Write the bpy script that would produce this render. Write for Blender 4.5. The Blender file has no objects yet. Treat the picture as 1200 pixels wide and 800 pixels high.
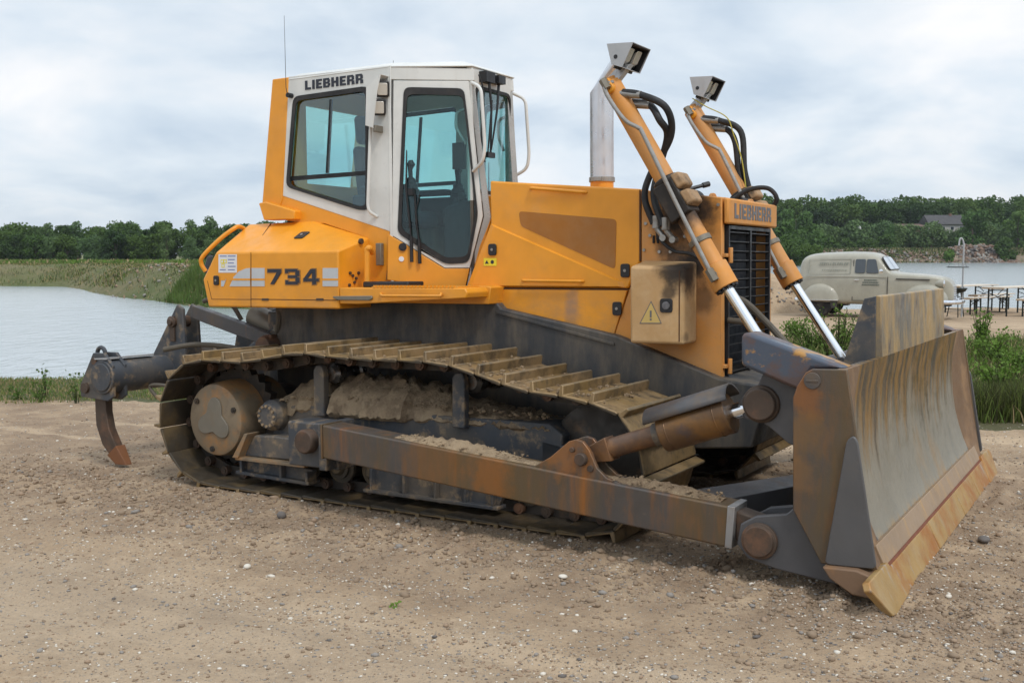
import bpy, bmesh, math, random
import numpy as np
from mathutils import Vector, Matrix
from mathutils.geometry import tessellate_polygon
R = math.radians
random.seed(7); rng = np.random.default_rng(7)
sc = bpy.context.scene
col = sc.collection

# ------------------------------------------------------------------ camera
F, CX, CY = 1252.0, 600.0, 400.0            # focal length and centre of the 1200 px photograph
TH = math.atan(103.0 / F)                   # camera looks down by this much
CAMH = 1.65
cam_d = bpy.data.cameras.new('camera'); cam = bpy.data.objects.new('camera', cam_d); col.objects.link(cam)
cam_d.sensor_width = 36.0; cam_d.lens = 36.0 * F / 1200.0
cam_d.clip_start = 0.05; cam_d.clip_end = 6000
cam.location = (0, 0, CAMH); cam.rotation_euler = (math.pi / 2 - TH, 0, 0)
sc.camera = cam

# ------------------------------------------------------------------ sky and sun
SUN_EL, SUN_AZ = 52.0, 150.0      # azimuth: clockwise from +Y; the light comes from behind the camera, right
w = bpy.data.worlds.new('World'); sc.world = w; w.use_nodes = True
nt = w.node_tree; nt.nodes.clear()
def N(t, kind, **kw):
    n = t.nodes.new(kind)
    for k, v in kw.items():
        if k in ('operation', 'blend_type', 'data_type', 'sky_type', 'noise_dimensions', 'feature', 'gradient_type', 'interpolation', 'vector_type', 'distance', 'wave_type', 'bands_direction'):
            setattr(n, k, v)
        else:
            n.inputs[k].default_value = v
    return n
out = N(nt, 'ShaderNodeOutputWorld')
sky = N(nt, 'ShaderNodeTexSky', sky_type='NISHITA')
sky.sun_disc = False; sky.sun_elevation = R(SUN_EL); sky.sun_rotation = R(SUN_AZ); sky.air_density = 1.0; sky.dust_density = 2.0
bg1 = N(nt, 'ShaderNodeBackground', Strength=0.10)
nt.links.new(sky.outputs[0], bg1.inputs[0])
tc = N(nt, 'ShaderNodeTexCoord')
sep = N(nt, 'ShaderNodeSeparateXYZ'); nt.links.new(tc.outputs['Generated'], sep.inputs[0])
zc = N(nt, 'ShaderNodeMath', operation='MAXIMUM'); nt.links.new(sep.outputs[2], zc.inputs[0]); zc.inputs[1].default_value = 0.0
za = N(nt, 'ShaderNodeMath', operation='ADD'); nt.links.new(zc.outputs[0], za.inputs[0]); za.inputs[1].default_value = 0.30
dx = N(nt, 'ShaderNodeMath', operation='DIVIDE'); nt.links.new(sep.outputs[0], dx.inputs[0]); nt.links.new(za.outputs[0], dx.inputs[1])
dy = N(nt, 'ShaderNodeMath', operation='DIVIDE'); nt.links.new(sep.outputs[1], dy.inputs[0]); nt.links.new(za.outputs[0], dy.inputs[1])
cv = N(nt, 'ShaderNodeCombineXYZ'); nt.links.new(dx.outputs[0], cv.inputs[0]); nt.links.new(dy.outputs[0], cv.inputs[1])
n1 = N(nt, 'ShaderNodeTexNoise', Scale=1.75, Detail=7.0, Roughness=0.52, Distortion=0.25); nt.links.new(cv.outputs[0], n1.inputs['Vector'])
n2 = N(nt, 'ShaderNodeTexNoise', Scale=0.55, Detail=4.0, Roughness=0.5); nt.links.new(cv.outputs[0], n2.inputs['Vector'])
cr = N(nt, 'ShaderNodeValToRGB')      # cloud deck: blue-grey undersides to white
cr.color_ramp.elements[0].position = 0.36; cr.color_ramp.elements[0].color = (0.55, 0.655, 0.775, 1)
cr.color_ramp.elements[1].position = 0.67; cr.color_ramp.elements[1].color = (0.95, 0.955, 0.97, 1)
e = cr.color_ramp.elements.new(0.50); e.color = (0.73, 0.81, 0.89, 1)
nt.links.new(n1.outputs[0], cr.inputs[0])
bg2 = N(nt, 'ShaderNodeBackground'); nt.links.new(cr.outputs[0], bg2.inputs[0])
SKY_CLOUD = bg2
# overcast decks are about three times brighter overhead than at the horizon
br = N(nt, 'ShaderNodeMapRange'); nt.links.new(zc.outputs[0], br.inputs[0])
br.inputs[1].default_value = 0.22; br.inputs[2].default_value = 0.9; br.inputs[3].default_value = 1.07; br.inputs[4].default_value = 1.65
nt.links.new(br.outputs[0], bg2.inputs[1])
cvr = N(nt, 'ShaderNodeMapRange'); nt.links.new(n2.outputs[0], cvr.inputs[0])
cvr.inputs[1].default_value = 0.3; cvr.inputs[2].default_value = 0.6; cvr.inputs[3].default_value = 0.82; cvr.inputs[4].default_value = 0.98
mx = N(nt, 'ShaderNodeMixShader'); nt.links.new(cvr.outputs[0], mx.inputs[0]); nt.links.new(bg1.outputs[0], mx.inputs[1]); nt.links.new(bg2.outputs[0], mx.inputs[2])
nt.links.new(mx.outputs[0], out.inputs[0])

sl = bpy.data.lights.new('sun', 'SUN'); sl.energy = 1.5; sl.angle = R(11); sl.color = (1.0, 0.96, 0.9)
so = bpy.data.objects.new('sun', sl); col.objects.link(so)
az, el = R(SUN_AZ), R(SUN_EL)
sdir = Vector((math.sin(az) * math.cos(el), math.cos(az) * math.cos(el), math.sin(el)))
so.rotation_euler = (-sdir).to_track_quat('-Z', 'Y').to_euler(); so.location = sdir * 60
sc.view_settings.view_transform = 'Standard'; sc.view_settings.look = 'None'
sc.view_settings.gamma = 1.0; sc.view_settings.use_curve_mapping = False; sc.view_settings.exposure = 0.02

# ------------------------------------------------------------------ frames: world W and machine M
def nrm(v): v = np.array(v, float); return v / np.linalg.norm(v)
Xc = -nrm([-2094, -70, F]); Yt = nrm([752, -92, F])
Zc = nrm(np.cross(Xc, Yt)); Zc = -Zc if Zc[1] > 0 else Zc
Yc = np.cross(Zc, Xc)
RM = np.array([Xc, Yc, Zc])
CAM_M = np.array([4.16907, -7.13620, 1.65])      # the camera in the machine's own frame
def c2w(v):
    x, y, z = v; ct, st = math.cos(TH), math.sin(TH)
    return np.array([x, y * -st + z * ct, y * -ct - z * st])
AW = np.array([c2w(Xc), c2w(Yc), c2w(Zc)]).T       # columns: the machine's axes in the world
O_W = np.array([0, 0, CAMH]) - AW @ CAM_M
M_ROOT = Matrix([[*AW[i], O_W[i]] for i in range(3)] + [[0, 0, 0, 1]])
def _ray(px, py): return RM @ np.array([px - CX, py - CY, F])
def my(px, py, y):      # measured point on the machine's plane Y = y
    d = _ray(px, py); t = (y - CAM_M[1]) / d[1]; p = CAM_M + d * t; return (float(p[0]), float(p[1]), float(p[2]))
def mxp(px, py, x):     # ... on plane X = x
    d = _ray(px, py); t = (x - CAM_M[0]) / d[0]; p = CAM_M + d * t; return (float(p[0]), float(p[1]), float(p[2]))
def xz(px, py, y): p = my(px, py, y); return (p[0], p[2])
def wp(px, py, Y):      # world point at ground distance Y
    c = c2w([px - CX, py - CY, F]); t = Y / c[1]; return (float(c[0] * t), Y, CAMH + float(c[2] * t))

# ------------------------------------------------------------------ mesh helpers
def link(name, me, mat=None, parent=None, bevel=0.0, smooth=35, seg=2):
    o = bpy.data.objects.new(name, me); col.objects.link(o)
    if mat is not None:
        for m in (mat if isinstance(mat, (list, tuple)) else [mat]): me.materials.append(m)
    if parent is not None: o.parent = parent
    if smooth:
        me.shade_smooth(); me.set_sharp_from_angle(angle=R(smooth))
    if bevel:
        b = o.modifiers.new('bevel', 'BEVEL'); b.width = bevel; b.segments = seg; b.limit_method = 'ANGLE'; b.angle_limit = R(32); b.harden_normals = False
    return o
def tag(o, label=None, cat=None, group=None, kind=None):
    if label: o['label'] = label
    if cat: o['category'] = cat
    if group: o['group'] = group
    if kind: o['kind'] = kind
    return o
def empty(name, loc=(0, 0, 0), rz=0.0):
    o = bpy.data.objects.new(name, None); col.objects.link(o); o.location = loc; o.rotation_euler = (0, 0, rz); o.empty_display_size = .2
    return o
class MB:
    def __init__(s): s.v = []; s.f = []; s.mi = []; s.cur = 0
    def add(s, vs, fs):
        b = len(s.v); s.v += [tuple(map(float, v)) for v in vs]
        for f in fs: s.f.append([b + i for i in f]); s.mi.append(s.cur)
        return s
    def box(s, a, b):
        x0, y0, z0 = [min(p, q) for p, q in zip(a, b)]; x1, y1, z1 = [max(p, q) for p, q in zip(a, b)]
        return s.add([(x0,y0,z0),(x1,y0,z0),(x1,y1,z0),(x0,y1,z0),(x0,y0,z1),(x1,y0,z1),(x1,y1,z1),(x0,y1,z1)],
                     [(0,3,2,1),(4,5,6,7),(0,1,5,4),(1,2,6,5),(2,3,7,6),(3,0,4,7)])
    def hexa(s, p8):
        return s.add(p8, [(0,3,2,1),(4,5,6,7),(0,1,5,4),(1,2,6,5),(2,3,7,6),(3,0,4,7)])
    def prism(s, pts, y0, y1):     # (x,z) outline extruded along Y
        n = len(pts)
        vs = [(x, y0, z) for x, z in pts] + [(x, y1, z) for x, z in pts]
        return s.add(vs, [list(range(n)), list(range(2 * n - 1, n - 1, -1))] + [(i, i + n, (i + 1) % n + n, (i + 1) % n) for i in range(n)])
    def slab(s, pts3, vec):        # a planar 3-D outline extruded along a vector
        n = len(pts3); v = np.array(vec)
        vs = [tuple(p) for p in pts3] + [tuple(np.array(p) + v) for p in pts3]
        return s.add(vs, [list(range(n)), list(range(2 * n - 1, n - 1, -1))] + [(i, i + n, (i + 1) % n + n, (i + 1) % n) for i in range(n)])
    def holed(s, outer, hole, vec):   # planar 3-D outline with a hole, extruded
        n, m = len(outer), len(hole); v = np.array(vec)
        tri = tessellate_polygon([[Vector(p) for p in outer], [Vector(p) for p in hole]])
        al = [tuple(p) for p in outer] + [tuple(p) for p in hole]; T = n + m
        vs = al + [tuple(np.array(p) + v) for p in al]
        fs = [tuple(t) for t in tri] + [tuple(i + T for i in reversed(t)) for t in tri]
        fs += [(i, i + T, (i + 1) % n + T, (i + 1) % n) for i in range(n)]
        fs += [(n + i, n + (i + 1) % m, n + (i + 1) % m + T, n + i + T) for i in range(m)]
        return s.add(vs, fs)
    def cyl(s, p0, p1, r0, r1=None, n=24, cap=True):
        r1 = r0 if r1 is None else r1
        return s.tube([p0, p1], [r0, r1], n, cap)
    def tube(s, pts, r, n=10, cap=True):
        P = [np.array(p, float) for p in pts]; k = len(P)
        rr = list(r) if isinstance(r, (list, tuple)) else [r] * k
        vs = []; prev = None
        for i in range(k):
            t = nrm(P[min(i + 1, k - 1)] - P[max(i - 1, 0)])
            if prev is None:
                a = np.array([0, 0, 1.]) if abs(t[2]) < .9 else np.array([1., 0, 0])
                u = nrm(np.cross(t, a))
            else:
                u = nrm(prev - t * np.dot(prev, t))
            prev = u; q = np.cross(t, u)
            for j in range(n):
                th = 2 * math.pi * j / n
                vs.append(P[i] + rr[i] * (math.cos(th) * u + math.sin(th) * q))
        fs = [(i * n + j, i * n + (j + 1) % n, (i + 1) * n + (j + 1) % n, (i + 1) * n + j) for i in range(k - 1) for j in range(n)]
        if cap: fs += [list(range(n - 1, -1, -1)), [(k - 1) * n + j for j in range(n)]]
        return s.add(vs, fs)
    def lathe_y(s, c, prof, n=36):     # profile (radius, y) about an axis parallel to Y through c
        vs = []
        for r, y in prof:
            for j in range(n):
                th = 2 * math.pi * j / n; vs.append((c[0] + r * math.cos(th), c[1] + y, c[2] + r * math.sin(th)))
        k = len(prof)
        fs = [(i * n + j, i * n + (j + 1) % n, (i + 1) * n + (j + 1) % n, (i + 1) * n + j) for i in range(k - 1) for j in range(n)]
        fs += [list(range(n)), [(k - 1) * n + j for j in range(n - 1, -1, -1)]]
        return s.add(vs, fs)
    def hull(s, pts):
        bm = bmesh.new(); vv = [bm.verts.new(p) for p in pts]
        r = bmesh.ops.convex_hull(bm, input=vv)
        bmesh.ops.dissolve_limit(bm, angle_limit=R(1.5), verts=bm.verts, edges=bm.edges)
        bm.verts.ensure_lookup_table(); idx = {v: i for i, v in enumerate(bm.verts)}
        s.add([tuple(v.co) for v in bm.verts], [[idx[v] for v in f.verts] for f in bm.faces]); bm.free(); return s
    def mirror(s):      # mirror what has been built in Y
        m = MB(); m.v = [(x, -y, z) for x, y, z in s.v]; m.f = [list(reversed(f)) for f in s.f]; m.mi = list(s.mi); return m
    def build(s, name, mat, parent=None, bevel=0.0, smooth=35, seg=2, fix=True):
        me = bpy.data.meshes.new(name); me.from_pydata(s.v, [], s.f)
        if len(set(s.mi)) > 1: me.polygons.foreach_set('material_index', s.mi)
        if fix:
            bm = bmesh.new(); bm.from_mesh(me); bmesh.ops.recalc_face_normals(bm, faces=bm.faces); bm.to_mesh(me); bm.free()
        me.update()
        return link(name, me, mat, parent, bevel, smooth, seg)
def both(name, mb, mat, parent, **k):      # near part and its mirror on the far side
    a = mb.build(name, mat, parent, **k); b = mb.mirror().build(name, mat, parent, **k); return a, b
def rounded(pts, r, n=4):       # round the corners of a list of points (any dimension)
    P = [np.array(p, float) for p in pts]; res = []
    for i in range(len(P)):
        a, b, c = P[i - 1], P[i], P[(i + 1) % len(P)]
        da, dc = np.linalg.norm(a - b), np.linalg.norm(c - b); q = min(r, da * .45, dc * .45)
        s_, e_ = b + (a - b) / da * q, b + (c - b) / dc * q
        for k in range(n + 1):
            t = k / n; res.append(tuple((1 - t) ** 2 * s_ + 2 * t * (1 - t) * b + t * t * e_))
    return res
def spline(pts, m=8):
    P = [np.array(p, float) for p in pts]; P = [2 * P[0] - P[1]] + P + [2 * P[-1] - P[-2]]; o = []
    for i in range(1, len(P) - 2):
        for k in range(m):
            t = k / m; a, b, c, d = P[i - 1], P[i], P[i + 1], P[i + 2]
            o.append(tuple(.5 * ((2 * b) + (-a + c) * t + (2 * a - 5 * b + 4 * c - d) * t * t + (-a + 3 * b - 3 * c + d) * t ** 3)))
    o.append(tuple(P[-2])); return o
def shrink(pts, k):
    c = np.mean(np.array(pts), axis=0); return [tuple(c + (np.array(p) - c) * k) for p in pts]

# ------------------------------------------------------------------ materials
def new_mat(name):
    m = bpy.data.materials.new(name); m.use_nodes = True; t = m.node_tree
    b = t.nodes['Principled BSDF']; return m, t, b
def noise(t, scale, detail=6, rough=.6, stretch=(1, 1, 1), dist=0.0, coord='Object', off=(0, 0, 0)):
    tcn = t.nodes.new('ShaderNodeTexCoord'); mp = t.nodes.new('ShaderNodeMapping')
    mp.inputs['Scale'].default_value = stretch; mp.inputs['Location'].default_value = off
    t.links.new(tcn.outputs[coord], mp.inputs[0])
    n = N(t, 'ShaderNodeTexNoise', Scale=scale, Detail=float(detail), Roughness=rough, Distortion=dist)
    t.links.new(mp.outputs[0], n.inputs['Vector']); return n.outputs[0]
def ramp(t, src, lo, hi, a=0.0, b=1.0):
    m = N(t, 'ShaderNodeMapRange'); m.interpolation_type = 'SMOOTHSTEP'
    m.inputs[1].default_value = lo; m.inputs[2].default_value = hi; m.inputs[3].default_value = a; m.inputs[4].default_value = b
    t.links.new(src, m.inputs[0]); return m.outputs[0]
def mixc(t, fac, a, b):
    m = t.nodes.new('ShaderNodeMix'); m.data_type = 'RGBA'
    for inp, v in ((m.inputs[0], fac), (m.inputs[6], a), (m.inputs[7], b)):
        if hasattr(v, 'is_linked') or hasattr(v, 'links'): t.links.new(v, inp)
        elif isinstance(v, (tuple, list)): inp.default_value = (*v, 1) if len(v) == 3 else v
        else: inp.default_value = v
    return m.outputs[2]
def mul(t, a, b, op='MULTIPLY'):
    m = N(t, 'ShaderNodeMath', operation=op)
    for i, v in enumerate((a, b)):
        if hasattr(v, 'links'): t.links.new(v, m.inputs[i])
        else: m.inputs[i].default_value = v
    return m.outputs[0]
def bump(t, b, h, strength=.3, dist=.01):
    n = t.nodes.new('ShaderNodeBump'); n.inputs['Strength'].default_value = strength; n.inputs['Distance'].default_value = dist
    t.links.new(h, n.inputs['Height']); t.links.new(n.outputs[0], b.inputs['Normal'])
def stain(t, centre, rad, nz=.6):      # a smudge with a ragged edge round one spot
    tcn = t.nodes.new('ShaderNodeTexCoord')
    v = N(t, 'ShaderNodeVectorMath', operation='DISTANCE'); t.links.new(tcn.outputs['Object'], v.inputs[0]); v.inputs[1].default_value = centre
    nn = noise(t, 9, 5, .65)
    d = mul(t, v.outputs['Value'], mul(t, mul(t, nn, -.5, 'ADD'), nz * rad * 1.6), 'ADD')
    return ramp(t, d, rad * .35, rad, 1, 0)
def grime(name, base, rough=.45, metal=0.0, layers=(), bmp=(40, .1), coat=0.0):
    """layers: (colour, noise scale, lo, hi, amount, stretch)"""
    m, t, b = new_mat(name); c = None
    n0 = noise(t, 3.1, 3); c = mixc(t, ramp(t, n0, .3, .7), tuple(x * .92 for x in base), tuple(min(1, x * 1.07) for x in base))
    for i, (cl, s, lo, hi, amt, st) in enumerate(layers):
        nn = noise(t, s, 8, .65, st, off=(i * 3.7, i * 1.3, i * 5.1))
        c = mixc(t, mul(t, ramp(t, nn, lo, hi), amt), c, cl)
    t.links.new(c, b.inputs['Base Color']); b.inputs['Metallic'].default_value = metal
    rn = noise(t, 11, 5); t.links.new(ramp(t, rn, .3, .7, max(0, rough - .1), min(1, rough + .15)), b.inputs['Roughness'])
    b.inputs['Coat Weight'].default_value = coat
    if bmp: bump(t, b, noise(t, bmp[0], 6, .7), bmp[1], .004)
    m['c'] = 1; return m
I1 = (1, 1, 1); VS = (3.2, 3.2, .35)
DUST = (.36, .25, .15); MUD = (.27, .19, .115)
orange = grime('orange_paint', (.76, .305, .018), .38, 0, [(DUST, 1.6, .48, .85, .38, I1), ((.40, .17, .02), 6, .60, .85, .35, VS), (DUST, 38, .62, .8, .18, I1)], (60, .04))
orange2 = grime('dusty_orange_paint', (.62, .26, .05), .6, 0, [(DUST, 2.2, .35, .75, .55, I1), ((.16, .09, .04), 5, .60, .85, .55, VS), ((.30, .20, .12), 25, .58, .78, .35, I1)], (60, .12))
t = orange.node_tree; b = t.nodes['Principled BSDF']; src = b.inputs['Base Color'].links[0].from_socket
for k_ in range(4): src = mixc(t, mul(t, stain(t, my(670, 348 + 11 * k_, -.52), .075, .8), .45), src, (.20, .16, .15) if k_ < 3 else (.11, .08, .06))
tcn = t.nodes.new('ShaderNodeTexCoord'); sp = N(t, 'ShaderNodeSeparateXYZ'); t.links.new(tcn.outputs['Object'], sp.inputs[0])
src = mixc(t, mul(t, mul(t, ramp(t, sp.outputs[2], 1.62, 1.30), ramp(t, noise(t, 4, 6, .7, (1, 1, 1.5)), .35, .7)), .55), src, (.40, .21, .085))
src = mixc(t, mul(t, ramp(t, noise(t, 55, 4, .7, (1, 1, 1)), .70, .76), .5), src, (.20, .10, .03))
t.links.new(src, b.inputs['Base Color'])
# burnt, oily smudges round the lift cylinder mount
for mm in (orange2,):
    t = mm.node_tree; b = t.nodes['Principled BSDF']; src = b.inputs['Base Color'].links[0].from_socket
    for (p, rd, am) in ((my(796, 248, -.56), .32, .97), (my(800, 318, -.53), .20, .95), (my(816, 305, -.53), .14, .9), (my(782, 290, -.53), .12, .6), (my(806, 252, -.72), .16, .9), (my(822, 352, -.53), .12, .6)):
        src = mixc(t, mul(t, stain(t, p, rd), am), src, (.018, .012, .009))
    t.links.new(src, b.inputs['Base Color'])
boxm = grime('dusty_box_paint', (.50, .30, .13), .75, 0, [((.60, .42, .24), 4, .4, .7, .6, I1), ((.2, .11, .05), 7, .62, .8, .6, VS), ((.3, .2, .1), 30, .55, .75, .3, I1)], (70, .15))
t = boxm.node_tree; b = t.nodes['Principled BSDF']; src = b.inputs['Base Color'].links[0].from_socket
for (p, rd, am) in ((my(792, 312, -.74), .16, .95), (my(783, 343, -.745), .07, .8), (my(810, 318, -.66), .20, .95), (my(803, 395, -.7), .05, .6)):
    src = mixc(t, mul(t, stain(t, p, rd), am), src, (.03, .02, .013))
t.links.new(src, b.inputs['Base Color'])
mesh_panel = grime('perforated_panel', (.36, .135, .016), .6, 0, [(DUST, 2.4, .4, .8, .35, I1)], None)
t = mesh_panel.node_tree; b = t.nodes['Principled BSDF']
tcn = t.nodes.new('ShaderNodeTexCoord'); vo = N(t, 'ShaderNodeTexVoronoi', Scale=130.0); t.links.new(tcn.outputs['Object'], vo.inputs['Vector']); vo.inputs['Randomness'].default_value = 0.15
src = b.inputs['Base Color'].links[0].from_socket
t.links.new(mixc(t, mul(t, ramp(t, vo.outputs['Distance'], .25, .45, 1, 0), .55), src, (.05, .02, .006)), b.inputs['Base Color'])
white = grime('white_paint', (.64, .64, .61), .35, 0, [((.42, .38, .3), 4, .58, .85, .3, VS)], (60, .03))
hullm = grime('dark_grey_paint', (.036, .038, .042), .6, 0, [((.16, .125, .085), 2.4, .34, .74, .75, (2.5, 2.5, .6)), ((.22, .16, .10), 20, .6, .8, .4, I1)], (50, .15))
framem = grime('blue_grey_paint', (.046, .052, .062), .6, 0, [((.17, .13, .085), 2.6, .38, .74, .6, I1), ((.30, .21, .12), 9, .50, .68, .75, I1)], (40, .2))
shoem = grime('worn_track_steel', (.062, .050, .036), .5, .3, [], (45, .35))
t = shoem.node_tree; b = t.nodes['Principled BSDF']; src = b.inputs['Base Color'].links[0].from_socket
tcn = t.nodes.new('ShaderNodeTexCoord'); oi = t.nodes.new('ShaderNodeObjectInfo'); va = N(t, 'ShaderNodeVectorMath', operation='ADD'); t.links.new(tcn.outputs['Object'], va.inputs[0])
vm = N(t, 'ShaderNodeVectorMath', operation='SCALE'); cx3 = N(t, 'ShaderNodeCombineXYZ'); [t.links.new(oi.outputs['Random'], cx3.inputs[i]) for i in range(3)]; t.links.new(cx3.outputs[0], vm.inputs[0]); vm.inputs['Scale'].default_value = 37.0; t.links.new(vm.outputs[0], va.inputs[1])
def sn(sc_): n = N(t, 'ShaderNodeTexNoise', Scale=sc_, Detail=7.0, Roughness=.65); t.links.new(va.outputs[0], n.inputs['Vector']); return n.outputs[0]
sp = N(t, 'ShaderNodeSeparateXYZ'); t.links.new(tcn.outputs['Object'], sp.inputs[0]); outer = ramp(t, sp.outputs[2], -.001, .008)
a_, b2_, c_ = sn(4.0), sn(9.0), sn(2.2)
src = mixc(t, mul(t, ramp(t, a_, .46, .70), .7), src, (.17, .115, .052))
src = mixc(t, mul(t, mul(t, ramp(t, b2_, .28, .58), .9), outer), src, mixc(t, ramp(t, c_, .35, .65), (.245, .160, .062), (.34, .235, .125)))
src = mixc(t, mul(t, ramp(t, c_, .55, .7), mul(t, outer, .6)), src, (.085, .066, .04))
src = mixc(t, mul(t, ramp(t, sp.outputs[2], .066, .073), .6), src, (.20, .17, .12))
t.links.new(src, b.inputs['Base Color'])
linkm = grime('greasy_link_steel', (.05, .042, .035), .55, .4, [((.17, .10, .05), 8, .5, .75, .7, I1)], (50, .3))
armm = grime('rusty_arm_steel', (.088, .076, .068), .42, .3, [((.125, .082, .036), 1.5, .40, .60, .9, (1.6, 1, .18)), ((.32, .115, .02), 1.9, .54, .74, .85, (2.4, 1, .22)), ((.22, .10, .035), 8, .46, .75, .6, (2, 1, .5)), ((.2, .15, .1), 28, .6, .75, .3, I1)], (50, .2))
steelm = grime('dark_steel_plate', (.082, .080, .083), .48, .2, [((.16, .10, .05), 2.6, .5, .72, .7, (1, 1, .6)), ((.34, .12, .02), 4.5, .66, .8, .7, (1.4, 1.4, .5))], (60, .15))
hornm = grime('flaking_blade_paint', (.115, .080, .075), .42, .3, [((.075, .095, .13), 2.6, .46, .56, .95, I1), ((.42, .22, .06), 4.6, .53, .60, .95, (1, 1, 1.6))], (60, .2))
bladem = grime('scoured_blade_steel', (.250, .225, .175), .42, .25, [((.21, .195, .16), 1.6, .42, .72, .6, (1, 1.5, .6)), ((.33, .19, .07), 1.3, .50, .70, .75, (1, 1.3, .8)), ((.36, .33, .27), 14, .52, .8, .4, (1, 3, .10)), ((.13, .11, .085), 22, .62, .78, .5, (1, 2.5, .08))], (70, .12))
t = armm.node_tree; b = t.nodes['Principled BSDF']; src = b.inputs['Base Color'].links[0].from_socket
for p_, rd, am, cl_ in (((.35, -1.78, .45), .26, .45, (.20, .095, .035)), ((.80, -1.78, .40), .20, .6, (.30, .11, .02)), ((2.70, -1.86, 1.0), .14, .7, (.26, .10, .025)), ((2.66, -1.86, .82), .17, .6, (.20, .11, .04)), ((2.65, -1.86, .60), .14, .5, (.22, .12, .05)), ((1.25, -1.76, .62), .2, .7, (.30, .12, .03))):
    src = mixc(t, mul(t, stain(t, p_, rd, 1.1), am), src, cl_)
t.links.new(src, b.inputs['Base Color'])
# the upper third of the blade face keeps its clay and old paint
t = bladem.node_tree; b = t.nodes['Principled BSDF']; src = b.inputs['Base Color'].links[0].from_socket
tcn = t.nodes.new('ShaderNodeTexCoord'); sp = N(t, 'ShaderNodeSeparateXYZ'); t.links.new(tcn.outputs['Object'], sp.inputs[0])
zz = mul(t, sp.outputs[2], mul(t, mul(t, noise(t, 5, 5, .6, (1, 2.5, .25)), -.5, 'ADD'), 1.1), 'ADD')
src = mixc(t, ramp(t, zz, .58, .95), src, mixc(t, ramp(t, noise(t, 6, 6, .65, (1, 2.4, .4)), .40, .62), (.25, .14, .04), (.075, .062, .045)))
src = mixc(t, mul(t, ramp(t, zz, .30, .12), ramp(t, sp.outputs[2], .30, .2)), src, (.38, .24, .09))
t.links.new(src, b.inputs['Base Color'])
wingm = grime('rusty_wing_plate', (.17, .10, .052), .6, .1, [((.33, .20, .10), 5, .45, .7, .7, (1, 1, .5)), ((.10, .06, .04), 8, .55, .75, .7, I1)], (30, .5))
edgem = grime('ochre_cutting_edge', (.38, .235, .080), .5, .2, [((.42, .31, .17), 2.2, .45, .7, .6, (1, 1.5, .7)), ((.33, .12, .02), 2.2, .44, .64, .9, I1), ((.36, .34, .31), 9, .56, .72, .7, (1, 2, .5)), ((.16, .09, .04), 26, .6, .75, .6, I1)], (50, .25))
guardm = grime('streaked_guard_plate', (.14, .13, .11), .45, .15, [((.40, .26, .10), 2.0, .34, .60, .9, (1, 2.6, .9)), ((.36, .25, .11), 9, .5, .75, .5, (1, 3, .4)), ((.06, .05, .06), 4, .55, .72, .8, (1, 1.5, 1))], (60, .12))
hubm = grime('hub_cover_paint', (.205, .155, .10), .6, .1, [((.34, .17, .06), 3.6, .46, .62, .9, I1), ((.11, .085, .06), 7, .5, .7, .7, I1)], (50, .2))
rustm = grime('bright_rust', (.20, .080, .03), .7, .1, [((.2, .09, .05), 8, .45, .7, .8, I1)], (50, .4))
shankm = grime('brown_shank_steel', (.075, .052, .038), .6, .3, [((.2, .1, .055), 5, .45, .7, .8, I1)], (50, .3))
mudm = grime('caked_earth', (.36, .26, .16), .95, 0, [((.19, .13, .078), 5, .4, .62, .85, I1), ((.40, .30, .19), 17, .5, .68, .6, I1)], None)
bump(mudm.node_tree, mudm.node_tree.nodes['Principled BSDF'], noise(mudm.node_tree, 16, 8, .75), 1.0, .035)
blackm = grime('black_plastic', (.014, .014, .016), .45, 0, [((.09, .075, .06), 6, .55, .8, .3, I1)], None)
rubberm = grime('black_rubber', (.016, .016, .017), .62, 0, [((.10, .085, .07), 7, .5, .8, .35, I1)], (80, .1))
grillm = grime('black_grille', (.028, .028, .03), .42, .3, [((.12, .10, .08), 9, .5, .75, .35, I1)], None)
zinc = grime('galvanised_steel', (.40, .41, .42), .45, .15, [((.30, .29, .28), 5, .5, .7, .6, (2, 2, .3)), ((.25, .17, .1), 12, .68, .8, .6, I1)], (60, .05))
fitm = grime('steel_fitting', (.34, .33, .31), .4, .7, [((.2, .15, .1), 14, .45, .7, .5, I1)], None)
chrome, t, b = new_mat('chrome_rod'); b.inputs['Base Color'].default_value = (.82, .84, .86, 1); b.inputs['Metallic'].default_value = 1; b.inputs['Roughness'].default_value = .14
silver = grime('silver_decal', (.52, .54, .56), .4, .2, [], None)
inkm = grime('dark_lettering', (.018, .022, .035), .45, 0, [((.2, .13, .06), 30, .66, .8, .25, I1)], None)
greyink = grime('grey_lettering', (.13, .125, .13), .5, 0, [], None)
brownink = grime('number_outline', (.30, .15, .05), .5, 0, [], None)
seamm = grime('panel_gap', (.07, .03, .012), .8, 0, [], None)
intm = grime('cab_interior', (.016, .020, .028), .7, 0, [], None)
seatm = grime('seat_fabric', (.022, .03, .045), .9, 0, [], None)
yellowm = grime('yellow_sticker', (.75, .62, .03), .5, 0, [], None)
paperm = grime('white_sticker', (.72, .72, .74), .5, 0, [], None)
lampm, t, b = new_mat('work_lamp_lens'); b.inputs['Base Color'].default_value = (.62, .60, .55, 1); b.inputs['Roughness'].default_value = .18; b.inputs['Metallic'].default_value = .3
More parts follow.
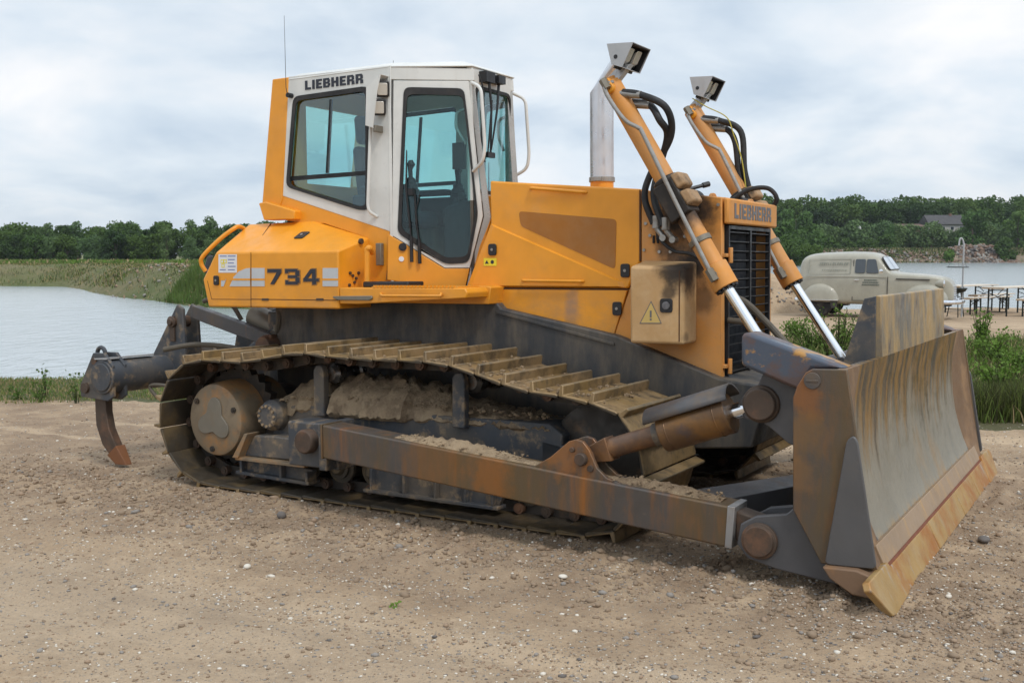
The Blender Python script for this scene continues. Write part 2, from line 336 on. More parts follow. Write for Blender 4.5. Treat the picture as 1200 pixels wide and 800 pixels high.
def glass_mat(name, tint, gl=.10):
    m = bpy.data.materials.new(name); m.use_nodes = True; t = m.node_tree; t.nodes.clear()
    o = t.nodes.new('ShaderNodeOutputMaterial'); tr = N(t, 'ShaderNodeBsdfTransparent', Color=(*tint, 1)); g = N(t, 'ShaderNodeBsdfGlossy', Roughness=.02, Color=(.9, .95, 1, 1))
    lw = N(t, 'ShaderNodeLayerWeight', Blend=.25); mm = N(t, 'ShaderNodeMapRange'); t.links.new(lw.outputs['Facing'], mm.inputs[0]); mm.inputs[3].default_value = gl * .35; mm.inputs[4].default_value = .45
    x = t.nodes.new('ShaderNodeMixShader'); t.links.new(mm.outputs[0], x.inputs[0]); t.links.new(tr.outputs[0], x.inputs[1]); t.links.new(g.outputs[0], x.inputs[2]); t.links.new(x.outputs[0], o.inputs[0])
    return m
cabglass = glass_mat('tinted_cab_glass', (.74, .90, .895))
carglass = glass_mat('car_glass', (.55, .6, .6), .2)

# ------------------------------------------------------------------ block lettering
GL = {  # strokes as quads on a 0..1 x 0..1 cell: (x0,y0,x1,y1)
 'L': (.62, [(0,0,.26,1),(.26,0,.62,.24)]),
 'I': (.30, [(.02,0,.28,1)]),
 'E': (.62, [(0,0,.26,1),(.26,0,.62,.22),(.26,.39,.56,.6),(.26,.78,.62,1)]),
 'B': (.72, [(0,0,.26,1),(.26,0,.62,.2),(.26,.41,.62,.6),(.26,.8,.62,1),(.48,.16,.72,.44),(.46,.56,.69,.84)]),
 'H': (.74, [(0,0,.26,1),(.48,0,.74,1),(.26,.39,.48,.61)]),
 'R': (.74, [(0,0,.26,1),(.26,.36,.62,.56),(.26,.8,.62,1),(.47,.5,.71,.88),(.46,0,.74,.38)]),
 '7': (.82, [(0,.8,.8,1)]), '3': (.82, [(0,0,.7,.17),(.16,.42,.7,.58),(0,.83,.7,1),(.6,.1,.82,.46),(.6,.54,.82,.9),(0,.1,.16,.26),(0,.74,.16,.9)]),
 '4': (.86, [(.5,0,.7,1),(0,.2,.86,.37)]),
 '-': (.5, [(0,.4,.5,.6)]),
}
GLP = {'7': [[(.56,.8),(.8,.8),(.8,.74),(.38,0),(.14,0)]], '4': [[(0,.37),(.22,.37),(.5,.78),(.5,1),(.40,1)]]}
def lettering(mb, text, org, u, v, n, h, wide=1.0, thick=.003, gap=.12, grow=0.0):
    org, u, v, n = [np.array(a, float) for a in (org, u, v, n)]; x = 0.0
    for ch in text:
        wd, rs = GL[ch]
        def P(a, c, k): return org + u * (x + a * wide) * h + v * c * h + n * k
        polys = [[(a - grow, c - grow), (a2 + grow, c - grow), (a2 + grow, c2 + grow), (a - grow, c2 + grow)] for a, c, a2, c2 in rs] + GLP.get(ch, [])
        for i, pl in enumerate(polys):
            lift = thick * (.5 + .06 * i)
            mb.slab([P(a, c, 0) for a, c in pl], n * lift)
        x += (wd + gap) * wide
    return x * h

# ================================================================== BULLDOZER (built in its own frame, X forward, near side -Y)
doz = empty('bulldozer'); doz.matrix_world = M_ROOT
tag(doz, 'large orange crawler bulldozer with white cab and rusty front blade parked on the gravel', 'bulldozer')

# ---- tracks
PATH = [(-1.95,.045),(-.8,.042),(.4,.042),(1.30,.045),(1.46,.085),(1.585,.19),(1.655,.34),(1.668,.48),(1.63,.63),(1.545,.765),(1.36,.835),(1.1,.875),(.85,.893),
        (.66,.94),(.47,.99),(.27,1.03),(0,1.045),(-.35,1.04),(-.75,1.05),(-1.0,1.06),(-1.3,1.01),(-1.55,.975),(-1.95,.975),(-2.17,.915),(-2.325,.775),(-2.395,.6),(-2.395,.42),(-2.32,.255),(-2.17,.11)]
cl = [np.array(p) for p in PATH]
dense = []
for i in range(len(cl)):
    a, b, c, d = cl[i - 1], cl[i], cl[(i + 1) % len(cl)], cl[(i + 2) % len(cl)]
    for k in range(12):
        t = k / 12; dense.append(.5 * ((2 * b) + (-a + c) * t + (2 * a - 5 * b + 4 * c - d) * t * t + (-a + 3 * b - 3 * c + d) * t ** 3))
dense = np.array(dense); seg = np.linalg.norm(np.roll(dense, -1, 0) - dense, axis=1); cum = np.concatenate([[0], np.cumsum(seg)]); L = cum[-1]
def on_path(s):
    s %= L; i = int(np.searchsorted(cum, s, 'right') - 1); i = min(i, len(dense) - 1)
    a, b = dense[i], dense[(i + 1) % len(dense)]; return a + (b - a) * ((s - cum[i]) / seg[i])
NS = round(L / .203); PITCH = L / NS
def shoe_mb():      # one track shoe: local x along the chain, z outward, centred
    m = MB(); p = PITCH / 2; W = .406
    prof = [(-p + .004, .006), (-p + .022, .012), (p - .034, .012), (p - .028, .070), (p - .008, .074), (p - .002, .010), (p - .003, .000), (p - .012, -.004), (-p + .012, -.014), (-p + .004, -.012)]
    m.prism(prof, -W, W)
    return m
shoe0 = shoe_mb()
def link_mb():
    m = MB(); p = PITCH / 2
    for s_ in (-1, 1):
        y = s_ * .085
        m.prism([(-p - .02, -.085), (p - .01, -.085), (p + .02, -.05), (p, -.012), (-p, -.012), (-p - .03, -.05)], y - .02, y + .02)
    return m
def pin_mb():
    m = MB(); m.cyl((-PITCH / 2, -.155, -.05), (-PITCH / 2, .155, -.05), .036, n=14); m.cyl((-PITCH / 2, -.162, -.05), (-PITCH / 2, .162, -.05), .02, n=10); return m
shoe_mesh = shoe0.build('track_shoe', shoem, None, bevel=.004, seg=1)
shoe_me = shoe_mesh.data; bpy.data.objects.remove(shoe_mesh)
for sgn in (-1, 1):
    tr = MB()
    lm = link_mb(); pm_ = pin_mb(); yc = sgn * 1.09
    frames = []
    for i in range(NS):
        s_ = (i + .35) * PITCH; a, b = on_path(s_ - PITCH / 2), on_path(s_ + PITCH / 2); c = (a + b) / 2
        tx, tz = nrm(b - a)           # path runs forward along the ground, then back over the top
        frames.append((c, tx, tz))
        nx, nz = tz, -tx              # outward
        tr.add([(c[0] + x * tx + z * nx, yc + y, c[1] + x * tz + z * nz) for x, y, z in lm.v], lm.f)
        tr.cur = 1; tr.add([(c[0] + x * tx + z * nx, yc + y, c[1] + x * tz + z * nz) for x, y, z in pm_.v], pm_.f); tr.cur = 0
    chain = tr.build('track_chain', [linkm, shankm], doz, smooth=30, fix=False)
    for c, tx, tz in frames:
        o = bpy.data.objects.new('track_shoe', shoe_me); col.objects.link(o); o.parent = chain
        o.matrix_local = Matrix(((tx, 0, tz, c[0]), (0, 1, 0, yc), (tz, 0, -tx, c[1]), (0, 0, 0, 1))) @ Matrix.Rotation(rng.normal(0, .008), 4, 'Y')
        b_ = o.modifiers.new('bevel', 'BEVEL'); b_.width = .004; b_.segments = 1; b_.limit_method = 'ANGLE'

def track_frame(sgn):
    Y = lambda y: sgn * y
    def B(m, name, mat, **k): return (m.mirror() if sgn > 0 else m).build(name, mat, doz, **k)
    # final drive drum with its cover
    m = MB(); hc = (-1.935, 0, .512)
    m.lathe_y(hc, [(.30, -.85), (.30, -1.10), (.285, -1.26), (.28, -1.33), (.27, -1.362), (.245, -1.372)], 48); hub = B(m, 'final_drive', hubm)
    m = MB()
    tri = []
    for k in range(60):
        th = 2 * math.pi * k / 60; r = .135 + .042 * math.cos(3 * (th - 1.45)); tri.append((hc[0] + r * math.cos(th), hc[2] + r * math.sin(th)))
    m.prism(tri, -1.385, -1.37); o = B(m, 'cover_plate', silver_dust, bevel=.003); o.parent = hub
    for k in range(3):
        th = 1.45 + math.pi / 3 + k * 2 * math.pi / 3; c = (hc[0] + .225 * math.cos(th), hc[2] + .225 * math.sin(th))
        m = MB(); m.cyl((c[0], -1.384, c[1]), (c[0], -1.36, c[1]), .022, n=16); m.cyl((c[0], -1.392, c[1]), (c[0], -1.38, c[1]), .011, n=6); o = B(m, 'plug', linkm); o.parent = hub
    # sprocket teeth wheel
    m = MB(); pts = []
    for k in range(50):
        th = 2 * math.pi * k / 50; r = .36 if k % 2 else .40; pts.append((hc[0] + r * math.cos(th), hc[2] + r * math.sin(th)))
    m.prism(pts, -1.125, -1.055); B(m, 'sprocket', linkm)
    # front idler
    m = MB(); ic = (1.215, 0, .44)
    m.lathe_y(ic, [(.10, -1.24), (.14, -1.2), (.27, -1.17), (.31, -1.165), (.335, -1.16), (.335, -1.13), (.36, -1.125), (.36, -1.055), (.335, -1.05), (.335, -1.02), (.1, -1.0)], 44); B(m, 'idler_wheel', linkm)
    # track frame beam and its rear extension
    m = MB()
    m.prism([(-1.46,.30),(-1.40,.62),(-1.20,.66),(-.55,.665),(.92,.665),(1.02,.60),(1.0,.40),(.9,.30)], -1.27, -.90)
    m.prism([(-1.62,.265),(-1.50,.43),(-1.30,.44),(-.60,.42),(-.50,.29)], -1.40, -1.26)
    m.prism([(-.98,.29),(-.98,.60),(-.58,.60),(-.53,.52),(-.53,.29)], -1.60, -1.38)
    m.prism([(.86,.36),(.86,.56),(1.26,.50),(1.26,.38)], -1.27, -1.19)
    fr = B(m, 'track_frame', framem, bevel=.012)
    m = MB(); m.prism([(-1.66,.262),(-1.53,.45),(-1.50,.45),(-1.60,.262)], -1.47, -1.33); m.box((-1.64,-1.46,.245),(-.96,-1.28,.268)); o = B(m, 'guard_strip', hubm, bevel=.003)
    # recoil bearing flange with bolts
    m = MB(); fc = (-1.385, 0, .578); m.lathe_y(fc, [(.115, -1.25), (.115, -1.33), (.095, -1.36), (.09, -1.385)], 28); fl = B(m, 'bearing_cap', framem, bevel=.004)
    m = MB()
    for k in range(12):
        th = k * math.pi / 6; m.cyl((fc[0] + .074 * math.cos(th), -1.395, fc[2] + .074 * math.sin(th)), (fc[0] + .074 * math.cos(th), -1.37, fc[2] + .074 * math.sin(th)), .011, n=6)
    o = B(m, 'bolt_ring', mudm); o.parent = fl
    # push arm pivot pin
    m = MB(); pc = (-.78, 0, .475); m.lathe_y(pc, [(.085, -1.55), (.085, -1.655), (.075, -1.672)], 28); B(m, 'pivot_pin', shankm, bevel=.004)
    m = MB(); m.box((-.615, -1.70, .30), (-.545, -1.40, .62)); B(m, 'pivot_clevis', framem, bevel=.008)
    # carrier roller posts and rollers
    for x in (-.93, .27):
        m = MB(); m.prism([(x - .05,.60),(x - .045,.93),(x - .02,.965),(x + .03,.965),(x + .05,.92),(x + .05,.60)], -1.33, -1.27); m.box((x - .035, -1.30, .84), (x + .035, -1.0, .90)); B(m, 'roller_post', framem, bevel=.008)
        m = MB(); m.lathe_y((x + .06, 0, .90), [(.05, -1.27), (.075, -1.24), (.075, -1.17), (.055, -1.165), (.055, -1.0), (.075, -.99), (.075, -.94)], 24); B(m, 'carrier_roller', chrome_dust)
    # bottom rollers
    for k in range(8):
        x = -1.46 + k * .312
        m = MB(); m.lathe_y((x, 0, .225), [(.04, -1.27), (.055, -1.255), (.06, -1.24), (.085, -1.235), (.085, -1.215), (.118, -1.21), (.122, -1.185), (.098, -1.18), (.098, -1.0), (.118, -.99), (.118, -.96), (.04, -.93)], 28); B(m, 'track_roller', rollm)
    # roller guards: short one behind, long ribbed one in the middle
    m = MB(); m.prism([(-1.64,.255),(-1.69,.145),(-1.65,.14),(-1.2,.125),(-1.0,.12),(-.985,.21),(-1.08,.22),(-1.1,.245)], -1.35, -1.30)
    m.prism([(-1.70,.125),(-.98,.105),(-.98,.13),(-1.695,.15)], -1.40, -1.27)
    for x in (-1.645, -1.25, -1.0): m.box((x - .012, -1.40, .13), (x + .012, -1.30, .24 if x < -1.1 else .20))
    B(m, 'roller_guard', framem, bevel=.004)
    m = MB(); m.prism([(-.48,.28),(-.46,.125),(.58,.115),(.66,.28)], -1.33, -1.29); m.prism([(-.50,.105),(.60,.095),(.60,.118),(-.50,.128)], -1.38, -1.27)
    for x in (-.44, -.16, .10, .34, .55): m.box((x - .01, -1.37, .12), (x + .01, -1.32, .27))
    B(m, 'roller_guard', framem, bevel=.004)
    # caked earth lying along the frame: a lumpy heap
    gx, gy = 110, 14; vs = []; fs = []
    for i in range(gx):
        x = -1.58 + (2.50) * i / (gx - 1)
        top = np.interp(x, [-1.58,-1.45,-1.25,-1.0,-.9,-.85,-.5,-.2,.0,.2,.35,.6,.9], [.50,.72,.86,.90,.78,.93,.93,.91,.84,.78,.76,.73,.67])
        for j in range(gy):
            q = j / (gy - 1); y = -1.285 + q * .36
            s1 = math.sin(x * 17 + q * 3) * .5 + math.sin(x * 41 + 1 + q * 9) * .35 + math.sin(x * 83 + q * 21) * .2
            prof = min(1, (q * 2.2) ** .55)
            base = .645 if x > -1.2 else .60
            lump = abs(math.sin(x * 9.3 + 2 * q)) * abs(math.sin(x * 23 + q * 11 + 1)); z = base - .02 + (top - base) * prof * (.80 + .10 * s1 + .07 * lump + .07 * ((int(x * 13 + q * 4) * 7919) % 5) / 5) + rng.normal(0, .009)
            yy = y + .018 * s1 * (1 - q) + (-.045 if (-.86 < x < -.2 and q < .3) else 0)
            vs.append((x + rng.normal(0, .005), yy, z))
    for i in range(gx - 1):
        for j in range(gy - 1): fs.append((i * gy + j, (i + 1) * gy + j, (i + 1) * gy + j + 1, i * gy + j + 1))
    m = MB(); m.add(vs, fs)
    sk = [(vs[i * gy][0], vs[i * gy][1] + .03, .42 if False else .60) for i in range(gx)]; n0 = len(m.v); m.add(sk, []); m.f += [(n0 + i, n0 + i + 1, (i + 1) * gy, i * gy) for i in range(gx - 1)]; m.mi += [0] * (gx - 1)
    mo = B(m, 'caked_mud', mudm, smooth=55); tag(mo, kind='stuff')
silver_dust = grime('dusty_plate', (.19, .17, .135), .5, .3, [((.18, .13, .08), 8, .5, .75, .5, I1)], (60, .1))
chrome_dust = grime('worn_roller_steel', (.12, .12, .12), .3, .8, [((.12, .08, .05), 9, .45, .6, .9, I1)], None)
rollm = grime('dusty_roller', (.10, .085, .065), .55, .3, [((.28, .2, .10), 6, .45, .7, .7, I1)], (60, .2))
track_frame(-1); track_frame(1)

# crumbs of dry earth lying on the near shoes, the frame heap and the push arm
_ic = bmesh.new(); bmesh.ops.create_icosphere(_ic, subdivisions=1, radius=1.0); _iv = [np.array(v.co) for v in _ic.verts]; _if = [[v.index for v in f.verts] for f in _ic.faces]; _ic.free()
def crumbs(pts, smin, smax, parent=None):
    m = MB()
    for p in pts:
        s3 = rng.uniform(smin, smax) * rng.uniform(.6, 1.3, 3) * (1, 1, .7); m.add([np.array(p) + v * s3 * (1 + rng.normal(0, .12)) for v in _iv], _if)
    o = m.build('earth_crumbs', mudm, parent or doz, smooth=0, fix=False); tag(o, kind='stuff'); return o
pts = []
for _ in range(420):
    s_ = L * .5 + rng.normal(0, 1.0); 
    p_ = on_path(s_); q_ = on_path(s_ + .01); tv = nrm(q_ - p_)
    if p_[1] > .78 and p_[0] < 1.4: pts.append((p_[0] - tv[1] * -.0 + 0, -1.46 + .72 * rng.random() ** 1.6, p_[1] + .016))
crumbs(pts, .006, .020)
pts = [(x, -1.76 + .15 * rng.random(), .625 - (x + .51) * (.24 / 2.8) + .012 + .02 * rng.random()) for x in np.concatenate([rng.uniform(.1, 1.0, 110), rng.uniform(1.6, 2.22, 90)])]
crumbs(pts, .004, .013)
pts = [(x, -1.30 + .12 * rng.random(), np.interp(x, [-1.58, -1.2, -.9, -.2, .35, .9], [.60, .70, .72, .72, .70, .68]) + .03 * rng.random()) for x in rng.uniform(-1.5, .9, 260)]
crumbs(pts, .006, .018)
# ---- hull below the bodywork
m = MB(); m.prism([(-2.02,1.40),(.125,1.40),(.16,1.36),(1.06,1.19),(1.80,.93),(2.05,.90),(2.10,.78),(2.02,.50),(1.2,.42),(-1.6,.42),(-2.02,.62)], -.60, .60); m.build('hull', hullm, doz, bevel=.012)
m = MB(); m.prism([(.125,1.345),(1.06,1.14),(1.06,1.12),(.125,1.325)], -.612, -.598); both('hull_rail', m, hullm, doz, bevel=.003)
m = MB(); m.cyl((1.20,-.95,.44),(1.20,.95,.44),.075); m.box((-.15,-.95,.55),(.2,.95,.68)); m.cyl((-1.93,-.95,.51),(-1.93,.95,.51),.22); m.build('axle_tube', hullm, doz)

# ---- engine hood
YH = -.515
def PH(*pts, y=YH): return [xz(a, b, y) for a, b in pts]
TOP = PH((574,212),(750,222)); xh0 = TOP[0][0]
main = PH((574,212),(750,221.5),(750,306),(736,338),(546,336.5),(575,262))
m = MB(); m.prism(main, YH, -YH); hood = m.build('engine_hood', orange, doz, bevel=.014, seg=3)
m = MB(); m.prism(PH((546,338),(735.5,339.5),(719,396),(545,364)), YH - .008, -YH + .008); m.build('side_panel', orange, doz, bevel=.006)
m = MB(); m.prism(PH((544.5,365.5),(718.5,397.5),(711,414.5),(541,377)), YH + .003, -YH - .003); m.build('lower_panel', orange, doz, bevel=.006)
fx = mxp(848, 300, 1.79)
m = MB(); m.prism(PH((751.5,222.5),(846,231)) + [(1.79, xz(849,452,YH)[1])] + PH((830,450),(712.5,414.5),(737,340),(751.5,306)), YH, YH + .05)
fm = both('front_side_panel', m, orange2, doz, bevel=.008)
m = MB()
tz = [xz(751.5,222.5,YH), xz(846,231,YH)]
m.hexa([(tz[0][0], YH + .05, tz[0][1] - .05), (1.79, YH + .05, tz[1][1] - .05), (1.79, -YH - .05, tz[1][1] - .05), (tz[0][0], -YH - .05, tz[0][1] - .05), (tz[0][0], YH + .05, tz[0][1]), (1.79, YH + .05, tz[1][1]), (1.79, -YH - .05, tz[1][1]), (tz[0][0], -YH - .05, tz[0][1])])
m.build('front_top_panel', orange2, doz, bevel=.01)
# perforated trapezoid, recessed frame look
tp = rounded([(x, YH - .003, z) for x, z in PH((608,247.5),(722.5,257),(721,315.5),(610.5,265))], .03)
m = MB(); m.slab(tp, (0, .004, 0)); both('perforated_vent', m, mesh_panel, doz)
# crease strip and gaps
m = MB()
for a, b in (((574,212.5),(574.5,212)),):
    pass
m.slab([(x, YH - .0015, z) for x, z in PH((749.3,222.5),(750.9,222.5),(750.9,306),(749.3,306))], (0, .003, 0))
m.slab([(x, YH - .010, z) for x, z in PH((545,337),(737,338.6),(737,339.8),(545,338.4))], (0, .004, 0)); m.build('panel_gap', seamm, doz)
# swelling of the lower rear part of the hood door
m = MB(); pts = PH((575.5,262),(730,330),(733,337),(548,335.6)); c4 = shrink(pts, .93)
m.add([(x, YH + .001, z) for x, z in pts] + [(x, YH - .016, z) for x, z in c4], [(4,5,6,7),(0,1,5,4),(1,2,6,5),(2,3,7,6),(3,0,4,7)]); both('hood_swage', m, orange, doz, smooth=20)
def handle_bar(p, q, out, y, mat, name='grab_handle', r=.011):
    a, b = np.array(my(*p, y)), np.array(my(*q, y)); o = np.array([0, -out, 0]); d = (b - a)
    m = MB(); m.tube(rounded_open([a, a + o + d * .04, b + o - d * .04, b], .04), r, 8); return both(name, m, mat, doz)
def rounded_open(pts, r, n=4):
    P = [np.array(p, float) for p in pts]; res = [tuple(P[0])]
    for i in range(1, len(P) - 1):
        a, b, c = P[i - 1], P[i], P[i + 1]; da, dc = np.linalg.norm(a - b), np.linalg.norm(c - b); q = min(r, da * .45, dc * .45)
        s_, e_ = b + (a - b) / da * q, b + (c - b) / dc * q
        for k in range(n + 1):
            t = k / n; res.append(tuple((1 - t) ** 2 * s_ + 2 * t * (1 - t) * b + t * t * e_))
    res.append(tuple(P[-1])); return res
handle_bar((622,220.5),(687,225.5), .03, YH, orange); handle_bar((613,328.5),(684,329.5), .035, YH - .015, orange)
def latch(px, py, w_, h_, y, skew=0.0):
    c = my(px, py, y); q = [(c[0] - w_, c[1], c[2] - h_), (c[0] + w_, c[1], c[2] - h_), (c[0] + w_ + skew, c[1], c[2] + h_), (c[0] - w_ + skew, c[1], c[2] + h_)]
    m = MB(); m.slab(rounded(q, .02), (0, -.012, 0)); l = m.build('door_latch', blackm, doz, bevel=.003)
    m = MB(); m.lathe_y((c[0] + skew / 2, c[1], c[2]), [(.010, -.012), (.010, -.017)], 12); k = m.build('lock', fitm, l); return l
latch(577.5,292.5,.034,.042, YH - .016); latch(733,317,.034,.046, YH - .003); latch(723.5,361.5,.034,.046, YH - .010)
m = MB(); m.slab([(x, YH - .018, z) for x, z in PH((568.5,302.5),(583.5,302.5),(583.5,311.5),(568.5,311.5))], (0, -.002, 0)); st = m.build('warning_sticker', yellowm, doz)
m = MB(); c = PH((572.5,308),); x0, z0 = c[0]
m.slab([(x0 - .018, YH - .0205, z0 - .006), (x0 + .014, YH - .0205, z0 - .006), (x0 - .002, YH - .0205, z0 + .02)], (0, -.001, 0)); m.lathe_y((x0 + .045, YH - .02, z0 + .006), [(.014, 0), (.014, -.002)], 10); m.build('pictogram', inkm, st)

# front frame: name board, grille
GX = 1.79
zt, zb, zg = mxp(846,231,GX)[2], mxp(845,262,GX)[2], .93
m = MB(); m.box((GX, YH, zb), (GX + .035, -YH, zt - .004)); m.box((GX - .12, YH + .05, zt - .10), (GX, -YH - .05, zt - .06)); nb = m.build('name_board', orange2, doz, bevel=.012)
m = MB(); a = mxp(852,252,GX + .037); e_ = mxp(897,263,GX + .037)
hL = .098; org = (GX + .036, YH + .11, zb + .038)
wL = lettering(MB(), 'LIEBHERR', (0,0,0), (0,1,0), (0,0,1), (1,0,0), hL); k = .79 / wL
lettering(m, 'LIEBHERR', org, (0,1,0), (0,0,1), (1,0,0), hL, wide=k); o = m.build('lettering', greyink, nb, smooth=0)
m = MB()
m.box((GX - .12, YH + .055, .80), (GX - .10, -YH - .055, zb)); m.build('radiator', intm, doz)
m = MB(); z0g, z1g = .86, zb - .03
for y in (YH + .075, -.006, -YH - .095): m.box((GX - .02, y, z0g), (GX + .012, y + .022, z1g))
m.box((GX - .02, YH + .075, z1g), (GX + .012, -YH - .073, z1g + .022)); m.box((GX - .02, YH + .075, z0g - .02), (GX + .012, -YH - .073, z0g))
nsl = 17
for i in range(nsl):
    z = z0g + .03 + i * (z1g - z0g - .05) / (nsl - 1)
    for ya, yb in ((YH + .097, -.006), (.016, -YH - .095)):
        m.hexa([(GX - .035, ya, z - .012), (GX + .006, ya, z - .002), (GX + .006, yb, z - .002), (GX - .035, yb, z - .012), (GX - .035, ya, z - .006), (GX + .006, ya, z + .004), (GX + .006, yb, z + .004), (GX - .035, yb, z - .006)])
m.build('grille', grillm, doz, smooth=0)
for z in (1.72, 1.0):
    m = MB(); m.box((GX - .01, YH + .01, z - .012), (GX + .02, YH + .085, z + .012)); m.cyl((GX + .03, YH + .06, z - .05), (GX + .03, YH + .06, z + .05), .015, n=10); m.build('grille_hinge', orange2, doz, bevel=.003)
m = MB(); m.box((GX - .02, YH + .03, .80), (GX + .04, -YH - .03, .838)); m.build('grille_sill', grillm, doz, bevel=.004)
for px, py in ((773,295),(786,295),(755,293),(762,276),(803,277),(757,230),(757,262),(842,240)): m = MB(); m.lathe_y(my(px,py,YH), [(.011, 0), (.011, -.011)], 8); m.build('bolt_head', fitm, doz)
# lifting eyes
m = MB(); m.slab(rounded([(1.66, y, z) for y, z in ((-.47, 2.03), (-.30, 2.03), (-.34, 2.13), (-.43, 2.13))], .04), (.02, 0, 0)); both('lifting_eye', m, orange2, doz, bevel=.003)

# tool box with its own door on the near side
yb0, yb1 = -.745, YH
xb0, xb1 = my(738,312,yb0)[0], 1.615
ztb = my(738,312,yb0)[2]; zbb = my(738,402,yb0)[2]
m = MB(); m.hexa([(xb0, yb0, zbb), (xb1, yb0, zbb), (xb1, yb1, zbb), (xb0, yb1, zbb), (xb0, yb0, ztb), (xb1, yb0, ztb - .01), (xb1, yb1, ztb + .03), (xb0, yb1, ztb + .04)])
box = m.build('battery_box', boxm, doz, bevel=.02, seg=3)
m = MB(); m.box((xb1 - .035, yb0 - .002, zbb + .02), (xb1 - .028, yb0 + .01, ztb - .03)); m.build('door_gap', seamm, box)
c = my(781,358,yb0); m = MB(); m.slab(rounded([(c[0] + a, yb0, c[2] + b) for a, b in ((-.043,-.045),(.043,-.045),(.043,.045),(-.043,.045))], .02), (0, -.008, 0)); l = m.build('door_latch', blackm, box, bevel=.002)
m = MB(); m.lathe_y((c[0], yb0, c[2]), [(.026, -.006), (.026, -.014), (.02, -.016)], 14); m.box((c[0], yb0 - .022, c[2] - .02), (c[0] + .02, yb0 - .012, c[2] + .02)); m.build('lock', greyink, l)
tri = [my(a, b, yb0 - .001) for a, b in ((749.5,379),(775.5,379),(763,352.5))]
m = MB()
m.holed(tri, shrink(tri, .90), (0, -.0015, 0)); cx = np.mean([p[0] for p in tri]); cz = np.mean([p[2] for p in tri])
m.box((cx - .006, yb0 - .003, cz - .01), (cx + .006, yb0 - .001, cz + .035)); m.box((cx - .006, yb0 - .003, cz - .028), (cx + .006, yb0 - .001, cz - .017)); m.build('warning_triangle', greyink, box, smooth=0)
m = MB(); m.slab([tuple(np.array(p) + (0, .0005, 0)) for p in shrink(tri, .9)], (0, -.001, 0)); m.build('triangle_field', grime('faded_yellow', (.58, .40, .13), .7, 0, [], None), box)

# exhaust stack
ys = -.05; xa = my(692,215,ys)[0]; xb = my(719,215,ys)[0]; xs = (xa + xb) / 2; rs = (xb - xa) / 2 * .93
zt_ = 2.96
m = MB(); m.cyl((xs, ys, 2.15), (xs, ys, my(705,207,ys)[2]), rs * .98, n=28); ex = m.build('exhaust_stack', orange, doz)
z1 = my(705,212,ys)[2]; zk = my(705,100,ys)[2]
m = MB(); k = 28; rings = [(xs, z1, 0), (xs, zk - .05, 0)]
vs = []
for zz_, shear in ((z1, 0), (zk - .02, 1), ):
    for j in range(k):
        th = 2 * math.pi * j / k; dxr = rs * math.cos(th); dyr = rs * math.sin(th)
        vs.append((xs + dxr, ys + dyr, zz_ + (dxr * .55 if shear else 0)))
for j in range(k):      # mitred outlet leaning forward
    th = 2 * math.pi * j / k; dxr = rs * math.cos(th); dyr = rs * math.sin(th)
    vs.append((xs + dxr + .17, ys + dyr, zk - .02 + .20 + dxr * .55 - dxr * .35))
fs = [(r_ * k + j, r_ * k + (j + 1) % k, (r_ + 1) * k + (j + 1) % k, (r_ + 1) * k + j) for r_ in (0, 1) for j in range(k)]
m.add(vs, fs); so_ = m.build('pipe', grime('brushed_exhaust_steel', (.62, .63, .66), .36, .7, [((.55, .55, .56), 4, .45, .7, .6, (2, 2, .2))], None), ex, smooth=20)
m = MB(); m.cyl((xs, ys, z1 - .01), (xs, ys, z1 + .025), rs * 1.09, n=28); m.box((xs - .04, ys - rs * 1.2, z1 - .008), (xs + .04, ys - rs * .9, z1 + .022)); m.build('pipe_clamp', fitm, ex, bevel=.002)

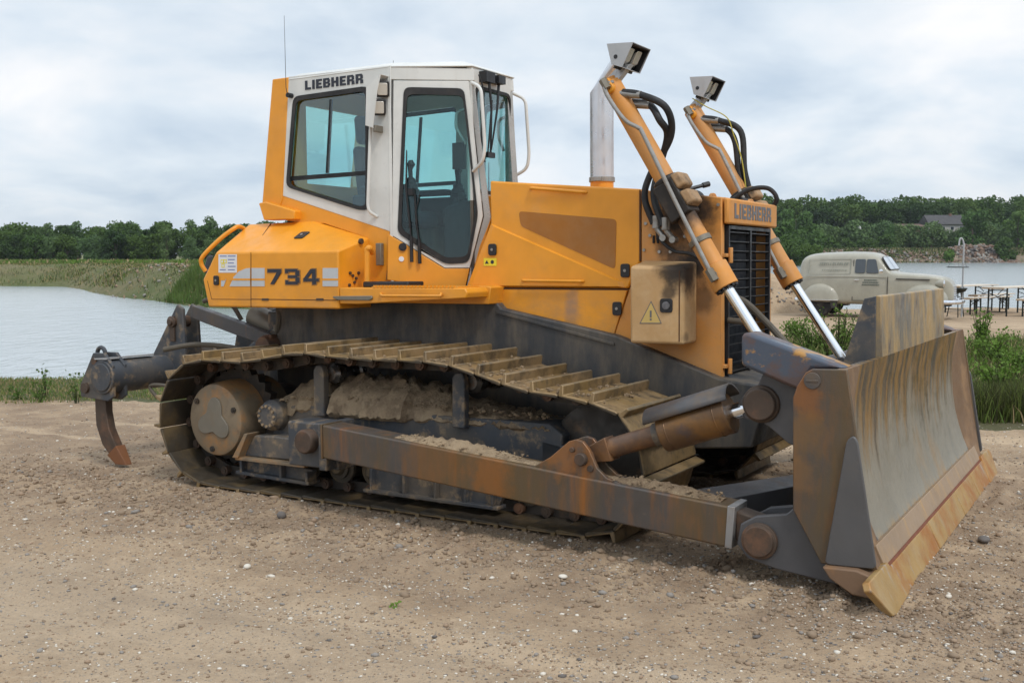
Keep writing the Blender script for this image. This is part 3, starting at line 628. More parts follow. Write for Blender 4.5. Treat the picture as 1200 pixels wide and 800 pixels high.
# ---- lift cylinders
for sgn in (-1, 1):
    y = sgn * .72
    A = np.array(my(716,98,-.72)); Bp = np.array(my(851.5,337,-.72)); Cp = np.array(my(891,398,-.72)); Cp = Cp + (Cp - Bp) / np.linalg.norm(Cp - Bp) * .36
    for v in (A, Bp, Cp): v[1] = y
    d = nrm(Bp - A); side = np.array([0, 1., 0]); up = np.cross(d, side); up = up if up[2] > 0 else -up
    m = MB(); m.cyl(A, Bp - d * .16, .066, n=32); m.cyl(Bp - d * .16, Bp, .082, n=32); m.cyl(A - d * .03, A + d * .02, .05, n=24)
    lc = m.build('lift_cylinder', orange2, doz, bevel=.004)
    m = MB()
    for kk in range(12):
        th = kk * math.pi / 6; o_ = side * math.cos(th) * .066 + up * math.sin(th) * .066; m.cyl(Bp + o_ - d * .002, Bp + o_ + d * .014, .010, n=6)
    m.cyl(Bp, Bp + d * .012, .055, n=24); m.build('gland_bolts', blackm, lc)
    m = MB(); m.cyl(Bp - d * .05, Cp + d * .10, .034, n=28); m.build('piston_rod', chrome, lc)
    # clamp
    T = A + d * np.linalg.norm(Bp - A) * .78
    m = MB(); m.cyl(T - d * .018, T + d * .018, .075, n=28)
    for s2 in (-1, 1): m.cyl(T + side * s2 * .085 - up * .02, T + side * s2 * .085 + up * .02, .018, n=8); m.hexa([tuple(T + side * s2 * a + up * b + d * c) for a, b, c in ((.06,-.015,-.018),(.11,-.015,-.018),(.11,-.015,.018),(.06,-.015,.018),(.06,.015,-.018),(.11,.015,-.018),(.11,.015,.018),(.06,.015,.018))])
    m.build('pipe_clamp', silver_dust, lc, bevel=.003)
    # rigid pipe along the barrel
    so2 = side * (-1 if sgn < 0 else -1)
    q = lambda t_, a, b: tuple(A + d * t_ + side * a * 1.0 + up * b)
    s_ = -1.0
    Lb = np.linalg.norm(Bp - A)
    pp = [q(.02, s_ * .05, .03), q(.03, s_ * .115, .0), q(.10, s_ * .125, -.02), q(.30, s_ * .13, .00), q(.40, s_ * .12, .05), q(.46, s_ * .115, .055), q(Lb * .6, s_ * .105, .02), q(Lb * .93, s_ * .10, -.01)]
    m = MB(); m.tube(spline(pp, 6), .014, 10); m.build('hydraulic_pipe', fitm, lc)
    m = MB(); e1 = np.array(pp[-1]); m.cyl(e1 - d * .03, e1 + d * .05, .028, n=6); m.cyl(e1 + d * .01, e1 + d * .01 + side * .07, .028, n=12); m.build('pipe_elbow', silver_dust, lc); m = MB(); m.cyl(np.array(pp[1]) - d * .04, np.array(pp[1]) + d * .03, .027, n=6); m.build('pipe_fitting', silver_dust, lc)
    # head bracket
    m = MB(); m.cyl(A + d * .05 + side * .095, A + d * .05 - side * .095, .035, n=16); m.hexa([tuple(A + d * a + side * b + up * c) for a, b, c in ((-.01,-.09,-.02),(.07,-.09,-.02),(.07,.09,-.02),(-.01,.09,-.02),(-.01,-.09,.03),(.07,-.09,.03),(.07,.09,.03),(-.01,.09,.03))]); m.build('head_block', orange, lc, bevel=.006)
    # hoses from the head down to the hood
    for j, (bx_, r_) in enumerate(((.27, .023), (.18, .023))):
        st_ = A + d * (.11 + .07 * j) + up * .05 + side * (.03 if j else -.03)
        if sgn < 0:
            end = np.array(my(766 + 11 * j, 262 + 2 * j, -.60 - .02 * j)); mid2 = np.array(my(755.5 + 11 * j, 232, -.60)); mid1 = np.array(my(786 - 4 * j, 160, -.62)); m15 = np.array(my(762 + 8 * j, 205, -.58))
        else:
            end = np.array([1.28, .62, 2.02]); mid2 = np.array([1.27, .64, 2.12]) ; mid1 = A + d * .62 + up * (.115 - .05 * j); m15 = A + d * .90 + up * (.00 - .03 * j)
        path = [st_, st_ + nrm(d * .35 + np.array([.9, 0, .05])) * .13, A + d * (.36 + .04 * j) + up * (.235 - .075 * j), mid1, m15, mid2, end]
        m = MB(); m.tube(spline([tuple(p) for p in path], 8), r_, 12); m.build('hydraulic_hose', rubberm, lc)
        m = MB(); m.cyl(st_ - up * .02, path[1], .026, n=12); m.build('hose_fitting', fitm, lc); m = MB(); m.cyl(end - np.array([-.02, 0, -.05]), end + np.array([.02, 0, -.03]), .029, n=12)
        m.cyl(end + np.array([.02, 0, -.03]), end + np.array([.065, .0, -.085]), .019, n=10); m.cyl(end + np.array([.075, .03, -.095]), end + np.array([.075, -.03, -.095]), .022, n=14); m.build('hose_fitting', fitm, lc)
    # yellow cable on the far cylinder
    if sgn > 0:
        m = MB(); m.tube(spline([tuple(A + d * a + up * b + side * -.05) for a, b in ((-.06,.06),(.06,.12),(.22,.21),(.36,.19),(.55,.15),(.75,.07),(.86,.02),(.95,-.03))], 6), .0045, 6); m.build('cable', grime('dull_yellow', (.42, .36, .05), .6, 0, [], None), lc)
    # trunnion mount
    Tn = A + d * np.linalg.norm(Bp - A) * .585
    m = MB()
    m.hexa([tuple(Tn + d * a + side * b + up * c) for a, b, c in ((-.13,-.09,-.085),(.13,-.09,-.085),(.13,.10,-.085),(-.13,.10,-.085),(-.13,-.09,.07),(.12,-.09,.07),(.12,.10,.07),(-.13,.10,.07))])
    m.cyl(Tn - d * .16, Tn - d * .12, .09, n=28); m.cyl(Tn + side * .30 * (1 if sgn < 0 else -1), Tn - side * .02, .085, n=24)
    tn = m.build('trunnion_block', sootm := grime('oily_casting', (.022, .016, .012), .55, .1, [((.13, .075, .035), 5, .55, .75, .6, I1)], (40, .3)), doz, bevel=.012)
    m = MB()
    for a in (-.09, .035): m.hexa([tuple(Tn + d * (a + p) + side * q_ + up * r_) for p, q_, r_ in ((-.055,-.095,.065),(.055,-.095,.065),(.055,.09,.065),(-.055,.09,.065),(-.045,-.08,.125),(.045,-.08,.125),(.045,.075,.125),(-.045,.075,.125))])
    m.build('bearing_cap', capm := grime('tan_casting', (.36, .22, .11), .65, .1, [((.05, .035, .02), 6, .48, .66, .85, I1)], (40, .3)), tn, bevel=.014)
    # work lamps on top
    L0 = my(714,75,-.80); P4 = [my(a, b, -.80) for a, b in ((711,51.5),(742,49.5),(729,79),(716.5,75.5))]
    yy0, yy1 = (-.80, -.52) if sgn < 0 else (.64, .92)
    m = MB(); o4 = [(p[0], p[2]) for p in P4]
    n = 4
    pl = [(x, yy0, z) for x, z in o4]; pr = [(x, yy1, z) for x, z in o4]
    for a, b in ((pl, .004), (pr, -.004)): m.slab(a, (0, b, 0))
    for i0, i1 in ((0, 1), (3, 0), (2, 3)):
        p, q2 = o4[i0], o4[i1]; cen = np.mean(np.array(o4), 0); nn = nrm(cen - (np.array(p) + np.array(q2)) / 2)
        m.slab([(p[0], yy0 + .004, p[1]), (q2[0], yy0 + .004, q2[1]), (q2[0], yy1 - .004, q2[1]), (p[0], yy1 - .004, p[1])], (nn[0] * .004, 0, nn[1] * .004))
    lb = m.build('lamp_housing', zinc, doz)
    m = MB(); fr0, fr1 = np.array(o4[1]), np.array(o4[2]); ins = nrm(np.array(o4[0]) - np.array(o4[1])) * .07
    a_, b_ = fr0 + ins, fr1 + ins * .8; m.slab([(a_[0], yy0 + .006, a_[1] - .006), (b_[0], yy0 + .006, b_[1]), (b_[0], yy1 - .006, b_[1]), (a_[0], yy1 - .006, a_[1] - .006)], (-.01, 0, 0)); [m.slab([(o4[0][0] + .01, y_, o4[0][1] - .008), (o4[1][0] - .008, y_, o4[1][1] - .006), (o4[2][0] - .006, y_, o4[2][1] + .006), (o4[3][0] + .008, y_, o4[3][1] + .008)], (0, .003, 0)) for y_ in (yy0 + .006, yy1 - .010)]; m.slab([(o4[0][0] + .01, yy0 + .006, o4[0][1] - .007), (o4[1][0] - .006, yy0 + .006, o4[1][1] - .007), (o4[1][0] - .006, yy1 - .006, o4[1][1] - .007), (o4[0][0] + .01, yy1 - .006, o4[0][1] - .007)], (0, 0, -.003)); m.build('lamp_back', blackm, lb)
    for yl in (yy0 + .085, yy1 - .075):
        cc = (fr0 * .50 + fr1 * .5) + ins * .75; dd = nrm(fr1 - fr0)
        qd = [(cc[0] + dd[0] * a, yl + b, cc[1] + dd[1] * a) for a, b in ((-.045,-.038),(.045,-.038),(.045,.038),(-.045,.038))]
        m = MB(); m.slab(rounded(qd, .015), (.03, 0, .012)); m.build('lamp_lens', lampm, lb, bevel=.004)
    m = MB(); m.lathe_y((P4[3][0] + .03, yy0, P4[3][2] + .045), [(.014, .003), (.014, -.002)], 12); m.build('hole', blackm, lb)
    m = MB(); bz = np.array([P4[3][0] + .03, (yy0 + yy1) / 2, P4[3][2]]); m.hexa([tuple(p) for p in (A + np.array([-.05, -.03, .0]), A + np.array([.05, -.03, .0]), A + np.array([.05, .03, .0]), A + np.array([-.05, .03, .0]), bz + np.array([-.02, -.03, .02]), bz + np.array([.05, -.03, .01]), bz + np.array([.05, .03, .01]), bz + np.array([-.02, .03, .02]))]); m.build('lamp_bracket', zinc, doz, bevel=.003)

# dark hose bundle hanging over the hood and grille
m = MB(); m.tube(spline([(1.78,-.40,1.45),(1.90,-.42,1.42),(2.05,-.40,1.28),(2.25,-.42,1.10),(2.55,-.45,1.0),(2.78,-.5,.98)], 8), .022, 10); m.tube(spline([(1.80,-.44,1.30),(1.95,-.44,1.27),(2.15,-.44,1.10),(2.5,-.5,.94),(2.78,-.55,.90)], 8), .02, 10); m.build('hydraulic_hose', armhose := grime('dusty_hose', (.09, .075, .055), .7), doz)
m = MB(); cc = my(896,229,.45); m.tube(spline([(cc[0] - .28, .40, cc[2] - .06), (cc[0] - .12, .43, cc[2] + .04), (cc[0] + .02, .46, cc[2] + .05), (cc[0] + .08, .48, cc[2] - .03), (cc[0] + .0, .50, cc[2] - .10), (cc[0] - .15, .45, cc[2] - .07)], 8), .017, 10); m.build('hydraulic_hose', rubberm, doz)
m = MB(); a = my(806,222,-.62); b = my(831,215.5,-.50); m.cyl(a, b, .012, n=8); m.cyl(tuple(np.array(a) * .3 + np.array(b) * .7), b, .018, n=8); m.build('rubber_catch', blackm, doz)
m = MB(); m.tube(spline([my(770,272,-.53), my(776,283,-.54), my(790,294,-.54), my(808,297,-.54), my(818,302,-.53)], 6), .012, 8); m.tube(spline([my(766,285,-.525), my(766,276,-.53)], 3), .008, 6); m.tube(spline([my(771,285,-.525), my(770,274,-.53)], 3), .008, 6); m.build('cable', rubberm, doz)

# ---- rear body (734 side)
for sgn in (-1, 1):
    T = []
    yo = -.98
    g = lambda px, py, y=yo: my(px, py, y)
    b0, b1 = g(244,359.5), g(397,361); s0, s1 = g(237.6,328), g(253,296); s2 = g(396,294)
    t0 = my(278,279,-.80); t1 = my(292,263,-.62); t2 = my(367,259,-.62); t3 = my(431,279,-.62)
    base = min(b0[2], b1[2])
    xf = s2[0]
    pts = [(b0[0], yo, base), (xf, yo, base), s0, s1, (xf, yo, s2[2]), (b0[0] + .02, -.45, base), (xf, -.45, base),
           (s0[0], -.5, s0[2]), (s1[0], -.5, s1[2] + .05), t1, t2, (xf, -.62, t3[2]), (t1[0], -.45, t1[2]), (t2[0], -.45, t2[2]), (xf, -.45, t3[2])]
    m = MB(); m.hull(pts)
    if sgn > 0: m = m.mirror()
    rb = m.build('rear_tank', orange, doz, bevel=.014, seg=3, smooth=25)
    m = MB(); yg = yo - .0015
    def line(p, q, w_=.006, y=yg):
        a, b = np.array(my(*p, y)), np.array(my(*q, y)); d_ = nrm(b - a); s_ = np.cross(d_, (0, 1, 0)) * w_ / 2; m.slab([tuple(a - s_), tuple(b - s_), tuple(b + s_), tuple(a + s_)], (0, .003, 0))
    line((294,297),(294,360)); line((294,350.5),(396,351.8)); line((248,350.5),(294,350.8), .004); line((243,329),(248,350.5), .004)
    def line3(a, b, nrm_, w_=.006):
        a, b = np.array(a), np.array(b); d_ = nrm(b - a); s_ = np.cross(d_, nrm_) * w_ / 2; o_ = np.array(nrm_) * .0025
        m.slab([tuple(a - s_ + o_), tuple(b - s_ + o_), tuple(b + s_ + o_), tuple(a + s_ + o_)], tuple(-o_ * 1.6))
    sn = nrm(np.cross(np.array(t1) - np.array(s1), np.array(s2) - np.array(s1))); sn = sn if sn[2] > 0 else -sn
    zc_ = s1[2]
    line3(my(294,296.5,yo), my(318,261,-.62), sn)
    if sgn > 0: m = m.mirror()
    m.build('panel_gap', seamm, rb, smooth=0)
    # hinges
    m = MB()
    for px in (311, 375): c = my(px, 351, yo); m.box((c[0] - .035, c[1] - .006, c[2] - .008), (c[0] + .035, c[1] + .002, c[2] + .010))
    if sgn > 0: m = m.mirror()
    m.build('hinge', shankm, rb, bevel=.002)
    # decals
    m = MB(); yd = yo - .003
    q = lambda *p: [my(a, b, yd) for a, b in p]
    for band, c in (((314, 337), 0), ((340, 345), 1)): pass
    for px0, px1 in ((294.8, 310), (378, 396)):
        m.slab(q((px0,314),(px1,314),(px1,335.5),(px0,335.5)), (0, .002, 0)); m = m.mirror() if sgn > 0 else m; m.build('silver_decal', silver, rb, smooth=0); m = MB()
    m.slab(q((269,335.5),(293,335.5),(293,314),(288,314.5),(280,318),(274,324)), (0, .002, 0)); m.slab(q((259,335.5),(262,335.5),(265,327),(259,327)), (0, .002, 0))
    if sgn > 0: m = m.mirror()
    dcl = m.build('silver_decal', silver, rb, smooth=0)
    m = MB(); yd = yo - .0045
    for px0, px1 in ((294.8, 310), (378, 396), (269, 293), (259, 264)):
        m.slab(q((px0,326.3),(px1,326.3),(px1,328.6),(px0,328.6)), (0, .0015, 0))
    if sgn > 0: m = m.mirror()
    m.build('decal_line', orange, dcl, smooth=0)
    u = nrm(np.array(my(374,334,yo)) - np.array(my(313,334,yo)))
    o0 = np.array(my(314.5,333,yo)); hgt = my(314,315.5,yo)[2] - my(314,333,yo)[2]
    wn = lettering(MB(), '734', (0,0,0), (1,0,0), (0,0,1), (0,-1,0), hgt, gap=.24); kk = abs(my(374,333,yo)[0] - my(314.5,333,yo)[0]) / (wn - .24 * hgt)
    if sgn < 0:
        m = MB(); lettering(m, '734', o0 + (0, -.0025, 0), (1,0,0), (0,0,1), (0,-1,0), hgt, wide=kk, gap=.24, grow=.05, thick=.002); m.build('number_outline', brownink, rb, smooth=0)
        m = MB(); lettering(m, '734', o0 + (0, -.0050, 0), (1,0,0), (0,0,1), (0,-1,0), hgt, wide=kk, gap=.24); m.build('number', inkm, rb, smooth=0)
    else:
        m = MB(); o1 = np.array([o0[0] + (wn) * kk, -o0[1] + .003, o0[2]]); lettering(m, '734', o1, (-1,0,0), (0,0,1), (0,1,0), hgt, wide=kk, gap=.24); m.build('number', inkm, rb, smooth=0)
    if sgn < 0:
        c = my(254,328.5,yo); m = MB(); m.slab(rounded([(c[0] + a, yo, c[2] + b) for a, b in ((-.028,-.038),(.028,-.038),(.028,.038),(-.028,.038))], .015), (0, -.012, 0)); l = m.build('door_latch', blackm, rb, bevel=.003)
        m = MB(); m.lathe_y((c[0], yo, c[2]), [(.009, -.012), (.009, -.016)], 12); m.build('lock', fitm, l)
        # latch on the sloping lid
        c = np.array(my(353.5,275,-.80)); e1 = np.array([1., 0, 0]); e2 = nrm(np.array([0, .36, .245])); en = np.cross(e1, e2); en = -en if en[1] > 0 else en
        base_pt = np.array(s2); c = c + en * (np.dot(base_pt - c, sn) / np.dot(en, sn))
        m = MB(); m.slab(rounded([tuple(c + e1 * a + e2 * b) for a, b in ((-.055,-.045),(.035,-.045),(.055,.045),(-.035,.045))], .015), tuple(en * .014)); l = m.build('door_latch', blackm, rb, bevel=.003)
        m = MB(); m.cyl(c + en * .01, c + en * .018, .012, n=12); m.build('lock', fitm, l)
        # data sticker
        yd = yo - .002; m = MB(); m.slab(q((256,298),(277.5,298),(277.5,319.5),(256,319.5)), (0, .0015, 0)); sk = m.build('white_notice', paperm, rb)
        m = MB(); yd = yo - .0032
        for i in range(5):
            for a, b in ((257.5, 265.5), (267, 276)):
                if i and a < 260 and i < 4: continue
                m.slab(q((a,299.5 + i * 4),(b - (i % 3),299.5 + i * 4),(b - (i % 3),300.7 + i * 4),(a,300.7 + i * 4)), (0, .001, 0))
        m.build('print_lines', grime('blue_print', (.2, .24, .42), .6, 0, [], None), sk, smooth=0)
        m = MB(); 
        for a, b in ((258.5,304),(262,304),(259.5,309)): m.holed(q((a,b),(a + 3.6,b),(a + 3.6,b + 4.5),(a,b + 4.5)), shrink(q((a,b),(a + 3.6,b),(a + 3.6,b + 4.5),(a,b + 4.5)), .6), (0, .001, 0))
        m.build('emblem', yellowm, sk, smooth=0)
# guard rail round the back of the near tank
m = MB(); m.tube(spline([my(241,318,-.9), my(236,309,-.92), my(238,300,-.92), my(258,280,-.85), my(274,268,-.78), my(280,265.5,-.72), my(286,268,-.66)], 6), .018, 10); both('hand_rail', m, orange, doz)
m = MB(); m.hull([my(243,300,-.75), my(250,299,-.75), my(244,322,-.8), my(238,318,-.8), my(243,300,-.5), my(250,299,-.5), my(244,322,-.5), my(238,318,-.5)]); m.build('rear_lamp_box', blackm, doz, bevel=.01)

# ---- cab: side plane Y = -.62, door plane turned in towards the front, front plane
YC = -.62
DU = nrm([.858, .514, 0]); DN = np.array([DU[1], -DU[0], 0.0])
pc0 = my(457.5, 200, YC); D0 = np.array([pc0[0], YC, 0])
def pd(px, py, off=0.0):
    d = _ray(px, py); t = np.dot(D0 + DN * off - CAM_M, DN) / np.dot(d, DN); return tuple(CAM_M + d * t)
XF = pd(554, 200)[0]; YF = pd(554, 200)[1]
xr = my(338, 150, YC)[0]
cab = MB()
ZT = my(444, 79, YC)[2] - .010
# side panel (white) with window opening
zb_ = lambda px, py: my(px, py, YC)
holeS = rounded([zb_(*p) for p in ((344.5,113.5),(432,101),(432,246),(421,246),(336,219))], .06)
outS = [zb_(*p) for p in ((338,90),(457.5,76.5),(457.5,271.5),(331,229.5))]
m = MB(); m.holed(outS, holeS, (0, .05, 0)); cabside = both('cab_side', m, white, doz, bevel=.004)[0]
m = MB(); m.holed([tuple(p) for p in holeS], shrink(holeS, .93), (0, -.012, 0)); rings = both('window_seal', m, rubberm, doz)
m = MB(); yy = YC + .012; m.slab([(x, yy, z) for x, _, z in shrink(holeS, .985)], (0, .003, 0)); both('side_window', m, cabglass, doz, smooth=0)
# sliding window frame bars
m = MB(); m.slab([my(*p, yy) for p in ((386,117),(388.5,116.5),(384,203),(381.5,203))], (0, .02, 0)); m.slab([my(*p, yy) for p in ((338,207),(431,200),(431,205),(338,212))], (0, .025, 0)); both('window_bar', m, rubberm, doz)
m = MB(); m.slab([(x, y, z) for x, y, z in [my(*p, YC + .003) for p in ((331,229.3),(457.5,271.3),(457.5,333),(441,333),(431,345),(431,279),(380,262),(350,261),(322,256),(303,240))]], (0, .05, 0)); both('cab_base_panel', m, orange, doz, bevel=.004)
# rear orange upright and ledge
c4 = [my(*p, YC - .006) for p in ((319,93),(338,90.5),(331,232),(325,252),(307,238))]
m = MB(); m.slab(c4, (0, .16, 0)); both('rops_post', m, orange, doz, bevel=.008)
m = MB(); m.slab([my(*p, YC - .07) for p in ((303,238),(311,236.5),(345,247),(345,257),(309,258))], (0, .12, 0)); both('ledge', m, orange, doz, bevel=.008)
# rear wall of the cab with a wide window
XR = xr - .01
zlo = 2.35
m = MB(); m.holed([(XR, YC + .06, 2.0), (XR, -YC - .06, 2.0), (XR, -YC - .06, ZT), (XR, YC + .06, ZT)], [(XR, -.44, zlo), (XR, .44, zlo), (XR, .44, 2.98), (XR, -.44, 2.98)], (.04, 0, 0)); m.build('rear_wall', orange, doz, bevel=.004)
m = MB(); m.box((XR + .015, -.445, zlo - .005), (XR + .018, .445, 2.985)); m.build('rear_window', cabglass, doz, smooth=0)
# corner pillar between side and door
m = MB(); zl, zh = my(457, 333, YC)[2], ZT
m.hull([(D0[0] - .012, YC - .004, zl), (D0[0] - .012, YC + .06, zl), tuple(D0 + DU * .012 + DN * .002 + (0, 0, zl)), tuple(D0 + DU * .012 - DN * .06 + (0, 0, zl)),
        (D0[0] - .012, YC - .004, zh), (D0[0] - .012, YC + .06, zh), tuple(D0 + DU * .012 + DN * .002 + (0, 0, zh)), tuple(D0 + DU * .012 - DN * .06 + (0, 0, zh))]); 
lowz = pd(457, 272)[2]
both('door_post', m, white, doz, bevel=.004)
# door: white upper with glass, orange lower
D = lambda *pts, off=0.0: [pd(a, b, off) for a, b in pts]
gl = rounded(D((473.5,102.5),(543.5,104),(548,140),(560,252),(549.5,307.5),(522,309.5),(466,273)), .05)
ouW = D((461,94.5),(549,95),(556,160),(566,253),(550.5,314),(521,314),(459.5,276))
m = MB(); m.holed(ouW, gl, tuple(-DN * .045)); dr = m.build('cab_door', white, doz, bevel=.004)
md = m.mirror().build('cab_door', white, doz, bevel=.004)
def dpart(name, mb, mat, **k):
    a = mb.build(name, mat, dr, **k); b = mb.mirror().build(name, mat, md, **k); return a, b
m = MB(); m.holed([tuple(p) for p in gl], shrink(gl, .925), tuple(DN * .010)); dpart('window_seal', m, rubberm)
m = MB(); m.slab([tuple(np.array(p) - DN * .012) for p in shrink(gl, .985)], tuple(-DN * .003)); dpart('door_window', m, cabglass, smooth=0)
m = MB(); m.slab(D((459,276.5),(521,314.8),(550.3,314.8),(545.5,336),(475,336),(475,331),(453.5,328),(455,274.5), off=.002), tuple(-DN * .045)); dpart('door_lower_panel', m, orange, bevel=.004)
m = MB(); m.slab(D((458.3,94),(460.0,94),(458.5,276),(454.0,328),(452.6,328),(456.8,276), off=-.004), tuple(-DN * .003)); both('door_gap', m, blackm, doz)
m = MB(); m.slab(D((549.8,95),(556,95.5),(563,160),(575.5,254.5),(554,331),(546.5,336),(551,314),(567,253.5),(557,160), off=-.012), tuple(-DN * .05)); both('front_pillar', m, pillar := grime('silver_grey_paint', (.40, .39, .37), .3, .35, [(DUST, 6, .55, .8, .3, I1)], None), doz, bevel=.004)
m = MB(); m.slab(D((562,289),(575.5,255.5),(556,331),(549,337), off=-.008), tuple(-DN * .03)); both('pillar_foot', m, orange, doz, bevel=.004)
# header above door
m = MB(); m.slab(D((457.5,78),(554.5,80.5),(556,94.6),(457.5,93.4)), tuple(-DN * .05)); both('door_header', m, white, doz, bevel=.004)
for px, py in ((472,289.5),):
    c = np.array(pd(px, py, .002)); m = MB(); m.cyl(c, c + DN * .014, .030, n=20); m.cyl(c, c + DN * .02, .018, n=16); dpart('door_handle', m, blackm)
    c = np.array(pd(470.5, 303.5, .002)); m = MB(); m.cyl(c, c + DN * .006, .020, n=20); dpart('reflector_dot', m, paperm)
# front frame and glass
zf0 = 2.16
fo = [(XF, YF, zf0), (XF, -YF, zf0), (XF, -YF, ZT), (XF, YF, ZT)]
fi = rounded([(XF, YF + .045, zf0 + .06), (XF, -YF - .045, zf0 + .06), (XF, -YF - .045, ZT - .13), (XF, YF + .045, ZT - .13)], .07)
m = MB(); m.holed(fo, fi, (-.05, 0, 0)); m.build('front_frame', white, doz, bevel=.004)
m = MB(); m.holed([tuple(p) for p in fi], shrink(fi, .94), (.010, 0, 0)); m.build('window_seal', rubberm, doz)
m = MB(); m.slab([(XF - .012, y, z) for _, y, z in shrink(fi, .985)], (-.003, 0, 0)); m.build('windscreen', cabglass, doz, smooth=0)
# lower front closure of the cab, down to the hood
m = MB(); m.box((XF - .03, YF, 1.5), (XF, -YF, zf0 + .001)); m.build('firewall', hullm, doz)
# roof
P2 = [(XR - .005, YC - .003), (D0[0] + .004, YC - .003), (XF + .012, YF - .010), (XF + .012, -YF + .010), (D0[0] + .004, -YC + .003), (XR - .005, -YC + .003)]
def inset(P, a): c = np.mean(np.array(P), 0); return [tuple(np.array(p) - nrm(np.array(p) - c) * a) for p in P]
lo = [(x, y, ZT) for x, y in P2]; mi = [(x, y, ZT + .010) for x, y in P2]; hi = [(x, y, ZT + .055) for x, y in inset(P2, .12)]
m = MB(); k = 6; m.add(lo + mi + hi, [(5,4,3,2,1,0)] + [(i + r_ * k, (i + 1) % k + r_ * k, (i + 1) % k + (r_ + 1) * k, i + (r_ + 1) * k) for r_ in (0, 1) for i in range(k)] + [tuple(range(12, 18))])
roof = m.build('cab_roof', white, doz, bevel=.012, seg=3, smooth=20)
m = MB(); m.add([(x, y, ZT - .004) for x, y in inset(P2, .06)] + [(x, y, ZT - .001) for x, y in inset(P2, .06)], [(0,1,2,3,4,5), (11,10,9,8,7,6)] + [(i, i + 6, (i + 1) % 6 + 6, (i + 1) % 6) for i in range(6)]); m.build('headliner', intm, doz)
# name on the cab side
o0 = np.array(my(357.8, 105.8, YC)); u = (1, 0, 0); e1 = np.array(my(425.8, 96.5, YC)); hL = my(358, 95.0, YC)[2] - my(358, 105.8, YC)[2]
wl = lettering(MB(), 'LIEBHERR', (0,0,0), u, (0,0,1), (0,-1,0), hL); kk = abs(e1[0] - o0[0]) / (wl - .12 * hL)
m = MB(); lettering(m, 'LIEBHERR', (o0[0], YC - .002, o0[2]), u, (0,0,1), (0,-1,0), hL, wide=kk); m.build('lettering', inkm, cabside, smooth=0)
# interior: floor, console, seat, levers
m = MB(); m.hull([(XR + .05, YC + .06, 1.62), (D0[0], YC + .06, 1.62), (XF - .06, YF + .06, 1.62), (XF - .06, -YF - .06, 1.62), (D0[0], -YC - .06, 1.62), (XR + .05, -YC - .06, 1.62), (XR + .05, YC + .06, 1.66), (D0[0], YC + .06, 1.66), (XF - .06, YF + .06, 1.66), (XF - .06, -YF - .06, 1.66), (D0[0], -YC - .06, 1.66), (XR + .05, -YC - .06, 1.66)]); m.build('cab_floor', intm, doz)
m = MB(); m.hull([(XF - .33, y, z) for y in (-.24, .24) for z in (1.66, 2.12)] + [(XF - .07, y, z) for y in (-.24, .24) for z in (1.66, 2.20)]); m.build('dashboard', intm, doz, bevel=.03)
seat = MB(); sx = -1.24
seat.box((sx - .22, -.24, 1.98), (sx + .30, .24, 2.12)); sb = seat.build('operator_seat', seatm, doz, bevel=.05, seg=3)
m = MB(); m.box((sx - .16, -.2, 1.66), (sx + .2, .2, 1.98)); m.build('seat_base', intm, sb, bevel=.02)
m = MB(); m.hull([(sx - .20, y, 2.10) for y in (-.23, .23)] + [(sx - .07, y, 2.10) for y in (-.23, .23)] + [(sx - .30, y, 2.66) for y in (-.19, .19)] + [(sx - .20, y, 2.66) for y in (-.19, .19)]); m.build('backrest', seatm, sb, bevel=.05, seg=3)
m = MB(); m.hull([(sx - .30, y, 2.68) for y in (-.13, .13)] + [(sx - .20, y, 2.68) for y in (-.13, .13)] + [(sx - .33, y, 2.92) for y in (-.12, .12)] + [(sx - .24, y, 2.92) for y in (-.12, .12)]); m.build('headrest', seatm, sb, bevel=.04, seg=3)
for y in (-.33, .33):
    m = MB(); m.box((sx - .1, y - .09, 2.0), (sx + .45, y + .09, 2.24)); m.hull([(sx - .08, y - .06, 2.26), (sx + .36, y - .06, 2.26), (sx + .36, y + .06, 2.26), (sx - .08, y + .06, 2.26), (sx - .05, y - .05, 2.31), (sx + .33, y - .05, 2.31), (sx + .33, y + .05, 2.31), (sx - .05, y + .05, 2.31)]); m.build('armrest_console', intm, doz, bevel=.02)
    m = MB(); jx = sx + .42
    m.tube([(jx, y, 2.22), (jx, y, 2.26), (jx, y, 2.275), (jx, y, 2.30), (jx, y, 2.315), (jx, y, 2.34), (jx, y, 2.36)], [.065, .068, .055, .056, .042, .042, .02], 14); m.tube([(jx, y, 2.34), (jx - .005, y, 2.42), (jx + .005, y, 2.46), (jx, y, 2.49)], [.016, .018, .032, .018], 12); m.build('joystick', blackm, doz)
m = MB(); m.hull([(XR + .08, .1, 2.0), (XR + .08, .5, 2.0), (XR + .42, .5, 2.0), (XR + .42, .1, 2.0), (XR + .08, .1, 2.28), (XR + .08, .5, 2.28), (XR + .34, .5, 2.28), (XR + .34, .1, 2.28)]); m.build('storage_box', intm, doz, bevel=.02)
m = MB(); c = np.array(pd(538, 183, -.12)); m.box(tuple(c - (.05, .02, .10)), tuple(c + (.05, .02, .10))); m.tube(spline([tuple(c), tuple(c + (0, 0, -.2)), tuple(c + (-.02, .02, -.26)), tuple(c + (0, .02, -.7))], 5), .009, 8); m.build('monitor', blackm, doz, bevel=.01)
def tube_part(name, pts, r, mat, parent=None, mir=True, k=6):
    m = MB(); m.tube(spline(pts, k) if k else pts, r, 10); 
    return both(name, m, mat, parent or doz) if mir else m.build(name, mat, parent or doz)
tube_part('grab_handle', rounded_open([pd(547,128,-.06), pd(535,131,-.07), pd(534,150,-.07), pd(546,169,-.06)], .04), .012, pillar, k=0)
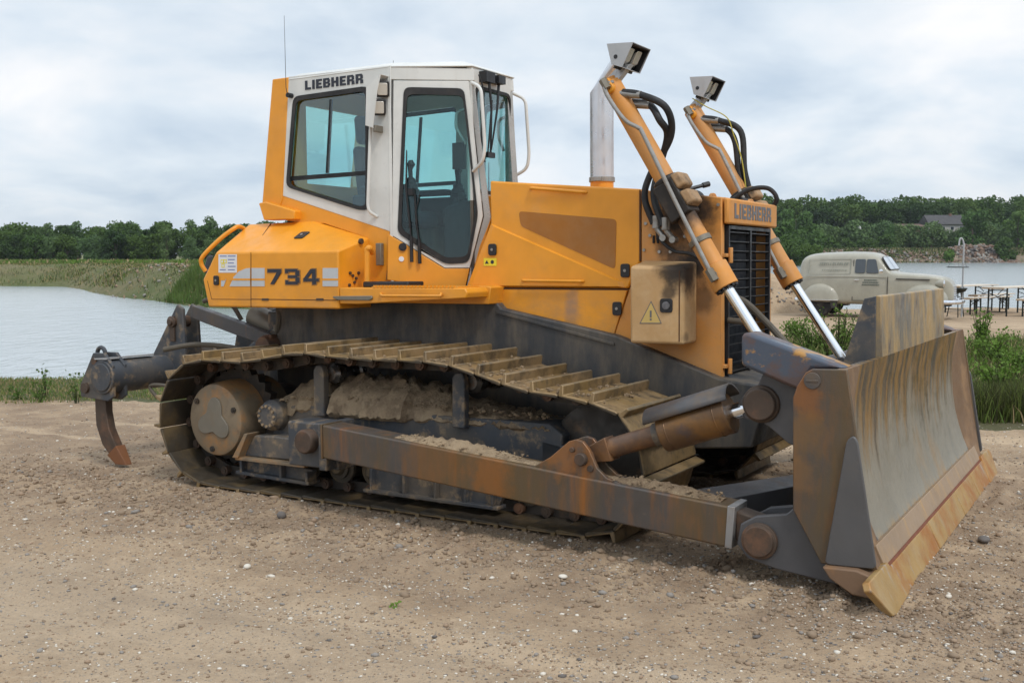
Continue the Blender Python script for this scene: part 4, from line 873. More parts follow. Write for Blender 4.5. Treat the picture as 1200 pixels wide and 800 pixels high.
# white grab rails: beside the rear window, at the door's front edge and at the far front corner
tube_part('grab_handle', rounded_open([my(435,146,YC), my(434,150,YC - .05), my(431,240,YC - .05), my(432.5,248,YC - .05), my(442,254,YC)], .03), .012, white, k=0)
tube_part('grab_handle', rounded_open([(XF, YF, 3.04), (XF + .10, YF - .03, 2.99), (XF + .13, YF - .03, 2.55), (XF + .11, YF - .03, 2.44), (XF, YF, 2.38)], .05), .013, white, k=0)
# work lights hung on the near side, in a white bracket
m = MB(); m.slab([my(*p, YC - .10) for p in ((429,102),(446,87),(442,106),(437,150),(428,147))], (0, .006, 0)); br0 = m.build('lamp_bracket', white, doz, bevel=.002)
m2 = MB(); m2.slab([my(*p, YC - .10) for p in ((429,102),(446,87),(446,87.6),(429.5,102.6))], (0, .10, 0)); m2.build('bracket_flange', white, br0); m2 = MB(); m2.slab([my(*p, YC - .10) for p in ((428,147),(437,150),(437,149),(428,146))], (0, .10, 0)); m2.build('bracket_flange', white, br0)
m2 = MB(); m2.mirror(); m.mirror().build('lamp_bracket', white, doz, bevel=.002)
for (px, py) in ((448,104.5), (444,126)):
    c = np.array(my(px, py, YC - .055)); f_ = nrm([.62, -.75, -.22]); s_ = nrm(np.cross(f_, (0, 0, 1))); u_ = np.cross(s_, f_); u_ = u_ if u_[2] > 0 else -u_
    for mir in (0, 1):
        m = MB(); m.slab(rounded([tuple(c + s_ * a + u_ * b) for a, b in ((-.052,-.06),(.052,-.06),(.052,.06),(-.052,.06))], .02), tuple(-f_ * .06)); m = m.mirror() if mir else m; lp = m.build('work_light', blackm, doz, bevel=.006)
        m = MB(); m.slab(rounded([tuple(c + f_ * .001 + s_ * a + u_ * b) for a, b in ((-.038,-.045),(.038,-.045),(.038,.045),(-.038,.045))], .012), tuple(f_ * .006)); m = m.mirror() if mir else m; m.build('lamp_lens', lampm, lp, bevel=.004)
m = MB(); m.box(tuple(np.array(my(438,150,YC - .08)) - (.0, .01, .03)), tuple(np.array(my(449,148,YC - .0)) + (.0, .0, .0))); m.build('bracket_foot', silver_dust, doz, bevel=.004)
# antenna, whip and mirror arm bits
m = MB(); a = np.array(my(342,112.5,YC)); m.cyl(a, a + (0, -.05, 0), .02, n=12); m.tube([tuple(a + (0, -.05, 0)), tuple(a + (-.01, -.055, .06)), tuple(a + (-.012, -.055, .62))], [.004, .0025, .0014], 6); m.build('antenna', blackm, doz)
m = MB(); a = np.array(my(461,82,-.4)); m.tube([tuple(a - (0,0,.05)), tuple(a + (0, 0, .07))], .0018, 6); m.build('aerial', blackm, doz)
# wiper motors and arms on the windscreen, wiper on the door
m = MB(); m.box((XF, YF + .10, ZT - .10), (XF + .07, YF + .22, ZT - .02)); m.box((XF + .01, YF + .26, ZT - .09), (XF + .08, YF + .36, ZT - .03)); m.tube([(XF + .05, YF + .16, ZT - .06), (XF + .06, YF + .18, ZT - .3), (XF + .03, YF + .17, ZT - .62)], [.012, .009, .006], 8); m.tube([(XF + .05, YF + .31, ZT - .06), (XF + .06, YF + .26, ZT - .3), (XF + .03, YF + .22, ZT - .60)], [.012, .009, .006], 8)
m.tube([(XF + .025, YF + .12, ZT - .18), (XF + .022, YF + .13, ZT - .70)], .008, 6); m.tube([(XF + .025, YF + .24, ZT - .22), (XF + .022, YF + .22, ZT - .66)], .008, 6); m.box((XF + .01, YF + .16, ZT - .66), (XF + .04, YF + .26, ZT - .62))
m.tube(spline([(XF + .05, YF + .02, ZT - .06), (XF + .06, YF + .07, ZT - .2), (XF + .04, YF + .06, ZT - .5), (XF + .05, YF + .10, ZT - .62)], 5), .006, 6); m.build('windscreen_wiper', blackm, doz)
m = MB(); W_ = lambda px, py, o=.03: pd(px, py, o)
m.tube([W_(476.5,176), W_(476,221), W_(480,262), W_(482,281)], [.004, .008, .008, .006], 6); m.tube([W_(486,227), W_(488,262), W_(491,282)], [.008, .008, .006], 6); m.tube([W_(482,278), W_(482.5,307)], .014, 8); m.tube([W_(491,280), W_(492,309)], .014, 8); m.box(tuple(np.array(W_(480,225)) - (.03, .01, .025)), tuple(np.array(W_(480,225)) + (.035, .02, .025))); dpart('door_wiper', m, blackm)
tube_part('trim_rod', [pd(492,228,.03), pd(487,250,.03), pd(488,262,.03)], .005, blackm, mir=False)
# steps beside the door
yS = -.98
sA, sB = my(397,337,yS), my(547,337,yS)
m = MB(); zt0 = sA[2]; pts = [(sA[0] + .003, zt0), (sB[0] - .02, zt0), (sB[0], zt0 - .03), (sB[0] - .01, zt0 - .07), (sA[0] + .18, zt0 - .12), (sA[0] + .003, zt0 - .12)]
m.prism(pts, yS + .004, -.56); sp_ = both('step', m, orange, doz, bevel=.008)
m = MB()
for i in range(22):
    x = sA[0] + .32 + i * (sB[0] - sA[0] - .45) / 21; m.box((x, yS + .004, zt0), (x + .016, yS + .03, zt0 + .018))
m.prism([(sA[0] + .30, zt0), (sB[0] - .08, zt0), (sB[0] - .08, zt0 + .008), (sA[0] + .30, zt0 + .008)], yS + .01, -.70); both('tread', m, orange, doz)
m = MB(); m.slab(rounded([my(*p, yS - .012) for p in ((390,347),(435,346.5),(436,350),(432,352),(395,351.5),(390,349))], .01), (0, .06, 0)); both('foot_bar', m, silver_dust, doz, bevel=.004)
tube_part('grab_handle', rounded_open([my(446,344,yS), my(447,346.5,yS - .03), my(516,346.8,yS - .03), my(517,344,yS)], .02), .010, orange, k=0)
# bodywork below the step and between cab and hood
m = MB(); m.prism([(my(431,334,-.70)[0], zt0 - .12), (.12, zt0 - .12), (.14, zt0 + .0), (.10, zt0 + .01), (my(431,334,-.70)[0], zt0)], -.70, -.50)
m.prism([(-1.04, 1.41), (.125, 1.41), (.125, zt0), (-1.04, zt0)], -.585, -.50); both('deck_side', m, orange, doz, bevel=.006)
m = MB(); m.box((-1.04, -.50, 1.41), (-.80, .50, 1.60)); m.box((-1.9, -.56, 1.41), (-1.02, .56, 2.12)); m.build('cab_mount', hullm, doz)
m = MB(); m.box((XF + .0, -.14, 1.40), (xh0 + .01, .14, 2.2)); m.build('cowl_filler', orange, doz)
tube_part('hand_rail', rounded_open([my(430,333,-.80), my(430,292,-.80), my(433,290,-.80), my(436,296,-.72)], .03), .022, orange, k=0)
m = MB(); c = np.array(my(445,298,-.64)); m.box(tuple(c - (.025, .02, .085)), tuple(c + (.025, .02, .085))); both('door_buffer', m, silver_dust, doz, bevel=.006)
m = MB(); a = np.array(my(425,337,-.86)); m.box(tuple(a), tuple(a + (.42, .20, .045))); both('black_mat', m, blackm, doz, bevel=.01)
# yellow inner face details of the tank front
m = MB(); xf_ = my(396,294,-.98)[0]
for yy_, z_ in ((-.85, 1.62), (-.80, 1.55), (-.82, 1.60), (-.78, 1.58), (-.86, 1.53), (-.75, 1.62)): m.cyl((xf_, yy_, z_), (xf_ + .012, yy_, z_), .012, n=8)
m.build('hole_pattern', shankm, doz); m = MB(); m.cyl((xf_, -.72, 1.86), (xf_ + .02, -.72, 1.86), .022, n=12); m.build('port', shankm, doz)

# ---- push arms
def B2(m, name, mat, parent=None, **k):
    a = m.build(name, mat, parent or doz, **k); return a
for sgn in (-1, 1):
    fl = (lambda m: m.mirror()) if sgn > 0 else (lambda m: m)
    y0, y1 = -1.78, -1.58
    m = MB(); m.prism([(-.51,.405),(2.27,.165),(2.29,.385),(-.51,.625)], y0, y1); arm = fl(m).build('push_arm', armm, doz, bevel=.010)
    m = MB(); m.prism([(-.523,.40),(-.508,.40),(-.508,.63),(-.523,.63)], y0 - .004, y1 + .004); fl(m).build('rear_edge', armm, arm, bevel=.003); m = MB(); m.prism([(2.262,.166),(2.302,.162),(2.318,.386),(2.278,.39)], y0 - .004, y1 + .004); fl(m).build('end_plate', zincd := grime('bare_edge_steel', (.30, .30, .30), .4, .5, [((.25, .13, .05), 7, .45, .7, .7, I1)], None), arm, bevel=.003)
    m = MB(); m.prism([(2.31,.20),(2.48,.17),(2.48,.32),(2.31,.36)], y0 + .03, y1 - .03); fl(m).build('arm_tongue', shankm, arm, bevel=.01)
    # tall double bracket for the brace
    prof = [(.98,.53),(1.10,.60),(1.22,.70),(1.265,.715),(1.31,.705),(1.35,.66),(1.40,.56),(1.46,.51),(1.66,.455),(1.66,.435),(.98,.50)]
    prof = [(x + .10, z + (-.045)) for x, z in prof]
    for ya, yb in ((y0 + .02, y0 + .05), (y1 - .05, y1 - .02)):
        m = MB(); m.prism(prof, ya, yb); bk = fl(m).build('brace_bracket', armm, arm, bevel=.004)
    m = MB(); pcx, pcz = 1.405, .56; m.lathe_y((pcx, 0, pcz), [(.038, y1), (.038, y0 + .0), (.034, y0 - .012)], 20); m.lathe_y((pcx - .06, 0, pcz + .05), [(.016, y0 + .025), (.016, y0 + .005)], 10); m.lathe_y((pcx + .055, 0, pcz - .05), [(.02, y0 + .025), (.02, y0 + .01)], 10); fl(m).build('bracket_pin', shankm, arm, bevel=.003)
    # dirt along the top of the arm
    vs, fs = [], []; nx_, ny_ = 90, 6
    for i in range(nx_):
        x = .05 + (2.22 - .05) * i / (nx_ - 1); zt0_ = .625 - (x + .51) * (.24 / 2.8)
        hgt_ = .004 + .04 * max(0, math.sin((x - .05) * 3.4)) * (x < 1.0) + .03 * (1 < x) * max(0, math.sin((x - 1.5) * 4.2)) * (x > 1.55)
        for j in range(ny_):
            q_ = j / (ny_ - 1); s_ = math.sin(q_ * math.pi)
            vs.append((x, y0 + .03 + q_ * .15, zt0_ + .001 + s_ * hgt_ * (0.5 + rng.random() * .9) - (.006 if j in (0, ny_ - 1) else 0)))
    for i in range(nx_ - 1):
        for j in range(ny_ - 1): fs.append((i * ny_ + j, (i + 1) * ny_ + j, (i + 1) * ny_ + j + 1, i * ny_ + j + 1))
    m = MB(); m.add(vs, fs); o = fl(m).build('caked_mud', mudm, arm, smooth=40); tag(o, kind='stuff')
    # tilt cylinder / brace
    A = np.array([1.42, -1.63, .575]); E_ = np.array([2.43, -1.60, .93]); d = nrm(E_ - A); L_ = np.linalg.norm(E_ - A)
    m = MB(); m.cyl(A + d * .10, A + d * .44, .058, n=24); m.hull([tuple(A + d * a + np.array([0, b, 0]) + np.cross(d, (0,1,0)) * c) for a, b, c in ((-.06,-.03,-.04),(-.06,.03,-.04),(-.06,-.03,.04),(-.06,.03,.04),(.12,-.06,-.07),(.12,.06,-.07),(.12,-.06,.07),(.12,.06,.07))]); br_ = fl(m).build('brace', grime('rusty_brace', (.125, .072, .045), .5, .25, [((.26, .12, .04), 6, .45, .66, .7, I1)], (50, .2)), doz, bevel=.005)
    m = MB(); m.cyl(A + d * .40, A + d * .455, .066, n=24); fl(m).build('collar', framem, br_, bevel=.004)
    m = MB(); m.cyl(A + d * .455, A + d * .86, .112, n=36); m.cyl(A + d * .50, A + d * .51, .114, n=36); m.cyl(A + d * .79, A + d * .80, .115, n=36); tc_ = fl(m).build('tilt_cylinder', grime('rusty_cylinder', (.125, .070, .035), .42, .3, [((.24, .115, .03), 4, .42, .66, .85, (1, 1, 1.4)), ((.07, .06, .07), 5, .55, .72, .8, I1)], (50, .15)), doz, bevel=.006)
    m = MB(); m.cyl(A + d * .85, A + d * .97, .042, n=24); fl(m).build('piston_rod', chrome, tc_)
    up_ = np.cross(d, (0, 1, 0)); up_ = up_ if up_[2] > 0 else -up_
    # bent cover plate over the cylinder
    m = MB(); cs = []
    for th in np.linspace(R(25), R(150), 9): cs.append((math.cos(th), math.sin(th)))
    vs = [A + d * a + np.array([0, -1, 0]) * c[0] * .135 + up_ * (c[1] * .135 + .022) for a in (.40, .90) for c in cs]
    m.add(vs, [(i, i + 1, 9 + i + 1, 9 + i) for i in range(8)]); cv_ = fl(m).build('cylinder_guard', steelm, tc_, smooth=60); s_ = cv_.modifiers.new('wall', 'SOLIDIFY'); s_.thickness = .012
    m = MB(); m.lathe_y((E_[0], 0, E_[2]), [(.10, -1.52), (.10, -1.715), (.085, -1.725), (.082, -1.745)], 32); fl(m).build('brace_eye', shankm, tc_, bevel=.006)
    m = MB(); m.hull([tuple(A + d * a + np.array([0, b, 0]) + up_ * c) for a, b, c in ((.93,-.035,-.05),(.93,.035,-.05),(.93,-.035,.05),(.93,.035,.05),(1.02,-.05,-.09),(1.02,.05,-.09),(1.02,-.05,.09),(1.02,.05,.09))]); fl(m).build('rod_end', steelm, tc_, bevel=.006)
    # inner diagonal strut from arm to blade centre
    m = MB(); m.hull([(1.95, -1.60, .19), (1.95, -1.60, .40), (2.20, -1.60, .18), (2.20, -1.60, .38), (2.78, -.55, .25), (2.78, -.55, .42), (2.60, -.50, .25), (2.60, -.50, .42)]); fl(m).build('diagonal_strut', steelm, doz, bevel=.006)

# ---- blade
bl = None
prof_f = [(2.900,1.142),(2.922,.98),(2.945,.83),(2.965,.68),(2.985,.54),(3.003,.43),(3.020,.33),(3.045,.20),(3.075,.13)]
back = [(x - .05, z) for x, z in reversed(prof_f)]
# real concavity: the middle of the face lies further back than a straight line
prof_c = [(x - .085 * math.sin(math.pi * (1.142 - z) / 1.02) ** .8, z) for x, z in prof_f]
m = MB(); bc = [(x - .03, z) for x, z in reversed(prof_c)]
m.prism(prof_c + bc, -1.56, 1.56); bl = m.build('blade', bladem, doz, smooth=50)
# wings, canted forward a touch at the ends
m = MB(); n_ = len(prof_c)
vin = [(x, -1.56, z) for x, z in prof_c]; vout = [(xf_2, -1.835, z) for (xf_2, z) in prof_f]
vi2 = [(x - .035, y, z) for x, y, z in vin]; vo2 = [(x - .05, y, z) for x, y, z in vout]
V = vin + vout + vi2 + vo2
fs = []
for i in range(n_ - 1): fs += [(i, i + 1, n_ + i + 1, n_ + i), (2 * n_ + i, 3 * n_ + i, 3 * n_ + i + 1, 2 * n_ + i + 1), (n_ + i, n_ + i + 1, 3 * n_ + i + 1, 3 * n_ + i)]
fs += [(0, n_, 3 * n_, 2 * n_), (n_ - 1, 2 * n_ - 1, 4 * n_ - 1, 3 * n_ - 1)]
m.add(V, fs); both('blade_wing', m, wingm, bl, smooth=30)
# end plates, stiffeners, end bits
ya, yb = -1.860, -1.836
ep = [xz(*p, ya) for p in ((944,436),(952,432),(992.5,433),(1003,506),(1011,575),(1024,668),(962,660),(929,597),(929,466),(934,452))]
m = MB(); m.prism(ep, ya, yb); both('end_plate', m, armm, bl, bevel=.006)
c = xz(952, 446, ya); m = MB(); m.lathe_y((c[0], 0, c[1]), [(.042, ya + .005), (.042, ya - .006), (.034, ya - .007)], 20); m.box((c[0] - .03, ya - .011, c[1] - .006), (c[0] + .03, ya - .003, c[1] + .006)); both('plug', m, steelm, bl, bevel=.002)
ya2 = -1.885
sp2 = rounded([(x, ya2, z) for x, z in [xz(*p, ya2) for p in ((992,516),(1000,510),(1005,518),(1027,667),(966,661))]], .03)
m = MB(); m.slab(sp2, (0, .022, 0)); both('stiffener_plate', m, grime('plain_grey_plate', (.095,.092,.092), .5, .12, [((.16,.12,.08), 4, .6, .85, .4, I1)], (60,.12)), bl, bevel=.005)
m = MB(); eb = [(x, -1.93, z) for x, z in [xz(*p, -1.93) for p in ((963,664),(1003,668),(1022,676),(1030,704),(998,697),(972,678))]]
m.slab(eb, (0, .20, 0)); both('end_bit_block', m, grime('brown_end_bit', (.20,.12,.07), .6, .1, [((.32,.16,.06), 5, .5, .7, .8, I1)], (40,.4)), bl, bevel=.008)
# cutting edge: inclined plates
def eplate(yA, yB, top, bot, th=.03, skew=0.0):
    m = MB(); (x0, z0), (x1, z1) = top, bot; dd = nrm([x1 - x0, z1 - z0]); nn = np.array([-dd[1], dd[0]]); nn = nn if nn[0] < 0 else -nn
    q = [(x0, yA, z0), (x0, yB, z0), (x1 , yB + skew, z1), (x1, yA - (skew if yA < 0 else 0), z1)]
    m.slab(q, (nn[0] * th, 0, nn[1] * th)); return m
bp = (3.040, .235); tp_ = (3.150, .004)
m = eplate(-1.70, 1.70, (3.022, .255), (3.075, .135), .03); m.build('edge_carrier', grime('pink_brown_steel', (.32,.225,.145), .55, .2, [((.45,.28,.12), 4, .5, .7, .7, (1,2,.5))], (50,.2)), bl, bevel=.004)
cuts = [-1.66, -.62, .36, 1.04, 1.68]
m = eplate(-1.66, 1.66, (3.070, .158), (3.083, .140), .03); m.build('rust_seam', grime('dark_red_rust', (.16, .05, .022), .8, 0, [], None), bl)
for a, b in zip(cuts[:-1], cuts[1:]):
    m = eplate(a + .008, b - .008, (3.085, .150), (3.155, .002), .035); m.build('cutting_edge', edgem, bl, bevel=.004)
for s_ in (-1, 1):
    en_ = nrm([.205, 0, .105]); ep_ = np.array([3.062, 0, .205])
    def oe(px, py): d_ = _ray(px, py); return CAM_M + d_ * (np.dot(ep_ - CAM_M, en_) / np.dot(d_, en_))
    q = [tuple(oe(*p)) for p in ((1040,658),(1018.5,682),(1021,692),(1047,721.5),(1052,720),(1067,693))]
    if s_ > 0: q = [(x, -y, z) for x, y, z in q]
    m = MB(); m.slab(q, (-.035, 0, -.012)); m.build('corner_bit', edgem, bl, bevel=.006)
# top box rail with the bent arm at each end
m = MB(); m.prism([(2.845,1.12),(2.79,1.12),(2.73,1.05),(2.73,.98),(2.79,.93)], -1.70, 1.70); m.build('top_rail', framem, bl, bevel=.008)
hp = [xz(*p, -1.80) for p in ((868,392),(876,389),(992,432),(952,433),(936,458),(868,428))]
m = MB(); m.prism(hp, -1.80, -1.62); both('blade_horn', m, hornm, bl, bevel=.022, seg=3)
bkp = [xz(*p, -1.66) for p in ((897,436),(940,450),(940,524),(926,518),(904,499),(890,490),(884,474),(887,458))]
m = MB(); m.prism(bkp, -1.70, -1.66); m.prism(bkp, -1.54, -1.50); both('blade_bracket', m, steelm, bl, bevel=.006)
# lower arm yoke behind the blade
bz_ = [(2.34,.20),(2.40,.13),(2.55,.095),(2.86,.06),(2.98,.09),(3.0,.25),(2.84,.50),(2.72,.50),(2.60,.39),(2.44,.36),(2.36,.31)]
m = MB(); m.prism(bz_, -1.815, -1.775); m.prism(bz_, -1.585, -1.545); both('arm_yoke', m, steelm, bl, bevel=.008)
c = (2.465, 0, .235); m = MB(); m.lathe_y(c, [(.085, -1.54), (.085, -1.80), (.095, -1.815), (.095, -1.835), (.08, -1.84), (.078, -1.852)], 32); both('yoke_pin', m, shankm, bl, bevel=.003)
# ribs and back plates
m = MB()
for y in (-1.2, -.75, -.35, .35, .75, 1.2): m.prism([(2.80,1.1),(2.70,.95),(2.64,.5),(2.78,.15),(2.94,.12),(2.81,.6)], y - .015, y + .015)
m.prism([(2.74,.62),(2.66,.60),(2.66,.42),(2.80,.32),(2.82,.5)], -1.55, 1.55); m.prism([(2.80,.25),(2.74,.14),(3.0,.09),(3.0,.2)], -1.70, 1.70); m.build('back_rib', framem, bl, bevel=.006)
for s_ in (-1, 1):
    m = MB(); m.prism([(2.86,.95),(2.02,1.27),(2.06,1.17),(2.62,.75),(2.8,.6)], s_ * .72 - .09, s_ * .72 - .06) if False else None
    m = MB(); lg = [(2.22,.98),(2.26,.90),(2.75,.60),(2.75,.82),(2.32,1.00)]; m.prism(lg, s_ * .72 - .085, s_ * .72 + .085); m.cyl((2.27,s_ * .72 - .1,.955),(2.27,s_ * .72 + .1,.955), .04, n=16); m.build('cylinder_lug', steelm, bl, bevel=.005)
# spill guard standing on the blade with two gussets
a0, a1 = my(1029,421,-1.03), my(1036,347,-1.03)
x_b, z_b, x_t, z_t = 2.895, 1.13, 2.885, a1[2]
m = MB(); m.prism([(x_b,z_b),(x_t,z_t),(x_t - .03,z_t + .004),(x_b - .04,z_b)], -1.03, 1.03); sg = m.build('spill_guard', guardm, bl, bevel=.006)
m = MB(); m.prism([(x_b - .035,z_b),(x_t - .025,z_t),(x_t - .09,z_t - .015),(2.66,1.02),(2.66,.9),(2.86,.95)], -1.034, -1.010); both('gusset', m, framem, sg, bevel=.004)
m = MB(); m.prism([(x_b - .035,z_b),(x_t - .03,z_t - .25),(x_t - .12,z_t - .03),(2.62,1.0),(2.62,.9),(2.86,.95)], -.60, -.575); both('gusset', m, framem, sg, bevel=.004)

# ---- ripper at the back
XRp = -3.35
yr0 = -1.40
a = mxp(119,442,XRp); yr = a[1]; zr = a[2]
rp = (XRp, zr)
m = MB(); m.cyl((XRp, yr, zr), (XRp, -yr, zr), .142, n=36); m.cyl((XRp, yr - .012, zr), (XRp, yr + .01, zr), .118, n=36); rt = m.build('ripper_beam', framem, doz, bevel=.006)
for s_ in (-1, 0, 1):
    y0_ = s_ * (abs(yr) - .09)
    m = MB(); pk = [(XRp - .30,.62),(XRp - .30,.72),(XRp - .12,1.00),(XRp + .02,1.0),(XRp + .12,.90),(XRp + .12,.64),(XRp + .05,.60)]
    pk = [(x, z + zr - .80) for x, z in pk]
    for o_ in (-.075, .045): m.prism(pk, y0_ + o_, y0_ + o_ + .03)
    pkt = m.build('shank_pocket', framem, rt, bevel=.006)
    m = MB(); cz_ = zr - .10; m.cyl((XRp - .22, y0_ - .10, cz_), (XRp - .22, y0_ + .10, cz_), .045, n=18); m.build('pocket_pin', shankm, pkt, bevel=.003); m = MB(); m.cyl((XRp - .10, y0_ - .09, zr + .13), (XRp - .10, y0_ + .09, zr + .13), .03, n=14); m.build('pocket_pin', shankm, pkt, bevel=.003)
    m = MB(); sh = [(XRp - .165, zr + .16), (XRp - .03, zr + .16), (XRp - .03, zr - .30), (XRp + .0, zr - .44), (XRp + .085, zr - .585), (XRp - .01, zr - .655), (XRp - .09, zr - .58), (XRp - .16, zr - .42), (XRp - .165, zr - .30)]
    m.prism(sh, y0_ - .038, y0_ + .038); shk = m.build('ripper_shank', shankm, rt, bevel=.008)
    m = MB(); m.hull([(XRp + .095, y0_ + b, zr - .575) for b in (-.048, .048)] + [(XRp - .02, y0_ + b, zr - .665) for b in (-.048, .048)] + [(XRp + .20, y0_ + b, zr - .735) for b in (-.03, .03)] + [(XRp + .08, y0_ + b, zr - .735) for b in (-.045, .045)]); m.build('ripper_tooth', rustm, shk, bevel=.006)
m = MB(); m.tube([(XRp - .12 + .05 * math.cos(th), yr + .10, zr + .19 + .05 * math.sin(th)) for th in np.linspace(0, 2 * math.pi, 17)], .018, 8, cap=False); m.build('lifting_ring', framem, rt)
m = MB(); m.hull([(XRp - .10, yr - .0, zr + .145), (XRp - .10, yr + .5, zr + .145), (XRp + .06, yr, zr + .15), (XRp + .06, yr + .5, zr + .15), (XRp - .10, yr, zr + .155), (XRp + .06, yr, zr + .165), (XRp + .06, yr + .5, zr + .165), (XRp - .10, yr + .5, zr + .155)]); m.build('beam_cap', zinc, rt)
# linkage: tall triangular plates on the beam, links to the rear of the hull, lift cylinders
for s_ in (-1, 1):
    fl = (lambda m: m.mirror()) if s_ > 0 else (lambda m: m)
    yl = -.62
    q = [my(*p, yl) for p in ((208,359),(213,361),(215,415),(214,440),(180,440),(178,420))]
    tp0 = my(209,359,yl)
    sh_ = [(tp0[0] - .02, tp0[2] + .02), (tp0[0] + .05, tp0[2] - .02), (tp0[0] + .07, .93), (tp0[0] + .05, .62), (XRp - .02, .62), (XRp - .14, .86), (XRp - .13, .91)]
    m = MB(); m.prism(sh_, yl, yl + .035); m.prism(sh_, yl + .16, yl + .195); pt = fl(m).build('linkage_plate', framem, doz, bevel=.01)
    m = MB(); c1 = my(203,377,yl); m.lathe_y((c1[0], 0, c1[2]), [(.05, yl + .2), (.05, yl - .03), (.03, yl - .035), (.028, yl - .05)], 20); m.box((c1[0] - .03, yl - .02, c1[2] - .17), (c1[0] + .03, yl - .004, c1[2] + .05)); fl(m).build('linkage_pin', shankm, pt, bevel=.003)
    xl0, zl0 = tp0[0] + .05, 1.22; 
    m = MB(); m.prism([(-3.05,1.235),(-3.03,1.345),(-2.02,1.095),(-2.02,.975)], yl + .055, yl + .14); fl(m).build('upper_link', steelm, doz, bevel=.008)
    m = MB(); m.prism([(-2.12,.9),(-2.00,.9),(-2.00,1.12),(-2.12,1.10)], yl - .06, yl + .04); m.lathe_y((-2.06, 0, 1.03), [(.075, yl - .10), (.09, yl - .04), (.09, yl + .1)], 20); fl(m).build('link_mount', shankm, doz, bevel=.006)
    m = MB(); m.prism([(-3.3,.70),(-3.3,.82),(-2.0,.72),(-2.0,.56)], yl + .05, yl + .15); fl(m).build('lower_link', framem, doz, bevel=.008)
    m = MB(); m.cyl((-2.75, s_ * .28, .80), (-2.25, s_ * .28, 1.16), .075, n=24); m.cyl((-2.25, s_ * .28, 1.16), (-2.05, s_ * .28, 1.30), .09, n=24); fl2 = m.build('ripper_cylinder', framem, doz, bevel=.004)
m = MB(); m.prism([(-2.95,.70),(-2.85,1.10),(-2.5,1.30),(-2.02,1.36),(-2.02,.5),(-2.6,.55)], -.22, -.18); m.prism([(-2.95,.70),(-2.85,1.10),(-2.5,1.30),(-2.02,1.36),(-2.02,.5),(-2.6,.55)], .18, .22); m.box((-2.2,-.5,.5),(-2.0,.5,1.30)); m.build('ripper_frame', framem, doz, bevel=.01)
m = MB(); m.cyl((-2.45,-.40,1.26),(-2.12,-.40,1.14), .10, n=24); m.cyl((-2.14,-.40,1.14),(-2.10,-.40,1.13), .115, n=24); m.build('swivel_motor', silver_dust, doz, bevel=.006)
m = MB(); m.tube(spline([(-2.9,-.55,1.38),(-2.75,-.52,1.42),(-2.62,-.5,1.36),(-2.55,-.45,1.22)], 6), .02, 8); m.tube(spline([(-2.02,-.48,1.36),(-1.98,-.58,1.30),(-1.99,-.60,1.18),(-2.05,-.55,1.10),(-2.15,-.5,1.12)], 6), .026, 8); m.tube(spline([my(208,458,-1.0), my(196,452,-1.0), my(176,452,-1.0), my(184,466,-1.0)], 5), .015, 8); m.tube(spline([(-3.02,-.9,.98),(-2.8,-.75,1.02),(-2.5,-.64,1.0),(-2.3,-.6,.95)], 6), .022, 8); m.build('hydraulic_hose', armhose, doz)

# ================================================================== GROUND, WATER
def vnoise(x, y, seed=0):
    r_ = np.random.default_rng(seed); tb = r_.random(65536)
    xi, yi = np.floor(x).astype(int), np.floor(y).astype(int); fx_, fy_ = x - xi, y - yi
    fx_, fy_ = fx_ * fx_ * (3 - 2 * fx_), fy_ * fy_ * (3 - 2 * fy_)
    h = lambda a, b: tb[(a * 7919 + b * 104729 + seed * 31) & 65535]
    return (h(xi, yi) * (1 - fx_) + h(xi + 1, yi) * fx_) * (1 - fy_) + (h(xi, yi + 1) * (1 - fx_) + h(xi + 1, yi + 1) * fx_) * fy_ - .5
def fbm(x, y, o=4, seed=0):
    s = 0; a = 1
    for i in range(o): s = s + a * vnoise(x * 2 ** i, y * 2 ** i, seed + i); a *= .5
    return s
def sstep(a, b, x): t = np.clip((x - a) / (b - a), 0, 1); return t * t * (3 - 2 * t)
MZ = AW[:, 2]
def plane_h(X, Y): return O_W[2] - (MZ[0] * (X - O_W[0]) + MZ[1] * (Y - O_W[1])) / MZ[2]
WATER = -1.0
def y_near(X): return np.interp(X, [-400,-60,-9,-4.5,-1,2,5,8,20,60,400], [14,14.6,15.0,15.5,19,24,29,32.2,32.8,35,60])
def y_far(X): return np.interp(X, [-400,-200,-80,-45,-36,-29.4,-24,-19.8,-15.2,-9,-2,4,12,30,55,75,150,400,900], [120,104,92,87.5,86,75,66,59,52.5,48.5,50,60,110,200,280,302,308,330,400])
def far_rise(X): return np.interp(X, [-60, 0, 30, 75], [.62, .75, 1.6, 2.7])
def to_m(X, Y): q = AW.T @ np.array([X - O_W[0], Y - O_W[1], np.zeros_like(X)]).reshape(3, -1); return q[0].reshape(X.shape), q[1].reshape(X.shape)
